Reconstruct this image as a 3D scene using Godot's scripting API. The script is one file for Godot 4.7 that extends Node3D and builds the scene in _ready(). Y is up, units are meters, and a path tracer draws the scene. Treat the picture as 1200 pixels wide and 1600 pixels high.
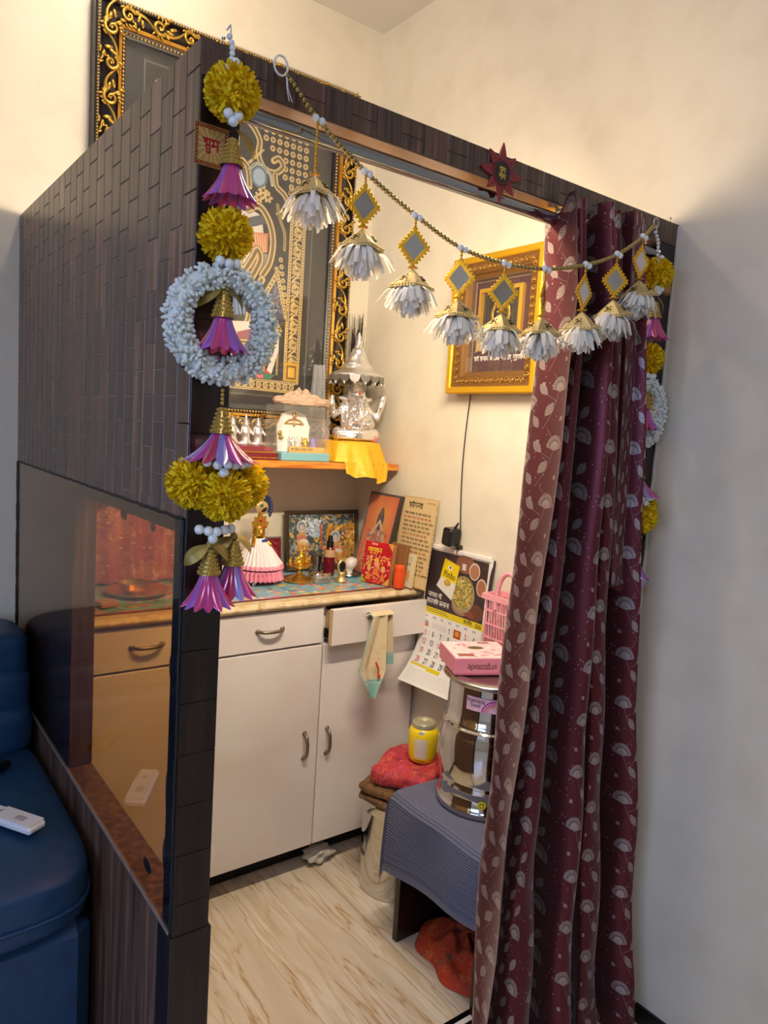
extends Node3D

# ---------------------------------------------------------------- mesh builder
class MB extends RefCounted:
	var v := PackedVector3Array()
	var n := PackedVector3Array()
	var t := PackedVector2Array()
	var c := PackedColorArray()
	var ix := PackedInt32Array()
	var col := Color(1, 1, 1)
	func vert(p: Vector3, nn: Vector3, u: Vector2) -> int:
		v.append(p); n.append(nn); t.append(u); c.append(col)
		return v.size() - 1
	func tri(a: int, b: int, d: int) -> void:
		var g: Vector3 = (v[b] - v[a]).cross(v[d] - v[a])
		if g.dot(n[a] + n[b] + n[d]) > 0.0:
			ix.append_array(PackedInt32Array([a, d, b]))
		else:
			ix.append_array(PackedInt32Array([a, b, d]))
	func quad(a: Vector3, b: Vector3, d: Vector3, e: Vector3, nn := Vector3.ZERO, ua := Vector2(0, 1), ub := Vector2(1, 1), ud := Vector2(1, 0), ue := Vector2(0, 0)) -> void:
		if nn == Vector3.ZERO:
			nn = -(b - a).cross(d - a).normalized()
		var i := vert(a, nn, ua)
		vert(b, nn, ub); vert(d, nn, ud); vert(e, nn, ue)
		tri(i, i + 1, i + 2); tri(i, i + 2, i + 3)
	func tri3(a: Vector3, b: Vector3, d: Vector3, nn: Vector3) -> void:
		var i := vert(a, nn, Vector2(0, 0))
		vert(b, nn, Vector2(1, 0)); vert(d, nn, Vector2(0.5, 1))
		tri(i, i + 1, i + 2)
	# a box with chamfered edges; uv runs over each face
	func box(p: Vector3, s: Vector3, bev := 0.0, bs := Basis()) -> MB:
		var h := s / 2.0
		bev = minf(bev, minf(h.x, minf(h.y, h.z)) * 0.95)
		var k := h - Vector3.ONE * bev
		for ax in 3:
			var b := (ax + 1) % 3
			var d := (ax + 2) % 3
			for sg in [-1.0, 1.0]:
				var q := []
				for w in [[-1.0, -1.0], [1.0, -1.0], [1.0, 1.0], [-1.0, 1.0]]:
					var r := Vector3.ZERO
					r[ax] = sg * h[ax]; r[b] = w[0] * k[b]; r[d] = w[1] * k[d]
					q.append(p + bs * r)
				var nn := Vector3.ZERO
				nn[ax] = sg
				var us := []
				for w2 in 4:
					var l: Vector3 = bs.inverse() * (q[w2] - p)
					var uu: Vector2
					if ax == 0: uu = Vector2(0.5 - sg * l.z / s.z, 0.5 - l.y / s.y)
					elif ax == 1: uu = Vector2(0.5 + l.x / s.x, 0.5 + sg * l.z / s.z)
					else: uu = Vector2(0.5 + sg * l.x / s.x, 0.5 - l.y / s.y)
					us.append(uu)
				quad(q[0], q[1], q[2], q[3], bs * nn, us[0], us[1], us[2], us[3])
			if bev > 0.0:
				for sb in [-1.0, 1.0]:
					for sd in [-1.0, 1.0]:
						var q2 := []
						for e in [[-1.0, 0], [1.0, 0], [1.0, 1], [-1.0, 1]]:
							var r2 := Vector3.ZERO
							r2[ax] = e[0] * k[ax]
							r2[b] = sb * (h[b] if e[1] == 0 else k[b])
							r2[d] = sd * (k[d] if e[1] == 0 else h[d])
							q2.append(p + bs * r2)
						var n2 := Vector3.ZERO
						n2[b] = sb; n2[d] = sd
						quad(q2[0], q2[1], q2[2], q2[3], (bs * n2).normalized())
		if bev > 0.0:
			for sx in [-1.0, 1.0]:
				for sy in [-1.0, 1.0]:
					for sz in [-1.0, 1.0]:
						var m := Vector3(sx, sy, sz)
						tri3(p + bs * (m * Vector3(h.x, k.y, k.z)), p + bs * (m * Vector3(k.x, h.y, k.z)), p + bs * (m * Vector3(k.x, k.y, h.z)), (bs * m).normalized())
		return self
	# a smooth sheet p = f(u, v) with u, v in 0..1
	func grid(nu: int, nv: int, f: Callable, us := Vector2.ONE, wrap := false) -> MB:
		var p := PackedVector3Array()
		for j in nv + 1:
			for i in nu + 1:
				p.append(f.call(float(i) / nu, float(j) / nv))
		var w := nu + 1
		var base := v.size()
		for j in nv + 1:
			for i in nu + 1:
				var i0 := i - 1
				var i1 := i + 1
				if wrap:
					if i0 < 0: i0 = nu - 1
					if i1 > nu: i1 = 1
				i0 = maxi(i0, 0); i1 = mini(i1, nu)
				var j0 := maxi(j - 1, 0)
				var j1 := mini(j + 1, nv)
				var du := p[j * w + i1] - p[j * w + i0]
				var dv := p[j1 * w + i] - p[j0 * w + i]
				var nn := du.cross(dv)
				if nn.length_squared() < 1e-18:
					var jj := 1 if j == 0 else nv - 1
					nn = (p[jj * w + i1] - p[jj * w + i0]).cross(dv)
				vert(p[j * w + i], nn.normalized(), Vector2(float(i) / nu * us.x, float(j) / nv * us.y))
		for j in nv:
			for i in nu:
				var a := base + j * w + i
				tri(a, a + 1, a + w + 1); tri(a, a + w + 1, a + w)
		return self
	func ball(p: Vector3, r: Vector3, seg := 12, rings := 8, bs := Basis(), e := 1.0) -> MB:
		var base := v.size()
		for j in rings + 1:
			var th := PI * j / rings
			for i in seg + 1:
				var ph := TAU * i / seg
				var d := Vector3(sin(th) * cos(ph), cos(th), sin(th) * sin(ph))
				var q := d
				if e != 1.0:
					q = Vector3(signf(d.x) * pow(absf(d.x), e), signf(d.y) * pow(absf(d.y), e), signf(d.z) * pow(absf(d.z), e))
				var nn := d if e == 1.0 else Vector3(signf(d.x) * pow(absf(d.x), 2.0 - e), signf(d.y) * pow(absf(d.y), 2.0 - e), signf(d.z) * pow(absf(d.z), 2.0 - e))
				vert(p + bs * (q * r), (bs * (nn / r)).normalized(), Vector2(float(i) / seg, float(j) / rings))
		for j in rings:
			for i in seg:
				var a := base + j * (seg + 1) + i
				if j > 0: tri(a, a + 1, a + seg + 2)
				if j < rings - 1: tri(a, a + seg + 2, a + seg + 1)
		return self
	# profile of (radius, height) points turned round y; smooth
	func lathe(pr: Array, seg := 24, xf := Transform3D(), sharp := true) -> MB:
		for k in pr.size() - 1:
			var a: Vector2 = pr[k]
			var b: Vector2 = pr[k + 1]
			var m := Vector2(b.y - a.y, a.x - b.x)
			if m.length() < 1e-9: continue
			m = m.normalized()
			var ma := m
			var mb := m
			if not sharp:
				if k > 0:
					var z: Vector2 = pr[k - 1]
					var mz := Vector2(a.y - z.y, z.x - a.x).normalized()
					if mz.dot(m) > 0.3: ma = (m + mz).normalized()
				if k < pr.size() - 2:
					var y: Vector2 = pr[k + 2]
					var my := Vector2(y.y - b.y, b.x - y.x).normalized()
					if my.dot(m) > 0.3: mb = (m + my).normalized()
			var base := v.size()
			for i in seg + 1:
				var ph := TAU * i / seg
				var d := Vector3(cos(ph), 0, sin(ph))
				vert(xf * (d * a.x + Vector3(0, a.y, 0)), (xf.basis * (d * ma.x + Vector3(0, ma.y, 0))).normalized(), Vector2(float(i) / seg, 1.0 - float(k) / (pr.size() - 1)))
				vert(xf * (d * b.x + Vector3(0, b.y, 0)), (xf.basis * (d * mb.x + Vector3(0, mb.y, 0))).normalized(), Vector2(float(i) / seg, 1.0 - float(k + 1) / (pr.size() - 1)))
			for i in seg:
				var o := base + i * 2
				if a.x > 1e-6: tri(o, o + 1, o + 2)
				if b.x > 1e-6: tri(o + 2, o + 1, o + 3)
		return self
	func tube(pts: Array, r: float, sides := 8, closed := false, r1 := -1.0) -> MB:
		var m := pts.size()
		var up := Vector3(0.123, 0.97, 0.2)
		var base := v.size()
		for k in m:
			var a: Vector3 = pts[(k - 1 + m) % m] if closed else pts[maxi(k - 1, 0)]
			var b: Vector3 = pts[(k + 1) % m] if closed else pts[mini(k + 1, m - 1)]
			var d := (b - a).normalized()
			if k == 0 and absf(d.dot(up)) > 0.9: up = Vector3(1, 0.1, 0.05)
			var s := d.cross(up).normalized()
			up = s.cross(d).normalized()
			var rr := r if r1 < 0.0 else lerpf(r, r1, float(k) / (m - 1))
			for i in sides + 1:
				var ph := TAU * i / sides
				var nn := s * cos(ph) + up * sin(ph)
				vert(pts[k] + nn * rr, nn, Vector2(float(i) / sides, float(k) / m))
		var rows := m if closed else m - 1
		for k in rows:
			for i in sides:
				var a2 := base + k * (sides + 1) + i
				var b2 := base + ((k + 1) % m) * (sides + 1) + i
				tri(a2, a2 + 1, b2 + 1); tri(a2, b2 + 1, b2)
		if not closed:
			for e in [0, m - 1]:
				var dd: Vector3 = (pts[0] - pts[1]) if e == 0 else (pts[m - 1] - pts[m - 2])
				dd = dd.normalized()
				var o := vert(pts[e], dd, Vector2(0.5, 0.5))
				var first := v.size()
				for i in sides + 1:
					vert(v[base + e * (sides + 1) + i], dd, Vector2(0.5, 0.5))
				for i in sides:
					tri(o, first + i, first + i + 1)
		return self
	# outline in x, y pushed from z0 to z1
	func prism(poly: PackedVector2Array, z0: float, z1: float, xf := Transform3D()) -> MB:
		var ids := Geometry2D.triangulate_polygon(poly)
		var lo := poly[0]
		var hi := poly[0]
		for q in poly:
			lo = lo.min(q); hi = hi.max(q)
		var sz := hi - lo
		for z in [z0, z1]:
			var nn := (xf.basis * Vector3(0, 0, signf(z - (z0 + z1) / 2.0))).normalized()
			var base := v.size()
			for q in poly:
				vert(xf * Vector3(q.x, q.y, z), nn, Vector2((q.x - lo.x) / sz.x, 1.0 - (q.y - lo.y) / sz.y))
			for k in range(0, ids.size(), 3):
				tri(base + ids[k], base + ids[k + 1], base + ids[k + 2])
		var area := 0.0
		for k in poly.size():
			area += poly[k].cross(poly[(k + 1) % poly.size()])
		for k in poly.size():
			var a := poly[k]
			var b := poly[(k + 1) % poly.size()]
			var d := (b - a).orthogonal().normalized() * (-1.0 if area < 0.0 else 1.0)
			d = Vector2(b.y - a.y, a.x - b.x).normalized() * signf(area)
			quad(xf * Vector3(a.x, a.y, z0), xf * Vector3(b.x, b.y, z0), xf * Vector3(b.x, b.y, z1), xf * Vector3(a.x, a.y, z1), (xf.basis * Vector3(d.x, d.y, 0)).normalized())
		return self
	# a moulding swept round a w x h rectangle in x, y: profile of (distance in from the outer edge, z)
	func frame(w: float, h: float, pr: Array) -> MB:
		for k in pr.size() - 1:
			var a: Vector2 = pr[k]
			var b: Vector2 = pr[k + 1]
			for s in 4:
				var ca := []
				for q in [a, b]:
					var hw: float = w / 2.0 - q.x
					var hh: float = h / 2.0 - q.x
					var cs := [Vector3(-hw, -hh, q.y), Vector3(hw, -hh, q.y), Vector3(hw, hh, q.y), Vector3(-hw, hh, q.y)]
					ca.append([cs[s], cs[(s + 1) % 4]])
				var out: Vector3 = [Vector3(0, -1, 0), Vector3(1, 0, 0), Vector3(0, 1, 0), Vector3(-1, 0, 0)][s]
				var nn := out * (b.y - a.y) + Vector3(0, 0, b.x - a.x)
				if b.x - a.x < 0.0: nn = nn if nn.z > 0.0 else nn
				quad(ca[0][0], ca[0][1], ca[1][1], ca[1][0], nn.normalized())
		return self
	func quad2(w: float, h: float, z: float) -> MB:
		quad(Vector3(-w / 2, -h / 2, z), Vector3(w / 2, -h / 2, z), Vector3(w / 2, h / 2, z), Vector3(-w / 2, h / 2, z), Vector3(0, 0, 1))
		return self
	func mesh() -> ArrayMesh:
		var a := []
		a.resize(Mesh.ARRAY_MAX)
		a[Mesh.ARRAY_VERTEX] = v; a[Mesh.ARRAY_NORMAL] = n; a[Mesh.ARRAY_TEX_UV] = t; a[Mesh.ARRAY_COLOR] = c; a[Mesh.ARRAY_INDEX] = ix
		var m := ArrayMesh.new()
		m.add_surface_from_arrays(Mesh.PRIMITIVE_TRIANGLES, a)
		return m

# ---------------------------------------------------------------- drawing on images
class Pic extends RefCounted:
	var im: Image
	func _init(w: int, h: int, c: Color) -> void:
		im = Image.create(w, h, false, Image.FORMAT_RGBA8)
		im.fill(c)
	func poly(p: PackedVector2Array, c: Color) -> void:
		var y0 := 1e9
		var y1 := -1e9
		for q in p:
			y0 = minf(y0, q.y); y1 = maxf(y1, q.y)
		for y in range(maxi(0, int(floor(y0))), mini(im.get_height() - 1, int(ceil(y1))) + 1):
			var xs := []
			var yy := y + 0.5
			for k in p.size():
				var a := p[k]
				var b := p[(k + 1) % p.size()]
				if (a.y <= yy) != (b.y <= yy):
					xs.append(a.x + (yy - a.y) * (b.x - a.x) / (b.y - a.y))
			xs.sort()
			for k in range(0, xs.size() - 1, 2):
				var x0 := int(round(xs[k]))
				im.fill_rect(Rect2i(x0, y, maxi(int(round(xs[k + 1])) - x0, 0), 1), c)
	func oval(x: float, y: float, rx: float, ry: float, c: Color, turn := 0.0) -> void:
		var p := PackedVector2Array()
		for k in 20:
			p.append(Vector2(x, y) + Vector2(rx * cos(TAU * k / 20), ry * sin(TAU * k / 20)).rotated(turn))
		poly(p, c)
	func line(pts: Array, w: float, c: Color) -> void:
		for k in pts.size() - 1:
			var a: Vector2 = pts[k]
			var b: Vector2 = pts[k + 1]
			if a.distance_to(b) < 0.01: continue
			var o := (b - a).orthogonal().normalized() * w / 2.0
			poly(PackedVector2Array([a + o, b + o, b - o, a - o]), c)
			if w > 3.0: oval(b.x, b.y, w / 2.0, w / 2.0, c)
	func box(x: float, y: float, w: float, h: float, c: Color) -> void:
		im.fill_rect(Rect2i(int(x), int(y), int(w), int(h)), c)
	func arc(x: float, y: float, r: float, a0: float, a1: float, w: float, c: Color, r1 := -1.0) -> void:
		var q := []
		for k in 17:
			var rr := r if r1 < 0.0 else lerpf(r, r1, k / 16.0)
			q.append(Vector2(x + rr * cos(lerpf(a0, a1, k / 16.0)), y + rr * sin(lerpf(a0, a1, k / 16.0))))
		line(q, w, c)
	# a leaf with a midrib and veins
	func leaf(x: float, y: float, l: float, w: float, turn: float, c: Color, d: Color) -> void:
		var p := PackedVector2Array()
		for k in 16:
			var s := float(k) / 8.0
			var q := Vector2(l * s, -w * sin(PI * s)) if k < 8 else Vector2(l * (2.0 - s), w * sin(PI * (2.0 - s)))
			p.append(Vector2(x, y) + q.rotated(turn))
		poly(p, c)
		for k in range(1, 6):
			var f := k / 6.0
			for sg in [-1.0, 1.0]:
				line([Vector2(x, y) + Vector2(l * f, 0).rotated(turn), Vector2(x, y) + Vector2(l * minf(f + 0.14, 0.98), sg * w * sin(PI * minf(f + 0.14, 0.98)) * 0.8).rotated(turn)], 1.6, d)
	func text(s: String, x: float, y: float, h: float, c: Color, serif := false, bold := true, turn := 0.0, narrow := 1.0) -> void:
		var tm := TextMesh.new()
		var f := SystemFont.new()
		f.font_names = PackedStringArray(["Droid Serif" if serif else "Droid Sans"])
		f.font_weight = 700 if bold else 400
		tm.font = f; tm.text = s; tm.font_size = 64; tm.depth = 0.0; tm.pixel_size = 1.0
		var a := tm.get_mesh_arrays()
		var ps: PackedVector3Array = a[0]
		var id: PackedInt32Array = a[Mesh.ARRAY_INDEX] if a[Mesh.ARRAY_INDEX] != null else PackedInt32Array(range(ps.size()))
		for k in range(0, id.size() - 2, 3):
			var q := PackedVector2Array()
			for e in 3:
				var w := ps[id[k + e]]
				q.append(Vector2(x, y) + (Vector2(w.x * narrow, -w.y) * h / 46.0).rotated(turn))
			poly(q, c)
	func deva(word: Array, x: float, y: float, h: float, c: Color, w: float) -> float:
		var x0 := x
		for g in word:
			var d: Array = Glyphs.D[g]
			var bar: float = d[1]
			if bar >= 0.0: line([Vector2(x + bar * h, y), Vector2(x + bar * h, y + h)], w, c)
			for s in d[2]:
				var q := []
				for k in range(0, s.size(), 2):
					q.append(Vector2(x + s[k] * h, y + (1.0 - s[k + 1]) * h))
				line(q, w, c)
			x += d[0] * h
		line([Vector2(x0 - 0.06 * h, y), Vector2(x + 0.02 * h, y)], w, c)
		return x
	func tex() -> ImageTexture:
		return ImageTexture.create_from_image(im)

class Glyphs extends RefCounted:
	# width, place of the upright (-1 none), strokes
	const D := {
		"sh": [0.9, 0.75, [[0.3, 1, 0.45, 0.85, 0.3, 0.7, 0.15, 0.8, 0.22, 0.95], [0.3, 0.7, 0.45, 0.5, 0.3, 0.3, 0.5, 0.02], [0.45, 0.45, 0.75, 0.45]]],
		"u": [0.0, -1.0, [[-0.15, 0, -0.05, -0.18, -0.3, -0.32, -0.5, -0.2]]],
		"bh": [0.9, 0.75, [[0.08, 0.85, 0.2, 1, 0.28, 0.8, 0.26, 0.4, 0.12, 0.36, 0.14, 0.5, 0.75, 0.46]]],
		"l": [0.9, 0.75, [[0.1, 0.3, 0.18, 0.7, 0.34, 0.65, 0.38, 0.4, 0.45, 0.7, 0.75, 0.62]]],
		"aa": [0.3, 0.15, []],
		"y": [0.9, 0.75, [[0.12, 0.85, 0.32, 0.8, 0.3, 0.6, 0.16, 0.5, 0.3, 0.34, 0.75, 0.45]]],
		"m": [0.9, 0.75, [[0.15, 1, 0.15, 0.45, 0.28, 0.3, 0.1, 0.25, 0.15, 0.45, 0.75, 0.45]]],
		"a": [0.95, 0.8, [[0.1, 0.85, 0.32, 0.88, 0.34, 0.65, 0.2, 0.58, 0.4, 0.42, 0.3, 0.14, 0.08, 0.25], [0.36, 0.55, 0.8, 0.55]]],
		"n": [0.9, 0.75, [[0.75, 0.5, 0.2, 0.5, 0.12, 0.38, 0.28, 0.36, 0.24, 0.5]]],
		"o": [0.3, 0.15, [[0.15, 1, -0.05, 1.3]]],
		"kh": [1.0, 0.85, [[0.15, 1, 0.15, 0.5, 0.3, 0.3, 0.1, 0.15, 0.5, 0.2], [0.85, 0.5, 0.55, 0.62, 0.45, 0.42, 0.65, 0.36, 0.85, 0.48]]],
		"p": [0.9, 0.75, [[0.15, 1, 0.15, 0.52, 0.35, 0.42, 0.75, 0.5]]],
		"r": [0.5, -1.0, [[0.1, 0.9, 0.34, 0.88, 0.32, 0.62, 0.14, 0.56, 0.46, 0.08]]],
		"i": [0.3, 0.12, [[0.12, 1, 0.35, 1.3, 0.85, 1.02]]],
		"v": [0.9, 0.75, [[0.75, 0.62, 0.4, 0.74, 0.26, 0.5, 0.45, 0.34, 0.75, 0.5]]],
		"g": [0.8, 0.65, [[0.22, 1, 0.22, 0.4, 0.1, 0.32]]],
		"ii": [0.35, 0.15, [[0.15, 1, 0.05, 1.28, -0.3, 1.05]]],
		"k": [0.9, 0.42, [[0.42, 0.6, 0.2, 0.75, 0.1, 0.5, 0.42, 0.4], [0.42, 0.55, 0.65, 0.7, 0.78, 0.45, 0.65, 0.3]]],
		"s": [0.9, 0.75, [[0.1, 0.9, 0.3, 0.88, 0.28, 0.62, 0.14, 0.56, 0.4, 0.1], [0.25, 0.52, 0.75, 0.52]]],
		"t": [0.9, 0.75, [[0.75, 0.62, 0.35, 0.62, 0.2, 0.38, 0.42, 0.1]]],
		"j": [0.9, 0.75, [[0.75, 0.6, 0.5, 0.55, 0.36, 0.3, 0.1, 0.42, 0.2, 0.56]]],
		"ai": [0.0, -1.0, [[-0.1, 1, -0.35, 1.3], [-0.1, 1, -0.12, 1.35]]],
	}

# ---------------------------------------------------------------- scene helpers
var used := {}
var M := {}
var rng := RandomNumberGenerator.new()

func rnd(a: float, b: float) -> float:
	return rng.randf_range(a, b)

func numbered(s: String) -> String:
	used[s] = used.get(s, -1) + 1
	return s if used[s] == 0 else "%s_%03d" % [s, used[s]]

func tag(o: Node3D, label: String, category: String, group := "", kind := "") -> Node3D:
	if label: o.set_meta("label", label)
	if category: o.set_meta("category", category)
	if group: o.set_meta("group", group)
	if kind: o.set_meta("kind", kind)
	return o

func thing(called: String, label: String, category: String, at := Vector3.ZERO, turn := 0.0, group := "") -> Node3D:
	var o := Node3D.new()
	o.name = numbered(called)
	add_child(o)
	o.position = at
	o.rotation.y = turn
	return tag(o, label, category, group)

func part(called: String, mb: Variant, m: Material, parent: Node3D, label := "", at := Vector3.ZERO) -> MeshInstance3D:
	var o := MeshInstance3D.new()
	o.mesh = mb.mesh() if mb is MB else mb
	o.material_override = null
	o.set_surface_override_material(0, m)
	o.name = called
	o.position = at
	parent.add_child(o, true)
	if label: o.set_meta("label", label)
	return o

func struct(called: String, mb: MB, m: Material) -> MeshInstance3D:
	var o := MeshInstance3D.new()
	o.mesh = mb.mesh()
	o.set_surface_override_material(0, m)
	o.name = called
	add_child(o)
	o.set_meta("kind", "structure")
	return o

func single(called: String, mb: MB, m: Material, at: Vector3, label: String, category: String, turn := 0.0, group := "") -> MeshInstance3D:
	var o := MeshInstance3D.new()
	o.mesh = mb.mesh()
	o.set_surface_override_material(0, m)
	o.name = numbered(called)
	add_child(o)
	o.position = at
	o.rotation.y = turn
	tag(o, label, category, group)
	return o

func mat(hex: String, rough := 0.6, metal := 0.0, tex: Texture2D = null) -> StandardMaterial3D:
	var m := StandardMaterial3D.new()
	m.albedo_color = Color(hex)
	m.roughness = rough
	m.metallic = metal
	if tex:
		m.albedo_texture = tex
	return m

func noise_tex(freq: float, ramp: Array, size := 512, type := FastNoiseLite.TYPE_SIMPLEX_SMOOTH, sd := 1, h := 0) -> NoiseTexture2D:
	var f := FastNoiseLite.new()
	f.seed = sd
	f.frequency = freq
	f.noise_type = type
	f.fractal_octaves = 5
	var x := NoiseTexture2D.new()
	x.width = size
	x.height = h if h > 0 else size
	x.seamless = true
	x.noise = f
	if ramp.size():
		var g := Gradient.new()
		var off := PackedFloat32Array()
		var cs := PackedColorArray()
		for r in ramp:
			off.append(r[0]); cs.append(Color(r[1]))
		g.offsets = off
		g.colors = cs
		x.color_ramp = g
	return x

func bump(m: StandardMaterial3D, tx: Texture2D, cm: float) -> StandardMaterial3D:
	m.heightmap_enabled = true
	m.heightmap_texture = tx
	m.heightmap_scale = cm
	return m

func tri_map(m: StandardMaterial3D, s: Vector3) -> StandardMaterial3D:
	m.uv1_triplanar = true
	m.uv1_scale = s
	return m

func pane(alpha := 0.04, hex := "#ffffff") -> StandardMaterial3D:
	var m := mat(hex, 0.02)
	m.albedo_color.a = alpha
	m.transparency = BaseMaterial3D.TRANSPARENCY_ALPHA
	return m

# ================================================================ the scene
const W := 1.167
const D := 1.244
const HH := 1.935
const HB := 1.885

func _ready() -> void:
	rng.seed = 7
	# camera
	var cam := Camera3D.new()
	cam.name = "camera"
	cam.position = Vector3(-1.5756, 1.4132, 2.2629)
	cam.rotation = Vector3(-0.109, -0.6475, 0.0638)
	cam.fov = rad_to_deg(2.0 * atan(800.0 / 1138.55))
	cam.near = 0.02
	add_child(cam)
	cam.make_current()
	# sky seen through the window behind the camera, and exposure
	var we := WorldEnvironment.new()
	we.name = "surroundings"
	var env := Environment.new()
	env.background_mode = Environment.BG_SKY
	var sky := Sky.new()
	var psm := ProceduralSkyMaterial.new()
	psm.sky_top_color = Color("#9fb9dc")
	psm.sky_horizon_color = Color("#dfe6ee")
	psm.ground_bottom_color = Color("#8d8f92")
	psm.ground_horizon_color = Color("#c9ccd0")
	psm.sun_angle_max = 1.0
	psm.sky_energy_multiplier = 1.6
	sky.sky_material = psm
	env.sky = sky
	env.tonemap_mode = Environment.TONE_MAPPER_LINEAR
	env.tonemap_exposure = 1.12
	env.sdfgi_enabled = true
	env.ssao_enabled = true
	env.ssil_enabled = true
	we.environment = env
	add_child(we)
	# daylight from the window and the two ceiling panels of the room behind the camera
	area("window_daylight", Vector3(-3.56, 1.55, 2.4), Vector3(0, -PI / 2, 0), Vector2(1.7, 1.3), Color("#84adff"), 2.0)
	area("panel_glow", Vector3(-2.1, 2.775, 2.9), Vector3(-PI / 2, 0, 0), Vector2(0.56, 0.56), Color("#dde7ff"), 1.3)
	materials()
	room()
	partition()
	print("partition ", Time.get_ticks_msec())
	lamps()
	furniture()
	print("furniture ", Time.get_ticks_msec())
	wall_things()
	print("wall ", Time.get_ticks_msec())
	shelf_things()
	print("shelf ", Time.get_ticks_msec())
	counter_things()
	print("counter ", Time.get_ticks_msec())
	stool_things()
	print("stool ", Time.get_ticks_msec())
	curtain()
	hangings()
	print("hangings ", Time.get_ticks_msec())
	sofa_things()
	print("done ", Time.get_ticks_msec())

func area(called: String, at: Vector3, rot: Vector3, size: Vector2, c: Color, e: float) -> void:
	var l := AreaLight3D.new()
	l.name = called
	l.position = at
	l.rotation = rot
	l.area_size = size
	l.area_normalize_energy = true
	l.light_color = c
	l.light_energy = e
	l.area_range = 12.0
	l.shadow_enabled = true
	add_child(l)

func materials() -> void:
	M.wall = bump(mat("#e3dbc8", 0.6, 0.0, noise_tex(0.012, [[0.0, "#f4f2ee"], [0.5, "#fdfcfa"], [1.0, "#ffffff"]], 512, FastNoiseLite.TYPE_SIMPLEX_SMOOTH, 3)), noise_tex(0.05, [], 512, FastNoiseLite.TYPE_SIMPLEX_SMOOTH, 5), 0.05)
	tri_map(M.wall, Vector3(0.9, 0.9, 0.9))
	M.ceil = mat("#d9d4ca", 0.8)
	var wood := noise_tex(0.018, [[0.25, "#6f6663"], [0.45, "#a29792"], [0.55, "#8b807c"], [0.75, "#c2b6b0"]], 512, FastNoiseLite.TYPE_SIMPLEX_SMOOTH, 11)
	M.lam = []
	for h in ["#ac8c74", "#9c826e", "#bc927a", "#968070", "#ac8c76", "#be987e"]:
		var m := mat(h, 0.3, 0.0, wood)
		m.uv1_triplanar = true
		m.uv1_world_triplanar = true
		m.uv1_scale = Vector3(5.0, 0.16, 5.0)
		m.uv1_offset = Vector3(rnd(0, 1), rnd(0, 1), rnd(0, 1))
		M.lam.append(m)
	M.dark = mat("#3d2c26", 0.28, 0.0, wood)
	M.dark.uv1_triplanar = true
	M.dark.uv1_world_triplanar = true
	M.dark.uv1_scale = Vector3(6.0, 0.25, 6.0)
	M.groove = mat("#a89c96", 0.35)  # pale joint colour stands in for bright highlights along the tile bevels
	M.black = mat("#0e0e10", 0.5)
	M.blackgloss = mat("#101012", 0.15)
	M.steel = mat("#d3d2cf", 0.08, 1.0)
	M.steelrough = mat("#c2c0bc", 0.25, 1.0)
	M.chrome = mat("#9a9da0", 0.12, 1.0)
	M.gold = mat("#d4a83c", 0.32, 0.85)
	M.goldbright = mat("#f0bb2c", 0.3, 0.6)
	M.golddark = mat("#8b6a2a", 0.4, 0.8)
	M.goldpale = mat("#d9c483", 0.35, 0.75)
	M.brass = mat("#dcb65a", 0.24, 0.9)
	M.silver = mat("#e9e7e4", 0.28, 0.9)
	M.silveridol = tri_map(bump(mat("#f4f2f0", 0.14, 0.92), noise_tex(0.06, [], 256, FastNoiseLite.TYPE_CELLULAR, 40), 0.16), Vector3(9, 9, 9))
	M.white = mat("#e9e6e2", 0.35)
	M.paper = mat("#f2efe9", 0.7)
	M.pearl = mat("#e6ecec", 0.15)
	M.pearl.clearcoat_enabled = true
	M.crystal = pane(0.35, "#eef2f0")
	M.clear = pane(0.012)
	M.lamwhite = bump(mat("#ebe6e3", 0.28, 0.0, noise_tex(0.006, [[0.0, "#efe6e3"], [0.5, "#f8f4f2"], [1.0, "#ffffff"]], 256, FastNoiseLite.TYPE_SIMPLEX_SMOOTH, 8)), noise_tex(0.1, [], 256), 0.004)
	tri_map(M.lamwhite, Vector3(1, 1, 1))
	M.edge = mat("#c8ad85", 0.5)
	M.oak = mat("#dc9640", 0.4, 0.0, noise_tex(0.03, [[0.2, "#d8b48a"], [0.5, "#ffffff"], [0.8, "#e9cba4"]], 256, FastNoiseLite.TYPE_SIMPLEX_SMOOTH, 17))
	M.oak.uv1_triplanar = true
	M.oak.uv1_scale = Vector3(0.5, 6, 6)
	M.pinksatin = mat("#e58fa6", 0.5)
	M.pinkplastic = mat("#f0a5ae", 0.4)
	M.red = mat("#b0182a", 0.5)

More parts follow.
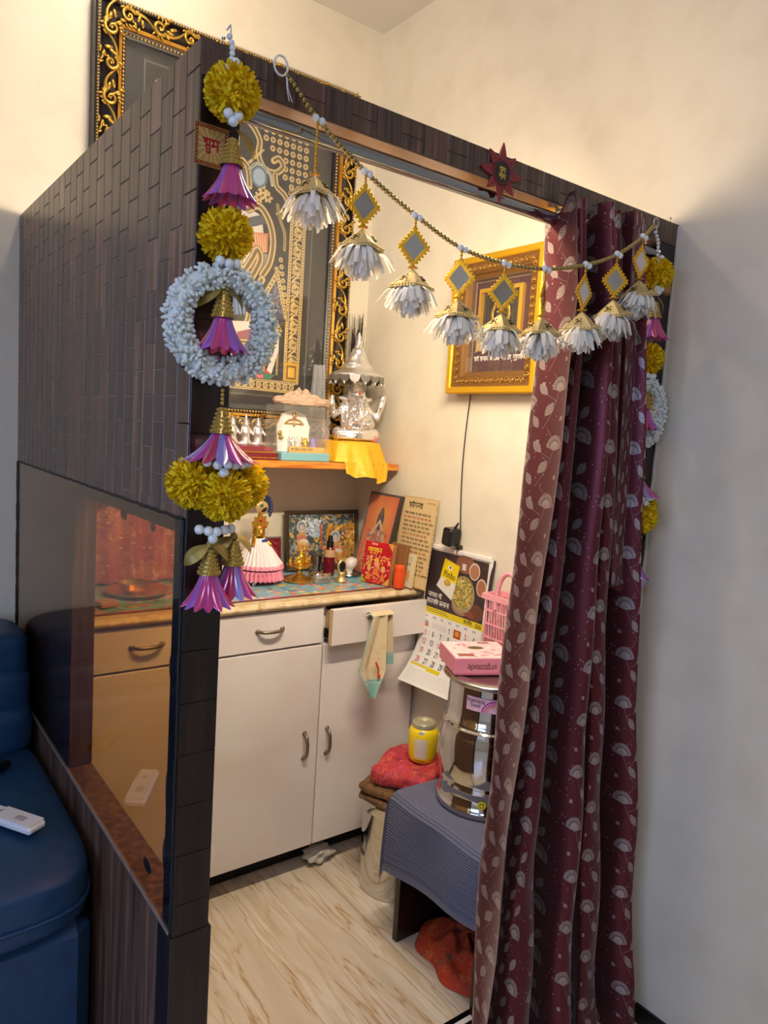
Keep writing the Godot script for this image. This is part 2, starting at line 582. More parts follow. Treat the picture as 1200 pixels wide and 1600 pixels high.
func room() -> void:
	var t := 0.12
	var xl := -3.6
	var zf := 4.5
	var hc := 2.814
	struct("wall_back", MB.new().box(Vector3((xl + t) / 2 - t / 2, hc / 2, -t / 2), Vector3(-xl + t * 2, hc, t)), M.wall)
	struct("wall_right", MB.new().box(Vector3(t / 2, hc / 2, zf / 2), Vector3(t, hc, zf)), M.wall)
	struct("wall_front", MB.new().box(Vector3(xl / 2, hc / 2, zf + t / 2), Vector3(-xl + t * 2, hc, t)), M.wall)
	# left wall with the window opening
	var mb := MB.new()
	var wz0 := 1.5
	var wz1 := 3.3
	var wy0 := 0.85
	var wy1 := 2.25
	mb.box(Vector3(xl - t / 2, hc / 2, wz0 / 2), Vector3(t, hc, wz0))
	mb.box(Vector3(xl - t / 2, hc / 2, (wz1 + zf) / 2), Vector3(t, hc, zf - wz1))
	mb.box(Vector3(xl - t / 2, wy0 / 2, (wz0 + wz1) / 2), Vector3(t, wy0, wz1 - wz0))
	mb.box(Vector3(xl - t / 2, (wy1 + hc) / 2, (wz0 + wz1) / 2), Vector3(t, hc - wy1, wz1 - wz0))
	struct("wall_left", mb, M.wall)
	var ww := wz1 - wz0
	var wf := struct("window_1", MB.new().frame(ww, wy1 - wy0, [Vector2(0, -0.03), Vector2(0, 0.03), Vector2(0.05, 0.03), Vector2(0.05, -0.03), Vector2(0, -0.03)]), M.white)
	wf.position = Vector3(xl - t / 2, (wy0 + wy1) / 2, (wz0 + wz1) / 2)
	wf.rotation.y = PI / 2
	part("mullion", MB.new().box(Vector3.ZERO, Vector3(0.05, wy1 - wy0 - 0.1, 0.05), 0.004), M.white, wf)
	for s in [-1, 1]:
		part("window_pane", MB.new().box(Vector3(s * ww / 4, 0, 0), Vector3(ww / 2 - 0.06, wy1 - wy0 - 0.1, 0.004)), M.clear, wf)
	struct("ceiling", MB.new().box(Vector3((xl) / 2, hc + t / 2, zf / 2), Vector3(-xl + 2 * t, t, zf + 2 * t)), M.ceil)
	# floor: marble slabs in a bed
	var fl := struct("floor", MB.new().box(Vector3(xl / 2, -0.06, zf / 2), Vector3(-xl + 2 * t, 0.112, zf + 2 * t)), mat("#6d5b49", 0.8))
	var vein := noise_tex(0.011, [[0.0, "#e2d7c6"], [0.34, "#ece4d8"], [0.47, "#e8dece"], [0.492, "#c9a67e"], [0.51, "#e6dac8"], [0.62, "#efe8dc"], [0.72, "#e0d0b8"], [0.78, "#eee6da"], [1.0, "#f2ece2"]], 1024, FastNoiseLite.TYPE_SIMPLEX_SMOOTH, 21)
	var fine := noise_tex(0.03, [[0.0, "#ece2d2"], [0.42, "#f8f4ee"], [0.6, "#ffffff"], [0.645, "#e6d7bf"], [0.67, "#ffffff"]], 512, FastNoiseLite.TYPE_SIMPLEX_SMOOTH, 23)
	var fm := []
	for k in 4:
		var m := mat("#f0ece6", 0.16, 0.0, vein)
		m.uv1_triplanar = true
		m.uv1_world_triplanar = true
		m.uv1_scale = Vector3(0.7, 1.0, 0.1)
		m.uv1_offset = Vector3(0.21 * k, 0, 0.37 * k)
		m.detail_enabled = true
		m.detail_albedo = fine
		m.detail_blend_mode = BaseMaterial3D.BLEND_MODE_MUL
		m.detail_uv_layer = BaseMaterial3D.DETAIL_UV_2
		m.uv2_triplanar = true
		m.uv2_world_triplanar = true
		m.uv2_scale = Vector3(0.9, 1.0, 0.07)
		fm.append(m)
	var xs := [-3.6, -3.36, -2.76, -2.16, -1.56, -0.96, -0.36, 0.0]
	var zs := [0.0, 1.105, 1.16, 2.36, 3.56, 4.5]
	for i in xs.size() - 1:
		for j in zs.size() - 1:
			if j == 1: continue
			part("floor_tile", MB.new().box(Vector3((xs[i] + xs[i + 1]) / 2, -0.006, (zs[j] + zs[j + 1]) / 2), Vector3(xs[i + 1] - xs[i] - 0.0016, 0.012, zs[j + 1] - zs[j] - 0.0016), 0.0008), fm[(i * 3 + j) % 4], fl)
	for k in 4:
		part("threshold_strip", MB.new().box(Vector3(xl / 2, -0.006, 1.11 + k * 0.0145), Vector3(-xl, 0.012, 0.0135), 0.0006), M.blackgloss if k % 2 == 0 else M.white, fl)
	# dark skirting along the right wall outside the enclosure
	struct("baseboard_right", MB.new().box(Vector3(-0.004, 0.02, 2.9), Vector3(0.012, 0.05, 3.1), 0.002), M.blackgloss)

func partition() -> void:
	var root := thing("shrine_partition", "dark brown laminate partition with brick pattern side panel, glass window and header beam", "partition", Vector3(-W, 0, D))
	# everything below is measured from the front left corner of the partition
	var th := 0.06
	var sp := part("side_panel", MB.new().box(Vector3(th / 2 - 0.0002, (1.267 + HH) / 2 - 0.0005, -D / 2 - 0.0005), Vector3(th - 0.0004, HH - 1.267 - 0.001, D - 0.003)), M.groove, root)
	var tw := 0.0498
	var thh := 0.0818
	var variants := {}
	var cols := int(D / tw)
	var meshes := {}
	for c in cols + 1:
		var z1 := -float(c) * tw - 0.0006
		var z0 := maxf(-float(c + 1) * tw + 0.0006, -D + 0.001)
		if z1 - z0 < 0.01: continue
		var y := HH - (0.037 if c % 2 == 0 else 0.078)
		var edges := [HH]
		while y > 1.27:
			edges.append(y)
			y -= thh
		edges.append(1.268)
		for k in edges.size() - 1:
			var hgt: float = edges[k] - edges[k + 1] - 0.0012
			if hgt < 0.004: continue
			var key := "%.4f %.4f" % [hgt, z1 - z0]
			if not meshes.has(key):
				meshes[key] = MB.new().box(Vector3.ZERO, Vector3(0.003, hgt, z1 - z0), 0.0011).mesh()
			var pick: int = [0, 2, 1, 3, 5, 1, 0, 3, 4, 2, 1, 0][(c + (1 if rng.randf() < 0.25 else 0)) % 12]
			part("laminate_tile", meshes[key], M.lam[pick], sp, "", Vector3(-0.0002, (edges[k] + edges[k + 1]) / 2, (z0 + z1) / 2))
	# header beam
	var hb := part("header_beam", MB.new().box(Vector3(W / 2, (HH + HB) / 2, -0.019), Vector3(W, HH - HB, 0.036), 0.001), M.lam[1], root)
	var n := int(W / 0.0498)
	for c in n + 1:
		var x0 := float(c) * 0.0498 + 0.0004
		var x1 := minf(float(c + 1) * 0.0498 - 0.0004, W - 0.001)
		if x1 - x0 < 0.006: continue
		var e := [HH, HB] if c % 2 == 0 else [HH, 1.907, HB]
		for k in e.size() - 1:
			part("laminate_tile", MB.new().box(Vector3((x0 + x1) / 2, (e[k] + e[k + 1]) / 2, -0.0006), Vector3(x1 - x0, e[k] - e[k + 1] - 0.0008, 0.003), 0.0006), M.lam[[1, 3, 1, 0, 3][c % 5]], hb)
	part("soffit_strip", MB.new().box(Vector3(W / 2, HB - 0.0008, -0.019), Vector3(W - 0.12, 0.0016, 0.034)), mat("#b99a86", 0.16, 0.55), root, "shiny pale strip under the header")
	# posts
	var pl := part("post", MB.new().box(Vector3(th / 2, HB / 2, -0.022), Vector3(th, HB - 0.0004, 0.042), 0.001), M.dark, root)
	var yy := HB
	while yy > 0.62:
		part("laminate_tile", MB.new().box(Vector3(th / 2, yy - 0.0409, -0.0006), Vector3(th - 0.001, 0.0810, 0.003), 0.0006), M.dark, pl)
		yy -= 0.0818
	part("base_block", MB.new().box(Vector3(th / 2, 0.303, -0.025), Vector3(th + 0.008, 0.606, 0.056), 0.001), M.dark, root)
	part("post", MB.new().box(Vector3(W - 0.03, HB / 2, -0.021), Vector3(0.059, HB - 0.001, 0.042), 0.001), M.dark, root)
	# lower part of the side with the window opening (z from 0.585 to 1.2 from the back wall)
	part("lower_panel", MB.new().box(Vector3(th / 2, 0.303, -D / 2 - 0.03), Vector3(th, 0.606, D - 0.06), 0.001), M.lam[4], root)
	part("backing_board", MB.new().box(Vector3(th / 2 + 0.005, 0.937, -D + 0.2925), Vector3(th - 0.01, 0.66, 0.583), 0.001), M.lam[1], root)
	part("window_rail", MB.new().box(Vector3(th / 2 + 0.005, 1.253, -D + 0.8925), Vector3(th - 0.01, 0.026, 0.615), 0.001), M.dark, root)
	var gm := mat("#e2b574", 0.02)
	gm.albedo_color.a = 0.0
	gm.refraction_enabled = true
	gm.refraction_scale = 0.05
	part("tinted_glass", MB.new().box(Vector3(0.002, 0.937, -D / 2 - 0.001), Vector3(0.005, 0.657, D - 0.016), 0.0), gm, root, "brown tinted glass pane with smears of black sealant")
	# sealant beads, uneven
	var q := []
	for k in 90:
		q.append(Vector3(-0.0015 + rnd(-0.0006, 0.0006), 1.267 + rnd(-0.0012, 0.0012), -0.006 - (D - 0.01) * k / 89.0))
	part("sealant_bead", MB.new().tube(q, 0.0028, 6), M.black, root)
	q = []
	for k in 50:
		q.append(Vector3(-0.001 + rnd(-0.0008, 0.0008), 0.61 + 0.655 * k / 49.0, -D + 0.004 + rnd(-0.001, 0.001)))
	part("sealant_bead", MB.new().tube(q, 0.004, 6), M.black, root)
	q = []
	for k in 50:
		q.append(Vector3(-0.001 + rnd(-0.0006, 0.0006), 0.61 + 0.655 * k / 49.0, -0.007 + rnd(-0.0006, 0.0006)))
	part("sealant_bead", MB.new().tube(q, 0.003, 6), M.black, root)
	part("edge_strip", MB.new().box(Vector3(-0.001, 0.6075, -D / 2), Vector3(0.006, 0.005, D - 0.02), 0.001), mat("#8f8a86", 0.3, 0.4), root)
	# smears of sealant on the back of the glass
	for s in [[1.03, 1.2, 0.009, 0.02], [0.83, 1.2, 0.008, 0.035], [0.72, 1.2, 0.012, 0.03], [0.66, 1.12, 0.02, 0.012], [1.238, 0.95, 0.02, 0.01], [1.236, 1.1, 0.012, 0.008]]:
		part("sealant_smear", MB.new().ball(Vector3(0.0052, s[0], s[1] - D), Vector3(0.0006, s[3], s[2]), 12, 8), mat("#182434", 0.4), root)
	# wall joint at the right end: cracked white filler
	q = []
	for k in 60:
		q.append(Vector3(W - 0.001, 1.93 - 1.9 * k / 59.0, 0.002 + rnd(-0.0012, 0.0012)))
	part("joint_filler", MB.new().tube(q, 0.0045, 6), mat("#cfcac0", 0.8), root)
	# nails in the top edge
	for x in [0.0355, W - 0.016]:
		part("nail", MB.new().lathe([Vector2(0, HH + 0.016), Vector2(0.003, HH + 0.015), Vector2(0.003, HH + 0.013), Vector2(0.001, HH + 0.0125), Vector2(0.001, HH - 0.002)], 8, Transform3D(Basis(), Vector3(x, 0, -0.012))), M.steelrough, root)

func lamps() -> void:
	# the warm tube light on the inside of the header, which lights the shrine
	var tl := thing("tube_light", "slim warm white tube light fixed inside the header beam", "light", Vector3(-0.68, 1.905, 1.186))
	part("batten", MB.new().box(Vector3(0, 0, 0.014), Vector3(0.62, 0.024, 0.012), 0.002), M.white, tl)
	var em := mat("#fff3dc", 0.4)
	em.emission_enabled = true
	em.emission = Color("#ffe2ae")
	em.emission_energy_multiplier = 6.0
	part("glowing_tube", MB.new().tube([Vector3(-0.295, 0, 0), Vector3(0.295, 0, 0)], 0.008, 10), em, tl)
	for s in [-1, 1]:
		part("end_cap", MB.new().tube([Vector3(s * 0.295, 0, 0), Vector3(s * 0.31, 0, 0)], 0.010, 10), M.white, tl)
	for k in 5:
		var l := OmniLight3D.new()
		l.name = "tube_glow_%d" % k
		l.position = Vector3(-0.68 + (k - 2) * 0.12, 1.921, 1.166)
		l.light_color = Color("#ffe6c2")
		l.light_energy = 0.045
		l.omni_range = 9.0
		l.omni_attenuation = 2.0
		l.light_size = 0.02
		l.shadow_enabled = true
		add_child(l)
	area("tube_face", Vector3(-0.68, 1.893, 1.17), Vector3(-0.6, 0, 0), Vector2(0.6, 0.02), Color("#ffecd0"), 1.45)
	# a round recessed downlight in the ceiling over the enclosure
	var dl := thing("ceiling_downlight", "round recessed ceiling downlight above the shrine", "light", Vector3(-0.94, 2.814, 0.42))
	part("trim_ring", MB.new().lathe([Vector2(0.085, 0), Vector2(0.085, -0.006), Vector2(0.065, -0.008), Vector2(0.062, -0.002)], 32), M.white, dl)
	var ed := mat("#ffffff", 0.4)
	ed.emission_enabled = true
	ed.emission = Color("#fff1dd")
	ed.emission_energy_multiplier = 4.0
	part("glowing_disc", MB.new().lathe([Vector2(0.063, -0.003), Vector2(0.0, -0.003)], 32), ed, dl)
	var dlt := OmniLight3D.new()
	dlt.name = "downlight_glow"
	dlt.position = Vector3(-0.94, 2.78, 0.42)
	dlt.light_color = Color("#ffecd4")
	dlt.light_energy = 0.2
	dlt.omni_range = 9.0
	dlt.omni_attenuation = 2.0
	dlt.light_size = 0.05
	dlt.shadow_enabled = true
	add_child(dlt)
	# square panel in the ceiling of the room behind the camera
	var pl := thing("ceiling_panel_light", "square cool white ceiling panel light in the room", "light", Vector3(-2.1, 2.814, 2.9))
	part("panel_frame", MB.new().box(Vector3(0, -0.012, 0), Vector3(0.6, 0.024, 0.6), 0.003), M.white, pl)
	var ep := mat("#ffffff", 0.4)
	ep.emission_enabled = true
	ep.emission = Color("#e8f0ff")
	ep.emission_energy_multiplier = 3.0
	part("glowing_panel", MB.new().box(Vector3(0, -0.026, 0), Vector3(0.56, 0.004, 0.56)), ep, pl)

# ---------------------------------------------------------------- cabinet, worktop, shelf
func bow_handle(parent: Node3D, at: Vector3, upright: bool, called := "handle") -> void:
	var q := []
	for k in 13:
		var f := k / 12.0
		var s := -0.04 + 0.08 * f
		var o := 0.024 * pow(sin(PI * f), 0.35)
		q.append(at + (Vector3(0, s, o) if upright else Vector3(s, 0, o)))
	var mb := MB.new().tube(q, 0.0052, 8)
	for s in [-0.04, 0.04]:
		mb.ball(at + (Vector3(0, s, 0.002) if upright else Vector3(s, 0, 0.002)), Vector3(0.008, 0.008, 0.005), 8, 6)
	part(called, mb, mat("#8c8071", 0.35, 0.9), parent)

func furniture() -> void:
	var zf := 0.42
	var xs := [-1.10, -0.737, -0.385, -0.012]
	var lbl := ["white cabinet unit with drawer at the left, seen through the tinted glass", "white cabinet unit beside the partition post with its drawer closed", "white cabinet unit by the right wall with its drawer pulled open"]
	for k in 3:
		var x0: float = xs[k]
		var x1: float = xs[k + 1]
		var w := x1 - x0
		var u := thing("cabinet_unit", lbl[k], "cabinet", Vector3((x0 + x1) / 2, 0, 0), 0.0, "white cabinet units under the worktop")
		var body := MB.new()
		body.box(Vector3(-w / 2 + 0.009, 0.482, 0.2), Vector3(0.016, 0.782, 0.398))
		body.box(Vector3(w / 2 - 0.009, 0.482, 0.2), Vector3(0.016, 0.782, 0.398))
		body.box(Vector3(0, 0.1, 0.2), Vector3(w - 0.004, 0.016, 0.398))
		body.box(Vector3(0, 0.482, 0.012), Vector3(w - 0.004, 0.782, 0.012))
		body.box(Vector3(0, 0.745, 0.2), Vector3(w - 0.02, 0.012, 0.396))
		part("body", body, M.lamwhite, u)
		part("plinth", MB.new().box(Vector3(0, 0.046, 0.17), Vector3(w, 0.091, 0.30)), M.black, u)
		var d := part("door", MB.new().box(Vector3(0, 0.425, zf - 0.009), Vector3(w - 0.004, 0.652, 0.018), 0.0012), M.lamwhite, u)
		bow_handle(d, Vector3(w / 2 - 0.05 if k == 1 else -w / 2 + 0.032, 0.437, zf), true)
		var dz := 0.046 if k == 2 else 0.0
		var dr := part("drawer", MB.new().box(Vector3(0, 0.814, zf - 0.009 + dz), Vector3(w - 0.004, 0.112, 0.018), 0.0012), M.lamwhite, u)
		if k == 2:
			part("drawer_edge", MB.new().box(Vector3(-w / 2 + 0.0012, 0.814, zf - 0.009 + dz), Vector3(0.0016, 0.111, 0.017)), M.edge, dr)
			var bx := MB.new()
			bx.box(Vector3(-w / 2 + 0.022, 0.81, zf - 0.1), Vector3(0.012, 0.09, 0.26))
			bx.box(Vector3(w / 2 - 0.022, 0.81, zf - 0.1), Vector3(0.012, 0.09, 0.26))
			bx.box(Vector3(0, 0.77, zf - 0.1), Vector3(w - 0.05, 0.008, 0.26))
			part("drawer_box", bx, M.edge, dr)
			part("drawer_runner", MB.new().box(Vector3(-w / 2 + 0.013, 0.785, zf + 0.01), Vector3(0.006, 0.03, 0.05), 0.001), M.blackgloss, dr)
		bow_handle(dr, Vector3(-0.01, 0.818 if k < 2 else 0.835, zf + dz), false)
	# worktop with a rounded front edge
	var pr := PackedVector2Array()
	for k in 9:
		pr.append(Vector2(0.422 + 0.013 * sin(PI * k / 8.0), 0.874 + 0.026 * k / 8.0))
	pr.append(Vector2(0.002, 0.9))
	pr.append(Vector2(0.002, 0.874))
	var wt := MB.new().prism(pr, -0.55, 0.548, Transform3D(Basis(Vector3(0, 0, 1), Vector3(0, 1, 0), Vector3(-1, 0, 0)), Vector3(0, -0.874, 0)))
	var wm := mat("#d8c9ac", 0.4, 0.0, noise_tex(0.02, [[0.0, "#c9b48c"], [0.4, "#f5ecd9"], [0.6, "#ffffff"], [0.72, "#bda27a"], [0.8, "#fff6e6"]], 256, FastNoiseLite.TYPE_SIMPLEX_SMOOTH, 31))
	wm.uv1_triplanar = true
	wm.uv1_scale = Vector3(2, 9, 9)
	single("worktop", wt, wm, Vector3(-0.5545, 0.874, 0), "cream worktop with a worn rounded edge on the white cabinets", "worktop")
	# printed plastic table cover
	var tc := Pic.new(1024, 512, Color("#7db2c4"))
	var pal := [Color("#d9775e"), Color("#d9a94e"), Color("#7fae9c"), Color("#3c6f8c"), Color("#cf5c74"), Color("#c7c06a"), Color("#8fc0cd"), Color("#eadfc0"), Color("#4b8aa8")]
	for k in 900:
		var x := rnd(0, 1024)
		var y := rnd(0, 512)
		tc.oval(x, y, rnd(6, 22), rnd(3, 9), pal[rng.randi() % pal.size()], rnd(0, PI))
	for k in 60:
		var x := rnd(20, 1000)
		var y := rnd(20, 490)
		var cc: Color = [Color("#d65a6b"), Color("#e08a4a"), Color("#e6c356")][k % 3]
		for p in 6:
			tc.oval(x + 9 * cos(TAU * p / 6), y + 7 * sin(TAU * p / 6), 7, 5, cc, TAU * p / 6)
		tc.oval(x, y, 4, 3, Color("#f2e2a0"))
	tc.box(0, 498, 1024, 14, Color("#b04a4c"))
	var cov := MB.new()
	cov.grid(60, 16, func(u, w): return Vector3(-0.545 + 1.07 * u, 0.0015 + 0.0012 * sin(u * 31.0 + w * 7.0) * sin(w * 13.0), -0.205 + 0.382 * w))
	single("table_cover", cov, mat("#ffffff", 0.3, 0.0, tc.tex()), Vector3(-0.555, 0.9016, 0.21), "blue floral printed table cover with red edge on the worktop", "table cover")
	# orange wooden shelf
	single("wall_shelf", MB.new().box(Vector3(0, 0, 0), Vector3(1.09, 0.022, 0.262), 0.002), M.oak, Vector3(-0.556, 1.293, 0.132), "orange brown wooden shelf on the back wall", "shelf")
	# hand towel over the open drawer handle
	var tp := Pic.new(256, 512, Color("#dccaa2"))
	for k in 2600:
		tp.box(rnd(0, 256), rnd(0, 512), rnd(1, 4), rnd(1, 4), [Color("#e8dcc0"), Color("#cdb583"), Color("#d8b676"), Color("#e3cfae")][k % 4])
	tp.box(0, 395, 256, 117, Color("#8fb9b1"))
	tp.box(0, 0, 14, 512, Color("#98bdb4"))
	for k in 700:
		tp.box(rnd(0, 256), rnd(395, 512), rnd(1, 4), rnd(1, 5), [Color("#a3c8bf"), Color("#7fa9a2"), Color("#9fc2ae")][k % 3])
	tp.box(0, 412, 256, 6, Color("#b9d3ca"))
	for k in 7:
		tp.oval(rnd(150, 250), rnd(200, 320), rnd(4, 10), rnd(3, 8), Color("#d9ad96"))
	var tm := bump(mat("#ffffff", 0.9, 0.0, tp.tex()), noise_tex(0.25, [], 256), 0.12)
	tm.rim_enabled = true
	tm.rim = 0.4
	var towel := thing("hand_towel", "small cream and aqua hand towel hanging over the open drawer handle", "towel", Vector3(-0.222, 0.84, 0.492))
	var f1 := func(u, w):
		var l: float = -0.042 - 0.05 * w / 0.63 if w < 0.63 else lerpf(-0.092, -0.032, (w - 0.63) / 0.37)
		var r: float = 0.014 - 0.006 * w if w < 0.68 else lerpf(0.01, -0.026, (w - 0.68) / 0.32)
		return Vector3(lerpf(l, r, u), 0.008 - 0.262 * w + 0.004 * sin(u * 8.0) * w, 0.014 + (0.004 + 0.012 * w) * sin(u * 6.5 + 0.6 + w) + 0.004 * sin(u * 17.0 + w * 5.0) * w)
	part("front_fold", MB.new().grid(26, 34, f1), tm, towel)
	var f2 := func(u, w):
		var wd: float = lerpf(0.022, 0.03, w)
		return Vector3(0.018 + 0.008 * w + (u - 0.5) * 2.0 * wd, 0.008 - 0.178 * w + 0.012 * u * w, 0.002 + 0.009 * sin(u * 6.0 + 1.0))
	part("back_fold", MB.new().grid(16, 26, f2), tm, towel)
	var f3 := func(u, w):
		return Vector3(-0.045 + 0.085 * u, 0.008 + 0.010 * sin(PI * w), 0.016 - 0.036 * w)
	part("top_fold", MB.new().grid(12, 8, f3, Vector2(1, 0.05)), tm, towel)
	var rb := MB.new()
	rb.tube([Vector3(-0.028, -0.135, 0.026), Vector3(-0.02, -0.155, 0.03), Vector3(-0.017, -0.178, 0.028)], 0.003, 6)
	rb.ball(Vector3(-0.016, -0.18, 0.03), Vector3(0.006, 0.007, 0.004), 8, 6)
	part("red_tie", rb, mat("#c8453a", 0.6), towel)
	# crumpled white cloth under the cabinet
	var crf := func(u, w):
		var a: float = u * TAU
		var b: float = w * PI
		var r: float = 1.0 + 0.22 * sin(a * 3.0 + b * 4.0) + 0.14 * sin(a * 7.0 - b * 5.0)
		return Vector3(0.05 * r * sin(b) * cos(a), 0.026 + 0.026 * cos(b), 0.035 * r * sin(b) * sin(a))
	single("floor_rag", MB.new().grid(40, 20, crf, Vector2.ONE, true), mat("#b9b2a6", 0.9), Vector3(-0.33, 0.001, 0.372), "crumpled pale rag lying under the cabinet", "rag")

# ---------------------------------------------------------------- frames
func ornate(root: Node3D, w: float, h: float, fw: float, dep: float, base: Material, gold: Material, beadr: float, inner_fillet: bool) -> void:
	var pr := [Vector2(0, 0), Vector2(0, dep * 0.75), Vector2(fw * 0.05, dep * 0.85), Vector2(fw * 0.15, dep * 0.85), Vector2(fw * 0.2, dep * 0.7), Vector2(fw * 0.3, dep * 0.8), Vector2(fw * 0.45, dep), Vector2(fw * 0.6, dep * 0.95), Vector2(fw * 0.72, dep * 0.75), Vector2(fw, dep * 0.55), Vector2(fw, 0)]
	part("moulding", MB.new().frame(w, h, pr), base, root)
	if inner_fillet:
		part("gold_fillet", MB.new().frame(w - 2 * fw * 0.72, h - 2 * fw * 0.72, [Vector2(0, dep * 0.7), Vector2(0, dep * 0.88), Vector2(fw * 0.1, dep * 0.84), Vector2(fw * 0.1, dep * 0.6)]), mat("#c08a34", 0.35, 0.6), root)
	var beads := MB.new()
	for ring in [[fw * 0.09, dep * 0.86, beadr], [fw * 0.91, dep * 0.66, beadr * 1.3]]:
		var hw: float = w / 2 - ring[0]
		var hh: float = h / 2 - ring[0]
		var st: float = ring[2] * 2.3
		for s in 4:
			var L: float = hw * 2 if s % 2 == 0 else hh * 2
			var n := int(L / st)
			for k in n:
				var q: float = -L / 2 + (k + 0.5) * L / n
				var p := Vector3(q, -hh if s == 0 else hh, ring[1]) if s % 2 == 0 else Vector3(-hw if s == 1 else hw, q, ring[1])
				beads.ball(p, Vector3.ONE * ring[2], 6, 4)
	part("bead_edging", beads, mat("#c7a86a", 0.35, 0.8), root)
	# scrollwork: spirals and leaves along the hollow
	var sc := MB.new()
	var off := fw * 0.46
	var hw2 := w / 2 - off
	var hh2 := h / 2 - off
	for s in 4:
		var L := hw2 * 2 if s % 2 == 0 else hh2 * 2
		var n := maxi(3, int(round(L / (fw * 1.05))))
		var ax := Vector3(1, 0, 0) if s % 2 == 0 else Vector3(0, 1, 0)
		var ay := Vector3(0, 1, 0) if s % 2 == 0 else Vector3(1, 0, 0)
		var o: Vector3 = [Vector3(0, -hh2, 0), Vector3(-hw2, 0, 0), Vector3(0, hh2, 0), Vector3(hw2, 0, 0)][s]
		o.z = dep * 0.97
		for k in n:
			var cpos: Vector3 = o + ax * (-L / 2 + (k + 0.5) * L / n)
			var sg := 1.0 if k % 2 == 0 else -1.0
			var R := fw * 0.24
			var q := []
			for i in 19:
				var f := i / 18.0
				var a := PI * 0.2 + f * TAU * 1.15
				q.append(cpos + (ax * cos(a) * R * (1.0 - 0.75 * f) + ay * sg * sin(a) * R * (1.0 - 0.75 * f)) + Vector3(0, 0, fw * 0.05 * sin(PI * f)))
			sc.tube(q, fw * 0.07, 6, false, fw * 0.035)
			var q2 := []
			for i in 11:
				var f2 := i / 10.0
				q2.append(cpos + ax * lerpf(R * 0.6, L / n - R * 0.4, f2) + ay * sg * R * (0.55 - 1.5 * f2 * f2 + 0.35 * sin(PI * f2)))
			sc.tube(q2, fw * 0.065, 6, false, fw * 0.03)
			for l in 3:
				var lp: Vector3 = cpos + ax * (R * (1.0 + 0.45 * l)) + ay * sg * R * (0.75 - 0.55 * l)
				var bs := Basis(Vector3(0, 0, 1), 0.7 * sg + l * 0.5 + (PI / 2 if s % 2 == 1 else 0.0))
				sc.ball(lp, Vector3(R * 0.62, R * 0.26, R * 0.22), 7, 5, bs)
				sc.ball(lp - ay * sg * R * 1.1 - ax * R * 0.5, Vector3(R * 0.5, R * 0.22, R * 0.2), 7, 5, Basis(Vector3(0, 0, 1), -0.9 * sg - l * 0.4))
				sc.ball(cpos + ax * R * (0.3 - 0.55 * l) + ay * sg * R * (1.25 - 0.18 * l), Vector3(R * 0.42, R * 0.16, R * 0.18), 7, 5, Basis(Vector3(0, 0, 1), 1.3 * sg - l * 0.5 + (PI / 2 if s % 2 == 1 else 0.0)))
				sc.ball(cpos - ax * R * (0.2 - 0.5 * l) - ay * sg * R * (1.3 - 0.1 * l), Vector3(R * 0.4, R * 0.16, R * 0.18), 7, 5, Basis(Vector3(0, 0, 1), -1.1 * sg + l * 0.5 + (PI / 2 if s % 2 == 1 else 0.0)))
			sc.ball(cpos, Vector3(R * 0.22, R * 0.22, R * 0.2), 7, 5)
	part("scrollwork", sc, gold, root)

func paisley(p: Pic, x: float, y: float, s: float, g: Color, d: Color) -> void:
	p.oval(x, y, s * 0.52, s * 0.46, g)
	p.oval(x, y, s * 0.42, s * 0.36, d)
	p.arc(x, y, s * 0.34, 0.0, TAU * 0.8, s * 0.12, g, s * 0.16)
	p.oval(x - s * 0.04, y, s * 0.1, s * 0.1, g)
	p.arc(x + s * 0.2, y - s * 0.5, s * 0.5, PI * 0.35, PI * 1.2, s * 0.12, g, s * 0.25)
	for k in 5:
		p.oval(x + s * (0.38 - 0.18 * k), y - s * (0.66 + 0.08 * (k % 2)), s * 0.1, s * 0.08, g)
	p.line([Vector2(x - s * 0.3, y - s * 0.4), Vector2(x + s * 0.3, y - s * 0.95)], s * 0.1, g)

func dotted(p: Pic, pts: Array, w: float, g: Color, d: Color) -> void:
	w *= 1.35
	p.line(pts, w + 3.0, Color("#3a2c18"))
	p.line(pts, w, g)
	for k in pts.size() - 1:
		var a: Vector2 = pts[k]
		var b: Vector2 = pts[k + 1]
		var n := maxi(1, int(a.distance_to(b) / (w * 0.8)))
		for i in n:
			var q := a.lerp(b, float(i) / n)
			p.oval(q.x, q.y, w * 0.22, w * 0.22, d)

func curve(pts: Array) -> Array:
	var c := Curve2D.new()
	for k in pts.size():
		var a: Vector2 = pts[maxi(k - 1, 0)]
		var b: Vector2 = pts[mini(k + 1, pts.size() - 1)]
		c.add_point(pts[k], (a - b) / 6.0, (b - a) / 6.0)
	c.bake_interval = 6.0
	return Array(c.get_baked_points())

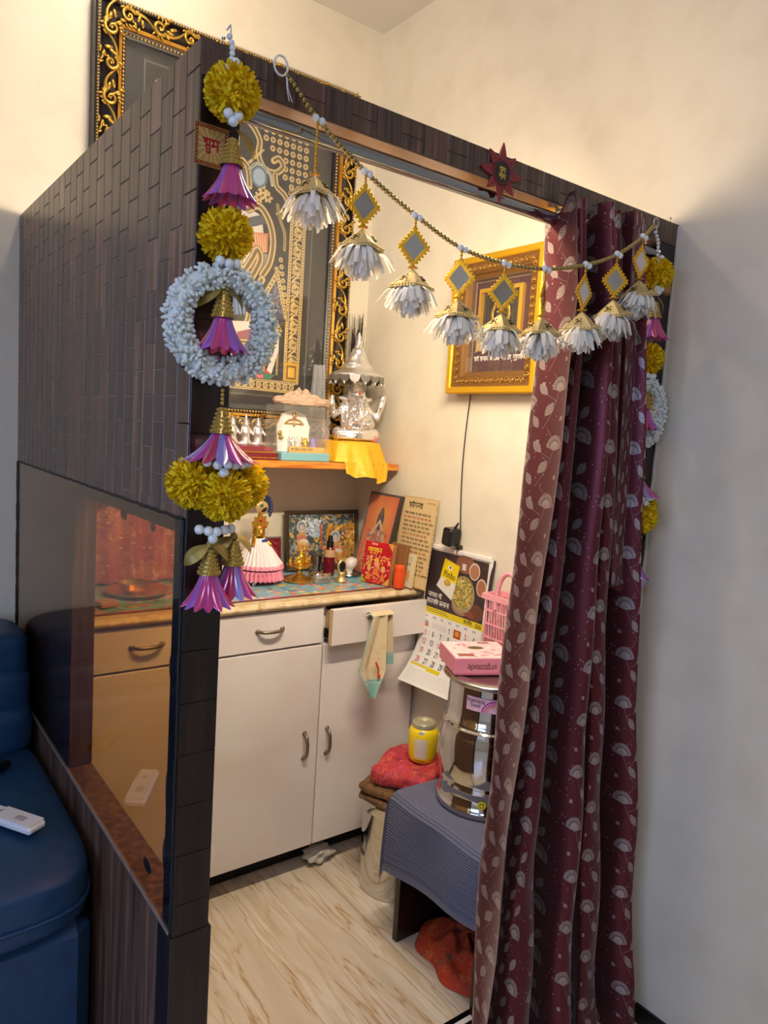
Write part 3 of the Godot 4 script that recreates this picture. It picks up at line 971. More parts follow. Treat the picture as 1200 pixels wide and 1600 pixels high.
func painting() -> ImageTexture:
	var bg := Color("#1b1d20")
	var p := Pic.new(704, 1006, Color("#191a1b"))
	var g := Color("#a08a58")
	var gl := Color("#bfa873")
	var gd := Color("#6a5632")
	# mat with a thin grey ridge
	p.box(58, 30, 588, 930, Color("#55524d"))
	p.box(63, 35, 578, 920, Color("#1d1d1e"))
	p.box(100, 66, 506, 872, bg)
	for sd in 2:
		var mx := func(x: float) -> float: return x if sd == 0 else 706.0 - x
		# side pillars of paisleys
		for k in 8:
			paisley(p, mx.call(588.0), 400.0 + k * 62.0, 48.0, gl, gd)
		for xx in [563.0, 612.0]:
			dotted(p, [Vector2(mx.call(xx), 330), Vector2(mx.call(xx), 905)], 9.0, gl, gd)
		p.box(mx.call(588.0) - 27, 838, 54, 66, Color("#c99a24"))
		p.box(mx.call(588.0) - 18, 848, 36, 46, Color("#6b4c10"))
		p.box(mx.call(588.0) - 13, 854, 26, 34, Color("#d8ac3a"))
		# spandrel of rosettes and the arch scrolls
		for i in 8:
			for j in 8:
				var x := 430.0 + i * 25.0
				var y := 84.0 + j * 26.0
				if x + y * 0.55 > 500.0 + 0.0 and x < 610 and y < 330 and (x - 430.0) > (y - 130.0) * 0.9:
					p.oval(mx.call(x), y, 11, 11, gd)
					p.oval(mx.call(x), y, 9, 9, gl)
					p.oval(mx.call(x), y, 4, 4, Color("#6e4b2c"))
		var q := []
		for w in [[353, 92], [400, 110], [432, 150], [430, 195], [452, 230], [492, 236], [520, 210], [505, 188], [485, 200]]:
			q.append(Vector2(mx.call(w[0]), w[1]))
		dotted(p, curve(q), 15.0, gl, gd)
		q = []
		for w in [[492, 240], [500, 275], [530, 296], [556, 330], [575, 345], [600, 330], [596, 300], [575, 300]]:
			q.append(Vector2(mx.call(w[0]), w[1]))
		dotted(p, curve(q), 14.0, gl, gd)
		# flowers, fronds and small birds of the dark ground
		for w in [[452, 300], [470, 318], [438, 325], [520, 360]]:
			for k in 6:
				p.oval(mx.call(w[0]) + 11 * cos(k), w[1] + 11 * sin(k), 8, 5, gl, k)
			p.oval(mx.call(w[0]), w[1], 5, 5, Color("#5a3b20"))
		for w in [[395, 176], [428, 232]]:
			p.oval(mx.call(w[0]), w[1], 12, 12, Color("#c9546a"))
			p.oval(mx.call(w[0]), w[1], 6, 6, Color("#e7899a"))
		for k in 9:
			p.line([Vector2(mx.call(372.0 + k * 7), 250 - k * 7), Vector2(mx.call(392.0 + k * 7), 240 - k * 8)], 6, gl)
		q = []
		for w in [[505, 330], [520, 380], [538, 420], [540, 470]]:
			q.append(Vector2(mx.call(w[0]), w[1]))
		dotted(p, curve(q), 8.0, g, gd)
		# lattice cloth and the small column at the side
		var tri := PackedVector2Array([Vector2(mx.call(470.0), 690), Vector2(mx.call(520.0), 560), Vector2(mx.call(555.0), 700)])
		p.poly(tri, Color("#3c4460"))
		for i in 60:
			var a := rnd(0.05, 0.95)
			var b := rnd(0.0, 1.0)
			var pt: Vector2 = tri[1].lerp(tri[0].lerp(tri[2], b), a)
			p.box(pt.x, pt.y, 2, 6, Color("#aab2d0"))
		dotted(p, [Vector2(mx.call(418.0), 735), Vector2(mx.call(520.0), 545)], 13.0, gl, gd)
		dotted(p, [Vector2(mx.call(512.0), 530), Vector2(mx.call(556.0), 690)], 10.0, gl, gd)
		for k in 8:
			p.oval(mx.call(528.0 + k * 4), 505 + k * 22, 8, 8, gl)
			p.oval(mx.call(528.0 + k * 4), 505 + k * 22, 3, 3, gd)
		p.poly(PackedVector2Array([Vector2(mx.call(470.0), 740), Vector2(mx.call(505.0), 672), Vector2(mx.call(548.0), 740)]), gl)
		for k in 5:
			p.oval(mx.call(482.0 + k * 13), 730, 5, 5, gd)
		p.oval(mx.call(507.0), 705, 9, 9, gd)
		p.box(mx.call(510.0) - 32, 742, 64, 14, g)
		for k in 3:
			p.box(mx.call(484.0 + k * 24) - 4, 756, 8, 130, g)
		p.box(mx.call(526.0) - 8, 760, 16, 52, Color("#d9d2c4"))
		p.poly(PackedVector2Array([Vector2(mx.call(536.0), 800), Vector2(mx.call(520.0), 800), Vector2(mx.call(490.0), 880), Vector2(mx.call(512.0), 884)]), Color("#d8d0c6"))
		p.line([Vector2(mx.call(486.0), 872), Vector2(mx.call(512.0), 890)], 10, Color("#b8463c"))
		p.line([Vector2(mx.call(482.0), 880), Vector2(mx.call(508.0), 898)], 6, Color("#2f7a4c"))
	# two seated and standing dancing forms in the middle, jewelled bands round pale and coloured fields
	p.oval(352, 300, 52, 60, Color("#46505c"))
	dotted(p, curve([Vector2(300, 300), Vector2(312, 240), Vector2(352, 222), Vector2(392, 240), Vector2(404, 300)]), 14, gl, gd)
	p.oval(352, 305, 28, 34, Color("#7b97a8"))
	p.oval(436, 262, 30, 34, Color("#54687c"))
	p.oval(436, 262, 22, 26, Color("#8ca0b4"))
	dotted(p, curve([Vector2(398, 250), Vector2(430, 222), Vector2(470, 240), Vector2(484, 276)]), 7, Color("#b9c7b4"), gd)
	p.poly(PackedVector2Array([Vector2(380, 360), Vector2(450, 380), Vector2(470, 480), Vector2(440, 560), Vector2(380, 540)]), Color("#c9c2b4"))
	p.poly(PackedVector2Array([Vector2(395, 400), Vector2(462, 372), Vector2(470, 400), Vector2(400, 430)]), Color("#4a4f56"))
	p.poly(PackedVector2Array([Vector2(400, 440), Vector2(478, 430), Vector2(478, 490), Vector2(430, 500)]), Color("#b87452"))
	for k in 6:
		p.line([Vector2(420 + k * 9, 440), Vector2(430 + k * 8, 494)], 3, Color("#e2bb8e"))
	p.poly(PackedVector2Array([Vector2(440, 500), Vector2(480, 495), Vector2(470, 545), Vector2(446, 560)]), Color("#7b7d80"))
	dotted(p, curve([Vector2(400, 372), Vector2(440, 352), Vector2(478, 390), Vector2(496, 450), Vector2(488, 520), Vector2(462, 566)]), 17, gl, gd)
	dotted(p, curve([Vector2(372, 420), Vector2(392, 470), Vector2(376, 530), Vector2(392, 566), Vector2(424, 520), Vector2(440, 490), Vector2(452, 520), Vector2(424, 580), Vector2(404, 610), Vector2(440, 612), Vector2(462, 580)]), 18, gl, gd)
	p.poly(PackedVector2Array([Vector2(320, 560), Vector2(392, 575), Vector2(408, 620), Vector2(320, 640)]), Color("#b8502e"))
	for k in 6:
		p.line([Vector2(330 + k * 12, 566), Vector2(334 + k * 12, 630)], 4, Color("#e7b25a"))
	p.poly(PackedVector2Array([Vector2(320, 640), Vector2(410, 625), Vector2(430, 690), Vector2(330, 720)]), Color("#405a88"))
	for k in 7:
		p.line([Vector2(330 + k * 13, 640), Vector2(340 + k * 13, 705)], 2, Color("#9db0cf"))
	dotted(p, curve([Vector2(300, 560), Vector2(360, 560), Vector2(420, 690), Vector2(380, 760), Vector2(300, 770)]), 15, gl, gd)
	p.poly(PackedVector2Array([Vector2(330, 730), Vector2(430, 720), Vector2(452, 800), Vector2(420, 870), Vector2(330, 870)]), Color("#cfc6bc"))
	p.poly(PackedVector2Array([Vector2(380, 760), Vector2(440, 740), Vector2(452, 800), Vector2(400, 840)]), Color("#8d3c52"))
	p.oval(410, 850, 34, 18, Color("#56789a"))
	dotted(p, curve([Vector2(360, 800), Vector2(420, 790), Vector2(452, 840), Vector2(410, 876), Vector2(350, 876)]), 13, gl, gd)
	# base: lotus band, circles between two rails
	p.poly(PackedVector2Array([Vector2(180, 884), Vector2(526, 884), Vector2(506, 906), Vector2(200, 906)]), Color("#3f7a5c"))
	p.oval(353, 894, 18, 9, Color("#cf6a80"))
	p.oval(470, 894, 14, 8, Color("#cf6a80"))
	dotted(p, [Vector2(104, 908), Vector2(602, 908)], 8, gl, gd)
	dotted(p, [Vector2(104, 937), Vector2(602, 937)], 7, gl, gd)
	for k in 20:
		p.oval(116 + k * 25, 922, 11, 11, gl)
		p.oval(116 + k * 25, 922, 6, 6, Color("#8a6a34"))
		p.oval(116 + k * 25, 922, 3, 3, gl)
	return p.tex()

func wall_things() -> void:
	# the large ornate frame on the back wall
	var w := 0.878
	var h := 1.18
	var fr := thing("picture_frame", "large ornate black and gold frame with a gold relief painting on the back wall", "picture", Vector3(-0.554, 1.965, 0.002))
	ornate(fr, w, h, 0.086, 0.062, mat("#1d1614", 0.4), mat("#bd9640", 0.3, 0.75), 0.0036, true)
	var pt := painting()
	part("painting", MB.new().box(Vector3(0, 0, 0.013), Vector3(w - 0.172, h - 0.172, 0.008)), bump(mat("#ffffff", 0.45, 0.0, pt), pt, 0.25), fr)
	part("glass_pane", MB.new().box(Vector3(0, 0, 0.026), Vector3(w - 0.168, h - 0.168, 0.002)), M.clear, fr)
	# the smaller gold frame on the right wall
	var sf := thing("picture_frame", "gold framed plaque with maroon mount and gold emblem on the right wall", "picture", Vector3(-0.003, 1.7475, 0.704), -PI / 2)
	part("outer_moulding", MB.new().frame(0.364, 0.404, [Vector2(0, 0), Vector2(0, 0.046), Vector2(0.003, 0.049), Vector2(0.017, 0.049), Vector2(0.02, 0.045), Vector2(0.02, 0.0)]), M.goldbright, sf)
	part("inner_moulding", MB.new().frame(0.324, 0.364, [Vector2(0, 0.042), Vector2(0.03, 0.036), Vector2(0.034, 0.028), Vector2(0.046, 0.022), Vector2(0.048, 0.0)]), mat("#7c5628", 0.45, 0.3), sf)
	var sc := MB.new()
	for s in 4:
		for k in 14:
			var L := 0.288 if s % 2 == 0 else 0.328
			var a := -L / 2 + (k + 0.5) * L / 14
			var o := 0.145 if s % 2 == 1 else 0.165
			var cpos := Vector3(a, -o if s == 0 else o, 0.041) if s % 2 == 0 else Vector3(-o if s == 1 else o, a, 0.041)
			var q := []
			for i in 12:
				var t := i / 11.0 * TAU * 1.1
				var r := 0.0095 * (1.0 - 0.06 * i)
				q.append(cpos + Vector3(cos(t) * r, sin(t) * r * (1 if k % 2 == 0 else -1), 0))
			sc.tube(q, 0.002, 5)
			sc.ball(cpos, Vector3(0.004, 0.004, 0.003), 6, 4)
	part("scrollwork", sc, mat("#b08440", 0.4, 0.7), sf)
	var mp := Pic.new(456, 536, Color("#4a1c22"))
	mp.box(70, 70, 316, 330, Color("#141211"))
	for k in 5:
		for i in 22:
			mp.box(82 + (k % 2) * 6 + [0, 26, 232, 256, 276][k], 84 + i * 14, 10, 7, Color("#5a4a26"))
	for k in 40:
		mp.oval(4, 6 + k * 13.4, 3, 5, Color("#e6dcc8"))
		mp.oval(452, 6 + k * 13.4, 3, 5, Color("#e6dcc8"))
		mp.oval(6 + k * 11.4, 5, 4, 3, Color("#b9a060"))
	var xx := 22.0
	for wd in [["sh", "r", "ii"], ["sh", "y", "aa", "m"], ["a", "n", "o", "kh", "aa"], ["p", "r", "i", "v", "aa", "r"]]:
		xx = mp.deva(wd, xx, 448, 24, Color("#f3efe6"), 4.0) + 10
	mp.text(",", xx - 3, 470, 26, Color("#f3efe6"))
	mp.deva(["g", "u", "r", "u", "g", "r", "aa", "m"], xx + 6, 448, 24, Color("#f3efe6"), 4.0)
	part("mount", MB.new().box(Vector3(0, 0, 0.006), Vector3(0.228, 0.268, 0.006)), mat("#ffffff", 0.6, 0.0, mp.tex()), sf)
	part("inner_frame", MB.new().frame(0.176, 0.184, [Vector2(0, 0.009), Vector2(0, 0.02), Vector2(0.012, 0.022), Vector2(0.012, 0.009)]), M.goldbright, sf, "", Vector3(0, 0.017, 0))
	var emb := MB.new()
	for k in 36:
		var a := TAU * k / 36
		emb.ball(Vector3(0.034 * cos(a), 0.03 + 0.038 * sin(a), 0.013), Vector3(0.007, 0.007, 0.004), 6, 4)
	for k in 20:
		var a2 := PI * 1.08 + PI * 0.84 * k / 19
		emb.ball(Vector3(0.028 * cos(a2), -0.012 + 0.036 * sin(a2), 0.013), Vector3(0.007, 0.006, 0.004), 6, 4)
	emb.tube([Vector3(0.04, -0.01, 0.013), Vector3(0.052, -0.004, 0.013), Vector3(0.056, -0.014, 0.013), Vector3(0.05, -0.018, 0.013)], 0.003, 6)
	emb.ball(Vector3(0, 0.0, 0.012), Vector3(0.016, 0.013, 0.004), 10, 6)
	part("emblem", emb, M.gold, sf)
	part("glass_pane", MB.new().box(Vector3(0, 0, 0.0245), Vector3(0.236, 0.276, 0.0015)), M.clear, sf)
	# cable and adapter below it
	var q := []
	for k in 25:
		q.append(Vector3(-0.006 - 0.004 * sin(PI * k / 24.0), 1.545 - 0.42 * k / 24.0, 0.592 - 0.008 * sin(k * 0.13)))
	var ad := thing("power_adapter", "black plug-in adapter with a thin cable running down the wall from the plaque", "adapter", Vector3(-0.003, 1.09, 0.585))
	var q3 := []
	for p3 in q: q3.append(p3 - ad.position)
	part("cable", MB.new().tube(q3, 0.0018, 6), M.black, ad)
	part("adapter_body", MB.new().box(Vector3(-0.028, 0.01, -0.005), Vector3(0.05, 0.056, 0.042), 0.006, Basis(Vector3(1, 0, 0), 0.12)), M.blackgloss, ad)
	part("strain_relief", MB.new().tube([Vector3(-0.02, 0.036, 0.0), Vector3(-0.012, 0.055, 0.006)], 0.005, 8, false, 0.0025), M.black, ad)
	part("plug_pin", MB.new().box(Vector3(-0.01, -0.022, 0.016), Vector3(0.02, 0.014, 0.012), 0.003, Basis(Vector3(1, 0, 0), 0.6)), M.black, ad)
	part("hook_thread", MB.new().tube([Vector3(-0.012, -0.02, 0.006), Vector3(-0.012, -0.034, 0.009), Vector3(-0.012, -0.046, 0.007)], 0.0022, 6), mat("#8a5a3c", 0.7), ad)
	calendar()

func calendar() -> void:
	var p := Pic.new(600, 940, Color("#f1efec"))
	# picture panel
	p.box(14, 22, 576, 396, Color("#3c2f33"))
	for k in 300:
		p.oval(rnd(300, 590), rnd(30, 410), rnd(6, 30), rnd(3, 10), [Color("#3a2a26"), Color("#4a342c"), Color("#33262a")][k % 3], rnd(-0.2, 0.2))
	p.box(590, 22, 10, 396, Color("#f1efec"))
	p.oval(380, 70, 90, 60, Color("#8a5a44"))
	p.oval(470, 100, 50, 56, Color("#ded2c4"))
	p.oval(470, 102, 42, 48, Color("#b07a58"))
	p.oval(545, 190, 46, 58, Color("#c9b9a6"))
	p.oval(545, 192, 36, 48, Color("#a86f4c"))
	p.box(352, 66, 36, 44, Color("#d8cec6"))
	p.oval(380, 350, 90, 60, Color("#a57a66"))
	p.oval(520, 360, 70, 56, Color("#6c4030"))
	p.oval(450, 378, 60, 26, Color("#8a4a38"), 0.3)
	p.oval(382, 268, 112, 122, Color("#a89a80"))
	p.oval(382, 262, 102, 112, Color("#8d8250"))
	for k in 420:
		var a := rnd(0, TAU)
		var r := sqrt(rnd(0, 1)) * 96.0
		p.oval(382 + r * cos(a), 262 + r * 1.1 * sin(a), rnd(3, 9), rnd(2, 5), [Color("#e3cf62"), Color("#d9b93f"), Color("#8f9c3a"), Color("#c98a3a"), Color("#f0e3a0"), Color("#5c6a2a")][k % 6], rnd(0, PI))
	# snack packet
	p.poly(PackedVector2Array([Vector2(178, 60), Vector2(330, 92), Vector2(300, 250), Vector2(284, 330), Vector2(118, 258), Vector2(150, 200)]), Color("#e9e7e2"))
	p.poly(PackedVector2Array([Vector2(178, 60), Vector2(330, 92), Vector2(306, 215), Vector2(150, 190)]), Color("#f0d614"))
	p.oval(240, 118, 22, 16, Color("#f4f2ea"))
	p.oval(240, 116, 9, 8, Color("#3a3a34"))
	p.text("Pinho", 238, 168, 40, Color("#2c2a1e"), true, true, 0.18, 0.75)
	p.oval(225, 222, 34, 22, Color("#c9a238"))
	for k in 40:
		p.oval(225 + rnd(-26, 26), 222 + rnd(-15, 15), 4, 3, [Color("#e8cf66"), Color("#8a7a2c"), Color("#d49a3c")][k % 3])
	var x := p.deva(["j", "aa", "y", "k", "aa"], 46, 316, 28, Color("#efece6"), 5)
	p.deva(["bh", "ii"], x + 12, 316, 28, Color("#efece6"), 5)
	x = p.deva(["s", "aa", "t", "v", "i", "k"], 40, 362, 28, Color("#efece6"), 5)
	p.deva(["kh", "j", "aa", "n", "aa"], x + 12, 362, 28, Color("#efece6"), 5)
	# yellow band with month
	p.box(8, 418, 592, 44, Color("#e9d322"))
	for k in 2:
		p.line([Vector2(40, 430 + k * 13), Vector2(250 + k * 20, 430 + k * 13)], 4, Color("#7a6c1a"))
	x = p.deva(["a", "p", "r", "ai", "l"], 420, 428, 24, Color("#2c2810"), 4)
	p.text("- 2026", x + 50, 441, 27, Color("#2c2810"), false, true, 0.0, 0.7)
	# days
	for c in 7:
		var dx := 62.0 + c * 78.0
		p.deva([["r"], ["s", "aa"], ["m"], ["b" if false else "bh"], ["g"], ["sh"], ["sh"]][c] + ["v"], dx - 18, 478, 15, Color("#c0394a") if c == 0 else Color("#55506e"), 2.4)
	var day := 1
	for r in 5:
		for c in 7:
			var n := r * 7 + c - 2
			if n < 1 or n > 30: continue
			var dx := 62.0 + c * 78.0
			var dy := 540.0 + r * 62.0
			var hol := c == 0 or n in [3, 14]
			p.text(str(n), dx, dy, 38, Color("#c63a40") if hol else Color("#2a292c"), false, true, 0.0, 0.62)
			for k in 4:
				p.box(dx + 22, dy - 14 + k * 8, 14 if k % 2 else 10, 2, Color("#d9a7a4") if k % 2 == 0 else Color("#c6c4c6"))
	p.box(338, 512, 70, 58, Color("#c2592c"))
	p.oval(372, 538, 20, 18, Color("#e0a050"))
	p.oval(62, 536, 26, 22, Color("#9ec3d4"))
	p.poly(PackedVector2Array([Vector2(40, 560), Vector2(62, 516), Vector2(86, 560)]), Color("#d97c34"))
	p.box(120, 520, 150, 38, Color("#e3e1e2"))
	# small print at the foot
	p.box(20, 812, 290, 16, Color("#e6d04a"))
	p.box(180, 812, 130, 26, Color("#e8d21e"))
	for k in 6:
		p.box(40 + k * 44, 846, 1.5, 60, Color("#c4c2c4"))
	for k in 7:
		p.line([Vector2(30, 850 + k * 11), Vector2(560 - (k % 3) * 40, 850 + k * 11)], 1.6, Color("#c4c2c6"))
	var m := mat("#ffffff", 0.4, 0.0, p.tex())
	var root := thing("wall_calendar", "wall calendar with snack picture and red and black dates on the right wall", "calendar", Vector3(0, 1.052, 0.452))
	var shape := func(o: float, wide: float, lift: float) -> Callable:
		return func(u, v):
			var l: float = 0.452 * v
			var c: float = maxf(0.0, v - 0.62) / 0.38
			return Vector3(-0.006 - o - 0.010 * v - lift * c * c * (1.0 - 0.35 * u), -l + 0.03 * lift * c, u * wide - 0.014 * v)
	part("front_page", MB.new().grid(14, 40, shape.call(0.004, 0.287, 0.075)), m, root)
	var m2 := mat("#40303a", 0.5)
	part("back_page", MB.new().grid(8, 20, shape.call(0.001, 0.296, 0.03)), M.paper, root)
	part("old_page", MB.new().grid(8, 20, func(u, v): return Vector3(-0.004 - 0.002 * u - 0.016 * sin(PI * v) * u, -0.36 * v, 0.272 + 0.032 * u)), m2, root)
	part("binding_strip", MB.new().box(Vector3(-0.008, 0.0, 0.1435), Vector3(0.012, 0.014, 0.29), 0.002), M.white, root)

# ---------------------------------------------------------------- smooth figures: tapered capsules joined and meshed as surface nets
func figure(bones: Array, cell: float, k: float) -> MB:
	var lo := Vector3.ONE * 1e9
	var hi := -lo
	for b in bones:
		var r: float = maxf(b[2], b[3]) + cell * 3.0
		lo = lo.min((b[0] as Vector3).min(b[1]) - Vector3.ONE * r)
		hi = hi.max((b[0] as Vector3).max(b[1]) + Vector3.ONE * r)
	var nx := int((hi.x - lo.x) / cell) + 2
	var ny := int((hi.y - lo.y) / cell) + 2
	var nz := int((hi.z - lo.z) / cell) + 2
	var f := PackedFloat32Array()
	f.resize(nx * ny * nz)
	f.fill(1.0)
	for b in bones:
		var a: Vector3 = b[0]
		var e: Vector3 = b[1]
		var ra: float = b[2]
		var rb: float = b[3]
		var pad := maxf(ra, rb) + maxf(k, cell * 2.0)
		var l3 := (a.min(e) - Vector3.ONE * pad - lo) / cell
		var h3 := (a.max(e) + Vector3.ONE * pad - lo) / cell
		var ab := e - a
		var l2 := maxf(ab.length_squared(), 1e-12)
		for z in range(maxi(int(l3.z), 0), mini(int(h3.z) + 1, nz - 1) + 1):
			for y in range(maxi(int(l3.y), 0), mini(int(h3.y) + 1, ny - 1) + 1):
				for x in range(maxi(int(l3.x), 0), mini(int(h3.x) + 1, nx - 1) + 1):
					var p := lo + Vector3(x, y, z) * cell
					var t := clampf((p - a).dot(ab) / l2, 0.0, 1.0)
					var d := p.distance_to(a + ab * t) - lerpf(ra, rb, t)
					var i := (z * ny + y) * nx + x
					var o := f[i]
					var h := maxf(k - absf(o - d), 0.0) / k
					f[i] = minf(o, d) - h * h * k * 0.25
	var mb := MB.new()
	var id := {}
	var offs := [0, 1, nx, nx + 1, nx * ny, nx * ny + 1, nx * ny + nx, nx * ny + nx + 1]
	var cor := [Vector3(0, 0, 0), Vector3(1, 0, 0), Vector3(0, 1, 0), Vector3(1, 1, 0), Vector3(0, 0, 1), Vector3(1, 0, 1), Vector3(0, 1, 1), Vector3(1, 1, 1)]
	var eds := [[0, 1], [2, 3], [4, 5], [6, 7], [0, 2], [1, 3], [4, 6], [5, 7], [0, 4], [1, 5], [2, 6], [3, 7]]
	for z in nz - 1:
		for y in ny - 1:
			for x in nx - 1:
				var i := (z * ny + y) * nx + x
				var neg := 0
				for o in offs:
					if f[i + o] < 0.0: neg += 1
				if neg == 0 or neg == 8: continue
				var s := Vector3.ZERO
				var n := 0
				for e in eds:
					var fa := f[i + offs[e[0]]]
					var fb := f[i + offs[e[1]]]
					if (fa < 0.0) != (fb < 0.0):
						s += (cor[e[0]] as Vector3).lerp(cor[e[1]], fa / (fa - fb))
						n += 1
				var g := Vector3(f[i + offs[1]] + f[i + offs[3]] + f[i + offs[5]] + f[i + offs[7]] - f[i] - f[i + offs[2]] - f[i + offs[4]] - f[i + offs[6]],
					f[i + offs[2]] + f[i + offs[3]] + f[i + offs[6]] + f[i + offs[7]] - f[i] - f[i + offs[1]] - f[i + offs[4]] - f[i + offs[5]],
					f[i + offs[4]] + f[i + offs[5]] + f[i + offs[6]] + f[i + offs[7]] - f[i] - f[i + offs[1]] - f[i + offs[2]] - f[i + offs[3]])
				id[i] = mb.vert(lo + (Vector3(x, y, z) + s / n) * cell, g.normalized(), Vector2(x, y) * 0.05)
	var st := [1, nx, nx * ny]
	for i in id.keys():
		for ax in 3:
			var j: int = i + st[ax]
			if j >= f.size(): continue
			if (f[i] < 0.0) == (f[j] < 0.0): continue
			var u: int = st[(ax + 1) % 3]
			var w: int = st[(ax + 2) % 3]
			if id.has(i - u) and id.has(i - w) and id.has(i - u - w):
				mb.tri(id[i], id[i - u], id[i - u - w])
				mb.tri(id[i], id[i - u - w], id[i - w])
	return mb

func bone(a: Array, b: Array, ra: float, rb: float) -> Array:
	return [Vector3(a[0], a[1], a[2]), Vector3(b[0], b[1], b[2]), ra, rb]

func acrylic(root: Node3D, w: float, h: float, d: float, y0: float) -> void:
	part("clear_cover", MB.new().box(Vector3(0, y0 + h / 2, d / 2), Vector3(w, h, 0.002)), M.clear, root)
	part("clear_cover", MB.new().box(Vector3(0, y0 + h / 2, -d / 2), Vector3(w, h, 0.002)), M.clear, root)
	for s in [-1, 1]:
		part("clear_cover", MB.new().box(Vector3(s * w / 2, y0 + h / 2, 0), Vector3(0.002, h, d)), M.clear, root)
	part("clear_cover", MB.new().box(Vector3(0, y0 + h, 0), Vector3(w, 0.002, d)), M.clear, root)

func shelf_things() -> void:
	var ys := 1.3045
	# display box of silver figures on a maroon base
	var b1 := thing("figurine_display", "clear display box with small silver figures on a maroon and gold base", "display box", Vector3(-0.551, ys, 0.165), 0.0)
	part("base", MB.new().box(Vector3(0, 0.011, 0), Vector3(0.166, 0.022, 0.13), 0.002), mat("#6e1426", 0.45), b1)
	var gb := MB.new()
	for k in 26:
		gb.ball(Vector3(-0.08 + k * 0.0064, 0.006, 0.066), Vector3(0.0025, 0.0025, 0.002), 6, 4)
	part("gold_beading", gb, M.gold, b1)
	part("gold_rail", MB.new().box(Vector3(0, 0.023, 0.062), Vector3(0.168, 0.004, 0.006), 0.001), M.gold, b1)
	part("plinth_block", MB.new().box(Vector3(0, 0.031, 0), Vector3(0.15, 0.016, 0.1), 0.002), mat("#8a1830", 0.45), b1)
	for s in [-0.045, 0.0, 0.042]:
		var hh := 0.09 if s != 0.0 else 0.1
		var fg := figure([bone([0, 0.008, 0], [0, 0.04, 0], 0.016, 0.012), bone([0, 0.04, 0], [0, 0.06, 0.0], 0.013, 0.009), bone([0, 0.068, 0], [0, 0.074, 0], 0.0095, 0.008), bone([0, 0.078, 0], [0, hh, 0], 0.007, 0.002), bone([0.012, 0.055, 0], [0.02, 0.036, 0.012], 0.005, 0.004), bone([-0.012, 0.055, 0], [-0.02, 0.04, 0.012], 0.005, 0.004), bone([-0.02, 0.006, 0.004], [0.02, 0.006, 0.004], 0.007, 0.007)], 0.0032, 0.006)
		part("silver_figure", fg, M.silver, b1, "", Vector3(s, 0.039, 0.0))
	acrylic(b1, 0.158, 0.102, 0.11, 0.024)
	# acrylic box with a white arch, gold ornaments and a blue base
	var b2 := thing("shrine_display", "clear acrylic box with a white arch, gold figures and a pale blue base", "display box", Vector3(-0.376, ys, 0.185), 0.0)
	part("base", MB.new().box(Vector3(0, 0.013, 0), Vector3(0.178, 0.026, 0.125), 0.0025), mat("#7db3c0", 0.5), b2)
	var arch := PackedVector2Array([Vector2(-0.056, 0.026), Vector2(0.056, 0.026)])
	for k in 9:
		var a := PI * k / 8.0
		var r := 1.0 + (0.08 if k % 2 == 0 else -0.02)
		arch.append(Vector2(0.056 * cos(a) * r, 0.11 + 0.05 * sin(a) * r))
	part("arch", MB.new().prism(arch, -0.036, -0.028), M.paper, b2)
	var orn := MB.new()
	orn.ball(Vector3(0, 0.142, -0.024), Vector3(0.007, 0.014, 0.005), 8, 6)
	orn.ball(Vector3(0, 0.116, -0.024), Vector3(0.004, 0.01, 0.004), 8, 6)
	for s in [-1, 1]:
		orn.tube([Vector3(0, 0.132, -0.025), Vector3(s * 0.02, 0.128, -0.025), Vector3(s * 0.034, 0.118, -0.025)], 0.004, 6, false, 0.002)
		orn.tube([Vector3(s * 0.036, 0.116, -0.025), Vector3(0, 0.118, -0.025)], 0.0025, 6)
	orn.ball(Vector3(-0.05, 0.085, -0.025), Vector3(0.008, 0.009, 0.004), 8, 6)
	orn.ball(Vector3(-0.046, 0.07, -0.025), Vector3(0.01, 0.006, 0.004), 8, 6)
	part("gold_ornament", orn, M.gold, b2)
	var gf := figure([bone([0, 0.004, 0], [0, 0.01, 0], 0.012, 0.014), bone([0, 0.014, 0], [0, 0.03, 0], 0.01, 0.008), bone([0, 0.036, 0], [0, 0.04, 0], 0.0065, 0.006), bone([0.012, 0.03, 0], [0.014, 0.05, 0], 0.003, 0.002), bone([-0.01, 0.03, 0], [-0.014, 0.048, 0], 0.003, 0.002)], 0.0028, 0.005)
	part("gold_figure", gf, M.gold, b2, "", Vector3(0.036, 0.028, -0.01))
	part("silver_figure", gf.mesh(), M.silver, b2, "", Vector3(-0.01, 0.028, -0.012))
	part("painted_figure", gf.mesh(), mat("#8d7fc0", 0.4), b2, "", Vector3(0.072, 0.03, -0.02))
	var lp := Pic.new(320, 40, Color("#d8a74a"))
	lp.box(3, 3, 314, 34, Color("#e0b25a"))
	var x := 16.0
	for wd in [["sh", "r", "ii"], ["sh", "y", "aa", "m"], ["a", "n", "o", "kh", "aa"], ["p", "r", "i", "v", "aa", "r"]]:
		x = lp.deva(wd, x, 13, 15, Color("#4a2c10"), 2.4) + 8
	part("name_strip", MB.new().box(Vector3(0.006, 0.036, 0.052), Vector3(0.13, 0.019, 0.004)), mat("#ffffff", 0.4, 0.0, lp.tex()), b2)
	acrylic(b2, 0.172, 0.148, 0.115, 0.026)
	# crumpled brown paper on top of the acrylic box
	var cf := func(u, v):
		var a: float = u * TAU
		var b: float = v * PI
		var q := Vector3(sin(b) * cos(a), cos(b), sin(b) * sin(a))
		var n: float = absf(sin(q.x * 9.0 + q.z * 4.0)) * 0.5 + absf(sin(q.z * 7.0 - q.x * 5.0 + 1.0)) * 0.35
		var h: float = 0.022 * (0.35 + n) * (1.0 + 0.9 * exp(-pow((q.x + 0.1) / 0.35, 2.0)))
		return Vector3(q.x * 0.115 * (0.9 + 0.1 * n), maxf(0.001, 0.012 + q.y * h), q.z * 0.052 * (0.8 + 0.3 * n))
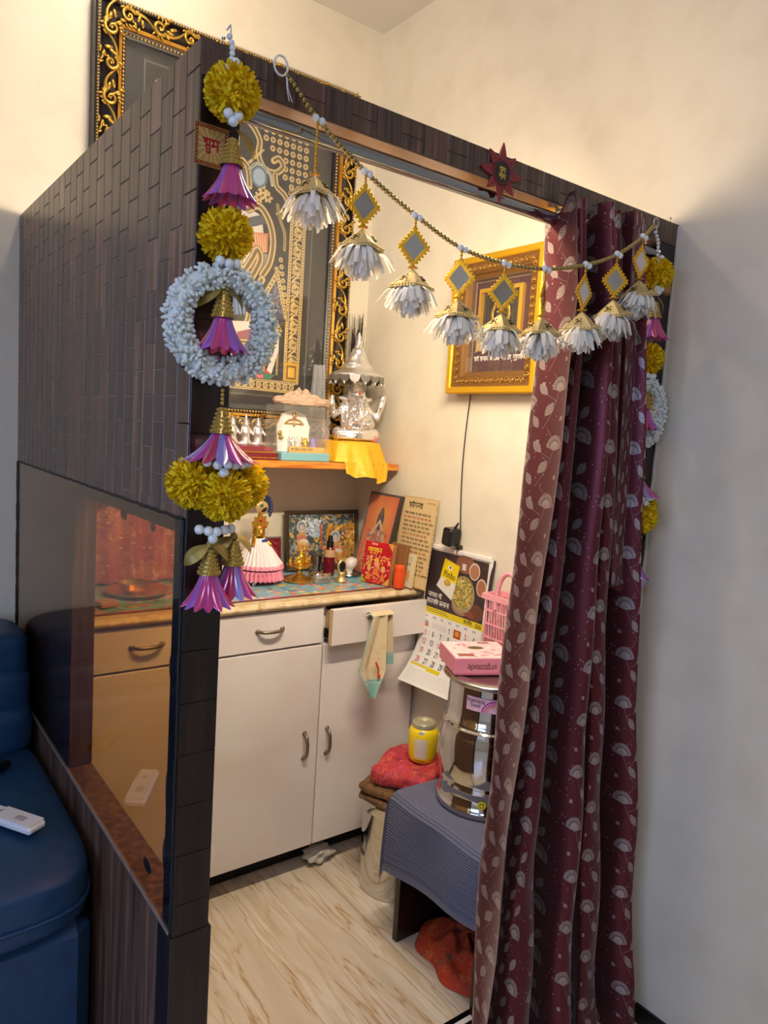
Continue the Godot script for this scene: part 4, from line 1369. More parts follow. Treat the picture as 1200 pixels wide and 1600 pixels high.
	single("crumpled_paper", MB.new().grid(60, 24, cf, Vector2.ONE, true), bump(mat("#c2a48c", 0.85), noise_tex(0.06, [], 256, FastNoiseLite.TYPE_CELLULAR, 4), 0.4), Vector3(-0.366, ys + 0.1755, 0.19), "crumpled brown wrapping paper lying on the acrylic display box", "paper")
	# clear pleated plastic cone standing behind
	var conef := func(u, v):
		var a: float = u * TAU
		var r: float = lerpf(0.018, 0.034, v) * (1.0 + 0.12 * sin(a * 9.0))
		return Vector3(r * cos(a), 0.32 - 0.32 * v, r * sin(a))
	var cm := pane(0.25, "#c9ccce")
	single("plastic_cone", MB.new().grid(54, 4, conef, Vector2.ONE, true), cm, Vector3(-0.257, ys + 0.001, 0.104), "clear pleated plastic sleeve standing before the frame corner", "plastic sleeve")
	# black bristle whisk behind the idol
	var br := thing("feather_whisk", "dark bristle whisk standing upright between the frame and the wall", "whisk", Vector3(-0.075, ys, 0.05))
	var hair := MB.new()
	for k in 90:
		var a := rnd(0, TAU)
		var top := Vector3(rnd(-0.03, 0.028), rnd(0.4, 0.525), rnd(-0.012, 0.02))
		var bot := Vector3(0.005 * cos(a), 0.1, 0.005 * sin(a))
		hair.tube([bot, bot.lerp(top, 0.5) + Vector3(top.x * 0.25, 0, 0.004), top], 0.0016, 4, false, 0.0007)
	tag(part("bristles", hair, mat("#2e211c", 0.7), br), "", "", "", "stuff")
	part("handle", MB.new().tube([Vector3(0, 0, 0), Vector3(0, 0.11, 0)], 0.008, 8), M.silver, br)
	# small black box hung under the shelf
	single("small_holder", MB.new().box(Vector3(0, 0, 0), Vector3(0.03, 0.05, 0.02), 0.003), M.blackgloss, Vector3(-0.512, 1.2565, 0.115), "small black holder fixed under the shelf", "holder")
	# yellow cloth under the idol, folded over a low block and hanging over the shelf edge
	var ylc := thing("altar_cloth", "shiny yellow brocade cloth draped over the shelf corner under the silver idol", "cloth", Vector3(-0.165, ys, 0.155))
	part("block", MB.new().box(Vector3(0.005, 0.034, 0.0), Vector3(0.17, 0.066, 0.15), 0.006), mat("#c98a1c", 0.6), ylc)
	var yf := func(u, v):
		# v from the middle of the top outwards and down, u round from the back
		var a: float = u * TAU - PI / 2
		var c := Vector3(cos(a), 0, sin(a))
		var front: float = maxf(0.0, sin(a + 0.35))
		var sq: float = 1.0 / maxf(absf(c.x) / 0.09, absf(c.z) / 0.08)
		sq = lerpf(sq, 0.092, 0.45)
		var fold: float = sin(a * 9.0 + 0.7) * 0.6 + 0.6 * sin(a * 5.0) + 0.35 * sin(a * 17.0 + v * 4.0)
		if v < 0.45:
			return c * sq * v / 0.45 + Vector3(0.004, 0.0705 + 0.0015 * sin(a * 4.0 + v * 20.0), 0)
		var t: float = (v - 0.45) / 0.55
		var low: float = -0.004 if front < 0.05 else lerpf(-0.002, -0.03 - 0.03 * maxf(0.0, cos(a - 0.75)), minf(front * 2.0, 1.0))
		low += 0.008 * fold * front
		var r: float = sq + 0.004 + (0.020 + 0.028 * front) * t + 0.011 * fold * t
		var y: float = lerpf(0.0705, low, pow(t, 1.15))
		var p := c * r
		if y < 0.004:
			if p.z < 0.113: y = maxf(y, 0.002)
		return Vector3(clampf(p.x, -0.118, 0.152), y, maxf(p.z, -0.12)) + Vector3(0.004, 0, 0)
	var ym := bump(mat("#fff4d8", 0.38, 0.1, noise_tex(0.07, [[0.0, "#d8a010"], [0.45, "#f6c832"], [0.6, "#e8b01c"], [1.0, "#fce878"]], 256, FastNoiseLite.TYPE_CELLULAR, 9)), noise_tex(0.09, [], 256, FastNoiseLite.TYPE_CELLULAR, 9), 0.25)
	tri_map(ym, Vector3(9, 9, 9))
	part("drape", MB.new().grid(90, 36, yf, Vector2.ONE, true), ym, ylc)
	part("pink_cloth", MB.new().grid(10, 10, func(u, v): return Vector3(-0.062 - 0.03 * v * u - 0.012 * v, 0.128 - 0.055 * v, -0.03 + 0.07 * u * v + 0.006 * sin(u * 9.0) * v)), mat("#b9788f", 0.8), ylc)
	part("pink_flower", MB.new().ball(Vector3(0.072, 0.084, 0.062), Vector3(0.013, 0.012, 0.012), 10, 7), mat("#d6828c", 0.7), ylc)
	# silver elephant-headed idol with parasol
	var gz := thing("silver_idol", "silver elephant headed seated idol under a scalloped silver parasol on yellow cloth", "idol", Vector3(-0.142, ys + 0.0745, 0.165), -0.28)
	var bs := [
		bone([-0.055, 0.016, 0.01], [0.055, 0.016, 0.01], 0.022, 0.022), bone([-0.062, 0.022, 0.02], [-0.006, 0.024, 0.045], 0.021, 0.016), bone([0.062, 0.022, 0.02], [0.006, 0.024, 0.045], 0.021, 0.016),
		bone([0, 0.03, 0.0], [0, 0.06, 0.004], 0.042, 0.046), bone([0, 0.07, 0.0], [0, 0.1, -0.002], 0.042, 0.034), bone([-0.036, 0.108, 0.0], [0.036, 0.108, 0.0], 0.017, 0.017),
		bone([0, 0.138, 0.008], [0, 0.15, 0.006], 0.031, 0.029), bone([0, 0.165, 0.0], [0, 0.182, 0.0], 0.026, 0.022), bone([0, 0.182, 0.0], [0, 0.2, 0.0], 0.02, 0.008),
		bone([0, 0.136, 0.034], [0.002, 0.104, 0.05], 0.014, 0.012), bone([0.002, 0.104, 0.05], [0.004, 0.08, 0.056], 0.012, 0.010), bone([0.004, 0.08, 0.056], [-0.014, 0.066, 0.062], 0.010, 0.009), bone([-0.014, 0.066, 0.062], [-0.022, 0.078, 0.06], 0.008, 0.006),
		bone([0.012, 0.12, 0.034], [0.022, 0.112, 0.05], 0.005, 0.003), bone([-0.012, 0.12, 0.034], [-0.02, 0.114, 0.048], 0.005, 0.003),
		bone([-0.03, 0.136, 0.0], [-0.056, 0.142, -0.004], 0.014, 0.006), bone([-0.032, 0.124, 0.0], [-0.05, 0.118, -0.004], 0.012, 0.006), bone([0.03, 0.136, 0.0], [0.056, 0.142, -0.004], 0.014, 0.006), bone([0.032, 0.124, 0.0], [0.05, 0.118, -0.004], 0.012, 0.006),
		bone([-0.044, 0.106, 0.0], [-0.078, 0.082, 0.01], 0.013, 0.010), bone([-0.078, 0.082, 0.01], [-0.09, 0.118, 0.014], 0.010, 0.008), bone([-0.09, 0.118, 0.014], [-0.088, 0.142, 0.014], 0.011, 0.006),
		bone([0.044, 0.106, 0.0], [0.076, 0.08, 0.01], 0.013, 0.010), bone([0.076, 0.08, 0.01], [0.088, 0.116, 0.014], 0.010, 0.008), bone([0.088, 0.116, 0.014], [0.094, 0.15, 0.014], 0.010, 0.011),
		bone([-0.04, 0.09, 0.008], [-0.05, 0.056, 0.036], 0.012, 0.010), bone([-0.05, 0.056, 0.036], [-0.034, 0.05, 0.058], 0.010, 0.009), bone([0.04, 0.09, 0.008], [0.05, 0.056, 0.036], 0.012, 0.010), bone([0.05, 0.056, 0.036], [0.03, 0.054, 0.056], 0.010, 0.011),
	]
	for k in 13:
		var a := PI * (0.08 + 0.84 * k / 12.0)
		bs.append([Vector3(0.03 * cos(a), 0.106 - 0.03 * sin(a), 0.044), Vector3(0.03 * cos(a), 0.106 - 0.03 * sin(a), 0.044), 0.005, 0.005])
		bs.append([Vector3(0.024 * cos(a * 2.0), 0.172 + 0.002 * sin(a * 9.0), 0.024 * sin(a * 2.0)), Vector3(0.024 * cos(a * 2.0), 0.172, 0.024 * sin(a * 2.0)), 0.005, 0.004])
	for k in 18:
		bs.append([Vector3(-0.066 + 0.0078 * k, 0.008, 0.035 + 0.02 * sin(PI * k / 17.0)), Vector3(-0.066 + 0.0078 * k, 0.014, 0.036 + 0.02 * sin(PI * k / 17.0)), 0.006, 0.005])
	for b in bs:
		b[2] *= 1.12
		b[3] *= 1.12
	part("body", figure(bs, 0.0028, 0.0045), M.silveridol, gz)
	part("forehead_mark", MB.new().ball(Vector3(0, 0.158, 0.036), Vector3(0.004, 0.009, 0.003), 8, 6), mat("#c8202c", 0.5), gz)
	part("backdrop_rod", MB.new().tube([Vector3(0, 0.0, -0.05), Vector3(0, 0.24, -0.05)], 0.004, 8), M.silver, gz)
	var dome := [Vector2(0.094, 0.215), Vector2(0.092, 0.222), Vector2(0.072, 0.232), Vector2(0.056, 0.24), Vector2(0.05, 0.252), Vector2(0.05, 0.256), Vector2(0.042, 0.262), Vector2(0.03, 0.285), Vector2(0.022, 0.305), Vector2(0.024, 0.308), Vector2(0.016, 0.313), Vector2(0.011, 0.33), Vector2(0.013, 0.334), Vector2(0.008, 0.342), Vector2(0.009, 0.348), Vector2(0.003, 0.366), Vector2(0.0, 0.368)]
	var um := part("parasol", MB.new().lathe(dome, 36, Transform3D(), false).lathe([Vector2(0.0, 0.232), Vector2(0.092, 0.214)], 36), M.silver, gz)
	for k in 16:
		var a := TAU * k / 16.0
		var bas := Basis(Vector3(0, 1, 0), -a + PI / 2)
		var lf := PackedVector2Array()
		for i in 9:
			lf.append(Vector2(-0.019 + 0.038 * i / 8.0, 0.0))
		for i in 7:
			var b := PI * i / 6.0
			lf.append(Vector2(0.018 * cos(b), -0.004 - 0.022 * sin(b)))
		part("scallop", MB.new().prism(lf, -0.0012, 0.0012, Transform3D(bas, Vector3(0.092 * cos(a), 0.218, 0.092 * sin(a)))), mat("#8f8b86", 0.35, 0.8), um)
		part("bell_drop", MB.new().ball(Vector3(0.093 * cos(a), 0.191, 0.093 * sin(a)), Vector3(0.0045, 0.006, 0.0045), 7, 5), M.silver, um)

# ---------------------------------------------------------------- things on the worktop
func print_pic(kind: String) -> ImageTexture:
	var p: Pic
	match kind:
		"couple":
			p = Pic.new(320, 220, Color("#48545a"))
			for k in 400:
				p.oval(rnd(0, 320), rnd(0, 220), rnd(4, 16), rnd(3, 8), [Color("#6d7a86"), Color("#3c4a4a"), Color("#8d9aa4"), Color("#57674a"), Color("#c9a34a"), Color("#9a8a6a")][k % 6], rnd(0, PI))
			p.poly(PackedVector2Array([Vector2(170, 220), Vector2(180, 60), Vector2(320, 40), Vector2(320, 220)]), Color("#b98a3a"))
			for k in 120:
				p.oval(rnd(180, 318), rnd(50, 220), rnd(3, 12), rnd(2, 8), [Color("#d9b04a"), Color("#8a5a3c"), Color("#c96a4a"), Color("#4a5a78"), Color("#e0c88a")][k % 5], rnd(0, PI))
			p.oval(125, 62, 34, 40, Color("#9fb6cc"))
			for k in 60:
				p.oval(rnd(70, 160), rnd(20, 90), rnd(3, 10), rnd(2, 5), [Color("#c6d3df"), Color("#7f95b4"), Color("#dfe6ea")][k % 3], rnd(0, PI))
			for c in [[62, 52], [222, 98]]:
				p.oval(c[0], c[1], 22, 24, Color("#d8d8d2"))
				p.oval(c[0], c[1], 17, 19, Color("#6c88a4"))
				p.oval(c[0], c[1] + 4, 11, 13, Color("#c7b9b0"))
				p.poly(PackedVector2Array([Vector2(c[0] - 26, c[1] + 100), Vector2(c[0] - 14, c[1] + 24), Vector2(c[0] + 14, c[1] + 24), Vector2(c[0] + 34, c[1] + 100)]), Color("#c69a5a"))
				p.oval(c[0], c[1] + 52, 24, 16, Color("#c77a64"))
				p.oval(c[0] + 8, c[1] + 64, 22, 12, Color("#dcd2d4"))
				p.line([Vector2(c[0] - 26, c[1] + 60), Vector2(c[0] + 26, c[1] + 72)], 6, Color("#d9b46a"))
				for k in 50:
					p.oval(c[0] + rnd(-32, 36), c[1] + rnd(70, 160), rnd(3, 8), rnd(2, 5), [Color("#d9a93a"), Color("#b97a3a"), Color("#e8d19a"), Color("#a5584a")][k % 4], rnd(0, PI))
			p.line([Vector2(150, 40), Vector2(158, 150)], 9, Color("#b9553f"))
		"orange":
			p = Pic.new(220, 340, Color("#d9642a"))
			for k in 34:
				var r := 1.0 - k / 34.0
				p.oval(110, 110, 110 * r, 130 * r, Color("#d9642a").lerp(Color("#eeb13c"), k / 34.0))
			p.poly(PackedVector2Array([Vector2(70, 330), Vector2(86, 170), Vector2(110, 80), Vector2(140, 160), Vector2(160, 330)]), Color("#a86a4a"))
			p.oval(112, 108, 26, 44, Color("#4a3548"))
			p.oval(112, 70, 14, 18, Color("#6c4a3a"))
			p.line([Vector2(60, 180), Vector2(112, 110), Vector2(170, 190)], 12, Color("#d9c0a0"))
			for k in 110:
				p.oval(rnd(40, 180), rnd(150, 320), rnd(3, 11), rnd(2, 7), [Color("#c98a5a"), Color("#7a6a6a"), Color("#e2b48a"), Color("#b04a2c"), Color("#8c8c80")][k % 5], rnd(0, PI))
			for k in 22:
				p.line([Vector2(rnd(20, 200), rnd(190, 300)), Vector2(rnd(20, 200), rnd(200, 330))], 2, Color("#efd0b0"))
		"red":
			p = Pic.new(240, 290, Color("#b5202a"))
			p.box(0, 0, 240, 34, Color("#c41f2c"))
			p.deva(["sh", "r", "ii", "p", "r", "aa", "n"], 56, 12, 12, Color("#f0d8c0"), 2)
			p.deva(["g", "r", "u", "p", "u", "r", "aa", "n"], 30, 44, 30, Color("#e6c23a"), 6)
			for k in 160:
				p.oval(rnd(10, 230), rnd(86, 280), rnd(4, 14), rnd(3, 9), [Color("#c8452e"), Color("#d98a3c"), Color("#e0b48a"), Color("#8c1c24"), Color("#c9a24a"), Color("#d8606a")][k % 6], rnd(0, PI))
			for c in [[120, 150, 1.3], [60, 190, 1.0], [180, 190, 1.0]]:
				p.oval(c[0], c[1], 16 * c[2], 18 * c[2], Color("#d9a070"))
				p.poly(PackedVector2Array([Vector2(c[0] - 24 * c[2], c[1] + 76), Vector2(c[0], c[1] + 12), Vector2(c[0] + 24 * c[2], c[1] + 76)]), Color("#cf7a3a"))
				p.oval(c[0], c[1] - 20 * c[2], 12 * c[2], 10 * c[2], Color("#d8b23a"))
			for k in 2:
				p.poly(PackedVector2Array([Vector2(k * 240, 290), Vector2(k * 240, 240), Vector2(absf(k * 240 - 50), 290)]), Color("#7fa83c"))
				p.poly(PackedVector2Array([Vector2(240, 0), Vector2(240, 60), Vector2(190, 0)]), Color("#cf9a4a"))
			p.poly(PackedVector2Array([Vector2(240, 230), Vector2(240, 290), Vector2(180, 290)]), Color("#cf9a4a"))
			p.line([Vector2(190, 0), Vector2(240, 60)], 3, Color("#3a1c14"))
			p.line([Vector2(240, 230), Vector2(180, 290)], 3, Color("#3a1c14"))
		"script":
			p = Pic.new(240, 400, Color("#d6bd8c"))
			for k in 500:
				p.box(rnd(0, 240), rnd(0, 400), rnd(2, 12), rnd(1, 3), [Color("#dac394"), Color("#cfb481"), Color("#e0cb9e")][k % 3])
			p.line([Vector2(4, 4), Vector2(236, 4), Vector2(236, 396), Vector2(4, 396), Vector2(4, 4)], 3, Color("#b59a64"))
			var kk := Glyphs.D.keys()
			p.deva(["sh", "r", "ii", "g", "n", "sh"], 50, 28, 22, Color("#3a3428"), 4)
			for r in 15:
				var x := 28.0
				while x < 205.0:
					var w := []
					for i in 2 + rng.randi() % 3:
						w.append(["k", "s", "t", "n", "p", "m", "r", "y", "aa", "g"][rng.randi() % 10])
					x = p.deva(w, x, 72 + r * 19, 10, Color("#9a4a2c") if r % 4 == 1 else Color("#4a3c28"), 2.0) + 7
			p.text("* * *", 200, 24, 16, Color("#7a5a34"))
		"booklet":
			p = Pic.new(120, 200, Color("#d9d2b4"))
			for k in 3:
				p.line([Vector2(20, 20 + k * 10), Vector2(100, 20 + k * 10)], 3, Color("#8a8268"))
			p.deva(["r", "aa", "m", "k", "th" if false else "t"], 24, 56, 18, Color("#4a4236"), 3)
			p.oval(60, 124, 30, 34, Color("#d9a04a"))
			p.oval(60, 112, 14, 16, Color("#e2c08c"))
			for k in 40:
				p.oval(60 + rnd(-28, 28), 132 + rnd(-20, 36), rnd(3, 8), rnd(2, 5), [Color("#c9803a"), Color("#e6d08a"), Color("#b9a078")][k % 3])
		"maroon":
			p = Pic.new(100, 180, Color("#7a1830"))
			for k in 90:
				p.oval(rnd(10, 90), rnd(10, 170), rnd(3, 10), rnd(2, 7), [Color("#9a2a3c"), Color("#5c1024"), Color("#b04a50")][k % 3], rnd(0, PI))
	return p.tex()

func leaning(called: String, label: String, cat: String, at: Vector3, turn: float, lean: float, group := "") -> Node3D:
	var o := thing(called, label, cat, at, 0.0, group)
	o.basis = Basis(Vector3(0, 1, 0), turn) * Basis(Vector3(1, 0, 0), -lean)
	return o

func counter_things() -> void:
	var yc := 0.9045
	# framed print of a couple against the back wall
	var f1 := leaning("picture_frame", "framed colour print of a divine couple leaning at the back of the worktop", "picture", Vector3(-0.168, yc, 0.05), 0.0, 0.12)
	part("moulding", MB.new().frame(0.308, 0.214, [Vector2(0, 0), Vector2(0, 0.012), Vector2(0.004, 0.016), Vector2(0.012, 0.013), Vector2(0.014, 0.006)]), mat("#4d4030", 0.4, 0.3), f1, "", Vector3(0, 0.107, 0))
	part("print", MB.new().box(Vector3(0, 0.107, 0.004), Vector3(0.284, 0.19, 0.004)), mat("#ffffff", 0.4, 0.0, print_pic("couple")), f1)
	# small maroon frame
	var f0 := leaning("picture_frame", "small maroon picture in a silver frame behind the dressed doll", "picture", Vector3(-0.395, yc, 0.075), 0.0, 0.1)
	part("moulding", MB.new().frame(0.09, 0.13, [Vector2(0, 0), Vector2(0, 0.008), Vector2(0.005, 0.008), Vector2(0.005, 0.004)]), mat("#9a9088", 0.4, 0.5), f0, "", Vector3(0, 0.065, 0))
	part("print", MB.new().box(Vector3(0, 0.065, 0.002), Vector3(0.082, 0.122, 0.003)), mat("#ffffff", 0.3, 0.0, print_pic("maroon")), f0)
	# orange print in plastic leaning on the right wall
	var f2 := leaning("picture_frame", "orange sunburst print wrapped in shiny plastic leaning in the corner", "picture", Vector3(-0.092, yc + 0.003, 0.228), -PI / 2, 0.235)
	part("moulding", MB.new().frame(0.178, 0.298, [Vector2(0, -0.006), Vector2(0, 0.01), Vector2(0.004, 0.012), Vector2(0.008, 0.008)]), mat("#3c3530", 0.35), f2, "", Vector3(0, 0.149, 0))
	part("print", MB.new().box(Vector3(0, 0.149, 0.004), Vector3(0.164, 0.284, 0.006)), mat("#ffffff", 0.35, 0.0, print_pic("orange")), f2)
	part("plastic_wrap", MB.new().grid(16, 20, func(u, v): return Vector3((u - 0.5) * 0.184, 0.302 - 0.304 * v, 0.0165 + 0.003 * sin(u * 19.0 + v * 8.0) * sin(v * 15.0))), pane(0.06), f2)
	# script board
	var f3 := leaning("script_board", "beige board of handwritten devotional verses leaning on the right wall", "board", Vector3(-0.044, yc + 0.001, 0.395), -PI / 2, 0.11)
	part("board", MB.new().box(Vector3(0, 0.15, 0), Vector3(0.182, 0.3, 0.006), 0.001), mat("#ffffff", 0.5, 0.0, print_pic("script")), f3)
	# books
	var bk := leaning("prayer_book", "red and gold paperback prayer book standing at the worktop front", "book", Vector3(-0.132, yc, 0.326), -1.234, 0.15)
	part("cover", MB.new().box(Vector3(0, 0.07, 0.002), Vector3(0.115, 0.14, 0.003), 0.0006), mat("#ffffff", 0.25, 0.0, print_pic("red")), bk)
	part("pages", MB.new().box(Vector3(0.001, 0.07, -0.010), Vector3(0.111, 0.137, 0.02), 0.0006), mat("#b08a54", 0.8), bk)
	part("back_cover", MB.new().box(Vector3(0, 0.07, -0.0215), Vector3(0.115, 0.14, 0.002), 0.0006), mat("#b5443a", 0.4), bk)
	var bk3 := leaning("prayer_book", "brown cloth bound book standing behind the red prayer book", "book", Vector3(-0.078, yc, 0.366), -1.45, 0.13)
	part("binding", MB.new().box(Vector3(0, 0.07, 0), Vector3(0.08, 0.14, 0.014), 0.002), mat("#8a5c34", 0.7), bk3)
	var bk2 := leaning("prayer_book", "thin cream booklet with a yellow printed figure next to the orange bottle", "book", Vector3(-0.06, yc, 0.4), -1.5, 0.14)
	part("cover", MB.new().box(Vector3(0, 0.056, 0.004), Vector3(0.068, 0.112, 0.001)), mat("#ffffff", 0.3, 0.0, print_pic("booklet")), bk2)
	part("pages", MB.new().box(Vector3(0, 0.056, 0.0), Vector3(0.067, 0.111, 0.0068)), mat("#d9c98a", 0.8), bk2)
	# orange bottle
	single("plastic_bottle", MB.new().lathe([Vector2(0, 0), Vector2(0.018, 0.001), Vector2(0.019, 0.004), Vector2(0.019, 0.048), Vector2(0.0165, 0.056), Vector2(0.017, 0.06), Vector2(0.017, 0.075), Vector2(0.015, 0.077), Vector2(0, 0.077)], 24, Transform3D(), false), mat("#e0501c", 0.35), Vector3(-0.094, yc, 0.41), "small orange plastic bottle at the right end of the worktop", "bottle")
	# brass oil lamp with a small gold figure
	var lm := thing("brass_lamp", "brass pedestal lamp with flared base and small gold figures", "oil lamp", Vector3(-0.352, yc, 0.2))
	part("pedestal", MB.new().lathe([Vector2(0, 0), Vector2(0.05, 0), Vector2(0.052, 0.003), Vector2(0.046, 0.008), Vector2(0.03, 0.014), Vector2(0.012, 0.022), Vector2(0.007, 0.034), Vector2(0.01, 0.04), Vector2(0.03, 0.046), Vector2(0.042, 0.05), Vector2(0.044, 0.056), Vector2(0.04, 0.058), Vector2(0.0, 0.054)], 32, Transform3D(), false), M.brass, lm)
	var gf := figure([bone([0, 0.004, 0], [0, 0.02, 0], 0.014, 0.012), bone([0, 0.026, 0], [0, 0.034, 0], 0.009, 0.008), bone([0.012, 0.02, 0], [0.024, 0.012, 0.006], 0.005, 0.004), bone([-0.012, 0.02, 0], [-0.024, 0.012, 0.006], 0.005, 0.004), bone([-0.024, 0.004, 0.004], [0.024, 0.004, 0.004], 0.006, 0.006), bone([0, 0.036, 0], [0, 0.048, 0], 0.005, 0.002)], 0.003, 0.005)
	part("gold_figure", gf, M.gold, lm, "", Vector3(0.004, 0.058, 0.0))
	for s in [-1, 1]:
		part("gold_bird", MB.new().ball(Vector3(s * 0.036, 0.066, 0.0), Vector3(0.006, 0.012, 0.006), 8, 6).ball(Vector3(s * 0.036, 0.08, 0.003), Vector3(0.004, 0.005, 0.006), 8, 6), M.gold, lm)
	# steel cup, steel tin
	single("steel_tumbler", MB.new().lathe([Vector2(0, 0), Vector2(0.019, 0), Vector2(0.0205, 0.004), Vector2(0.024, 0.06), Vector2(0.025, 0.064), Vector2(0.0235, 0.064), Vector2(0.019, 0.004), Vector2(0, 0.004)], 28), M.steelrough, Vector3(-0.232, yc, 0.105), "narrow steel tumbler beside the dark red bottle", "tumbler")
	var tin := thing("steel_tin", "small round steel tin with lid at the front of the worktop", "tin", Vector3(-0.296, yc, 0.238))
	part("body", MB.new().lathe([Vector2(0, 0), Vector2(0.034, 0), Vector2(0.036, 0.003), Vector2(0.036, 0.022)], 32), M.steelrough, tin)
	part("lid", MB.new().lathe([Vector2(0.0372, 0.02), Vector2(0.0378, 0.022), Vector2(0.0378, 0.031), Vector2(0.035, 0.034), Vector2(0.015, 0.0345), Vector2(0.0, 0.035)], 32), M.steel, tin)
	# dark red bottle with a black spray cap
	var pb := thing("perfume_bottle", "dark red glass bottle with a black pump cap", "bottle", Vector3(-0.205, yc, 0.152))
	part("glass", MB.new().lathe([Vector2(0, 0), Vector2(0.018, 0.0), Vector2(0.0195, 0.003), Vector2(0.0195, 0.078), Vector2(0.017, 0.09), Vector2(0.011, 0.097), Vector2(0.0095, 0.104)], 28, Transform3D(), false), mat("#6e0c1c", 0.12), pb)
	part("shoulder_label", MB.new().lathe([Vector2(0.0199, 0.066), Vector2(0.0199, 0.092)], 24), mat("#c9a07a", 0.3), pb)
	part("cap", MB.new().lathe([Vector2(0.0125, 0.1), Vector2(0.0125, 0.12), Vector2(0.009, 0.122), Vector2(0.007, 0.14), Vector2(0, 0.141)], 20), M.black, pb)
	# oval dark stone in a brass holder
	var ss := thing("stone_idol", "small oval black stone set in a silver gilt holder", "idol", Vector3(-0.222, yc, 0.258))
	part("holder", MB.new().lathe([Vector2(0, 0), Vector2(0.02, 0), Vector2(0.02, 0.006), Vector2(0.013, 0.012), Vector2(0.012, 0.024), Vector2(0.014, 0.03), Vector2(0.009, 0.034), Vector2(0, 0.036)], 24, Transform3D(), false), M.goldpale, ss)
	part("rim", MB.new().ball(Vector3(0, 0.052, 0), Vector3(0.0175, 0.023, 0.007), 18, 12), M.goldpale, ss)
	part("stone", MB.new().ball(Vector3(-0.001, 0.052, 0.003), Vector3(0.013, 0.019, 0.007), 18, 12), M.blackgloss, ss)
	# white conch on a steel dish
	var cn := thing("white_conch", "white round conch resting on a small steel dish", "shell", Vector3(-0.142, yc, 0.185))
	part("dish", MB.new().lathe([Vector2(0, 0), Vector2(0.026, 0), Vector2(0.034, 0.006), Vector2(0.033, 0.008), Vector2(0.0, 0.003)], 28), M.steelrough, cn)
	part("shell", figure([bone([0, 0.02, 0], [0, 0.022, 0], 0.012, 0.012), bone([0.004, 0.042, 0], [0.006, 0.044, 0], 0.022, 0.022), bone([0.01, 0.05, 0.006], [0.02, 0.056, 0.008], 0.014, 0.006), bone([0, 0.01, 0.004], [-0.006, 0.005, 0.008], 0.008, 0.005)], 0.003, 0.008), mat("#e6ddd8", 0.35), cn)
	doll(yc)
	# brass plate and bowl behind the tinted glass
	var th := thing("brass_plate", "brass offering plate with a bowl on it behind the tinted glass", "plate", Vector3(-0.885, yc, 0.2))
	part("plate", MB.new().lathe([Vector2(0, 0), Vector2(0.07, 0), Vector2(0.088, 0.012), Vector2(0.09, 0.016), Vector2(0.086, 0.014), Vector2(0.068, 0.004), Vector2(0, 0.003)], 40), M.brass, th)
	part("bowl", MB.new().lathe([Vector2(0, 0.004), Vector2(0.025, 0.004), Vector2(0.04, 0.018), Vector2(0.043, 0.036), Vector2(0.045, 0.038), Vector2(0.041, 0.036), Vector2(0.036, 0.018), Vector2(0, 0.008)], 32, Transform3D(Basis(), Vector3(-0.01, 0, 0))), M.brass, th)
	single("matchbox", MB.new().box(Vector3(0, 0.008, 0), Vector3(0.05, 0.016, 0.035), 0.001), mat("#b07a4c", 0.6), Vector3(-1.0, yc, 0.31), "small brown matchbox at the left end of the worktop", "matchbox", 0.2)
	# pink glittering backdrop cloth hung behind the plate
	var gp := Pic.new(512, 512, Color("#b05a70"))
	for k in 900:
		gp.oval(rnd(0, 512), rnd(0, 512), rnd(3, 16), rnd(2, 9), [Color("#c47a90"), Color("#96465c"), Color("#b86a86"), Color("#c9a080"), Color("#a05068")][k % 5], rnd(0, PI))
	for k in 34:
		var x := rnd(20, 490)
		var y := rnd(20, 490)
		for r in 3:
			gp.arc(x, y, 26 - r * 8, 0, TAU, 3, [Color("#d8a860"), Color("#c86a80"), Color("#e0c088")][r])
	for k in 90:
		gp.oval(rnd(0, 512), rnd(0, 512), 4, 4, Color("#f4ecd8"))
	var gl := mat("#ffffff", 0.35, 0.1, gp.tex())
	var bd := thing("backdrop_cloth", "pink and red sequinned backdrop cloth hanging behind the brass plate", "cloth", Vector3(-0.86, 0.91, 0.04))
	part("cloth", MB.new().grid(80, 12, func(u, v): return Vector3(-0.22 + 0.44 * u, 0.36 - 0.36 * v, 0.012 * sin(u * 40.0) + 0.02 * v)), gl, bd)
	var sq := MB.new()
	for k in 70:
		sq.ball(Vector3(rnd(-0.2, 0.2), rnd(0.02, 0.34), 0.028), Vector3(0.003, 0.003, 0.002), 6, 4)
	part("sequins", sq, M.goldpale, bd)

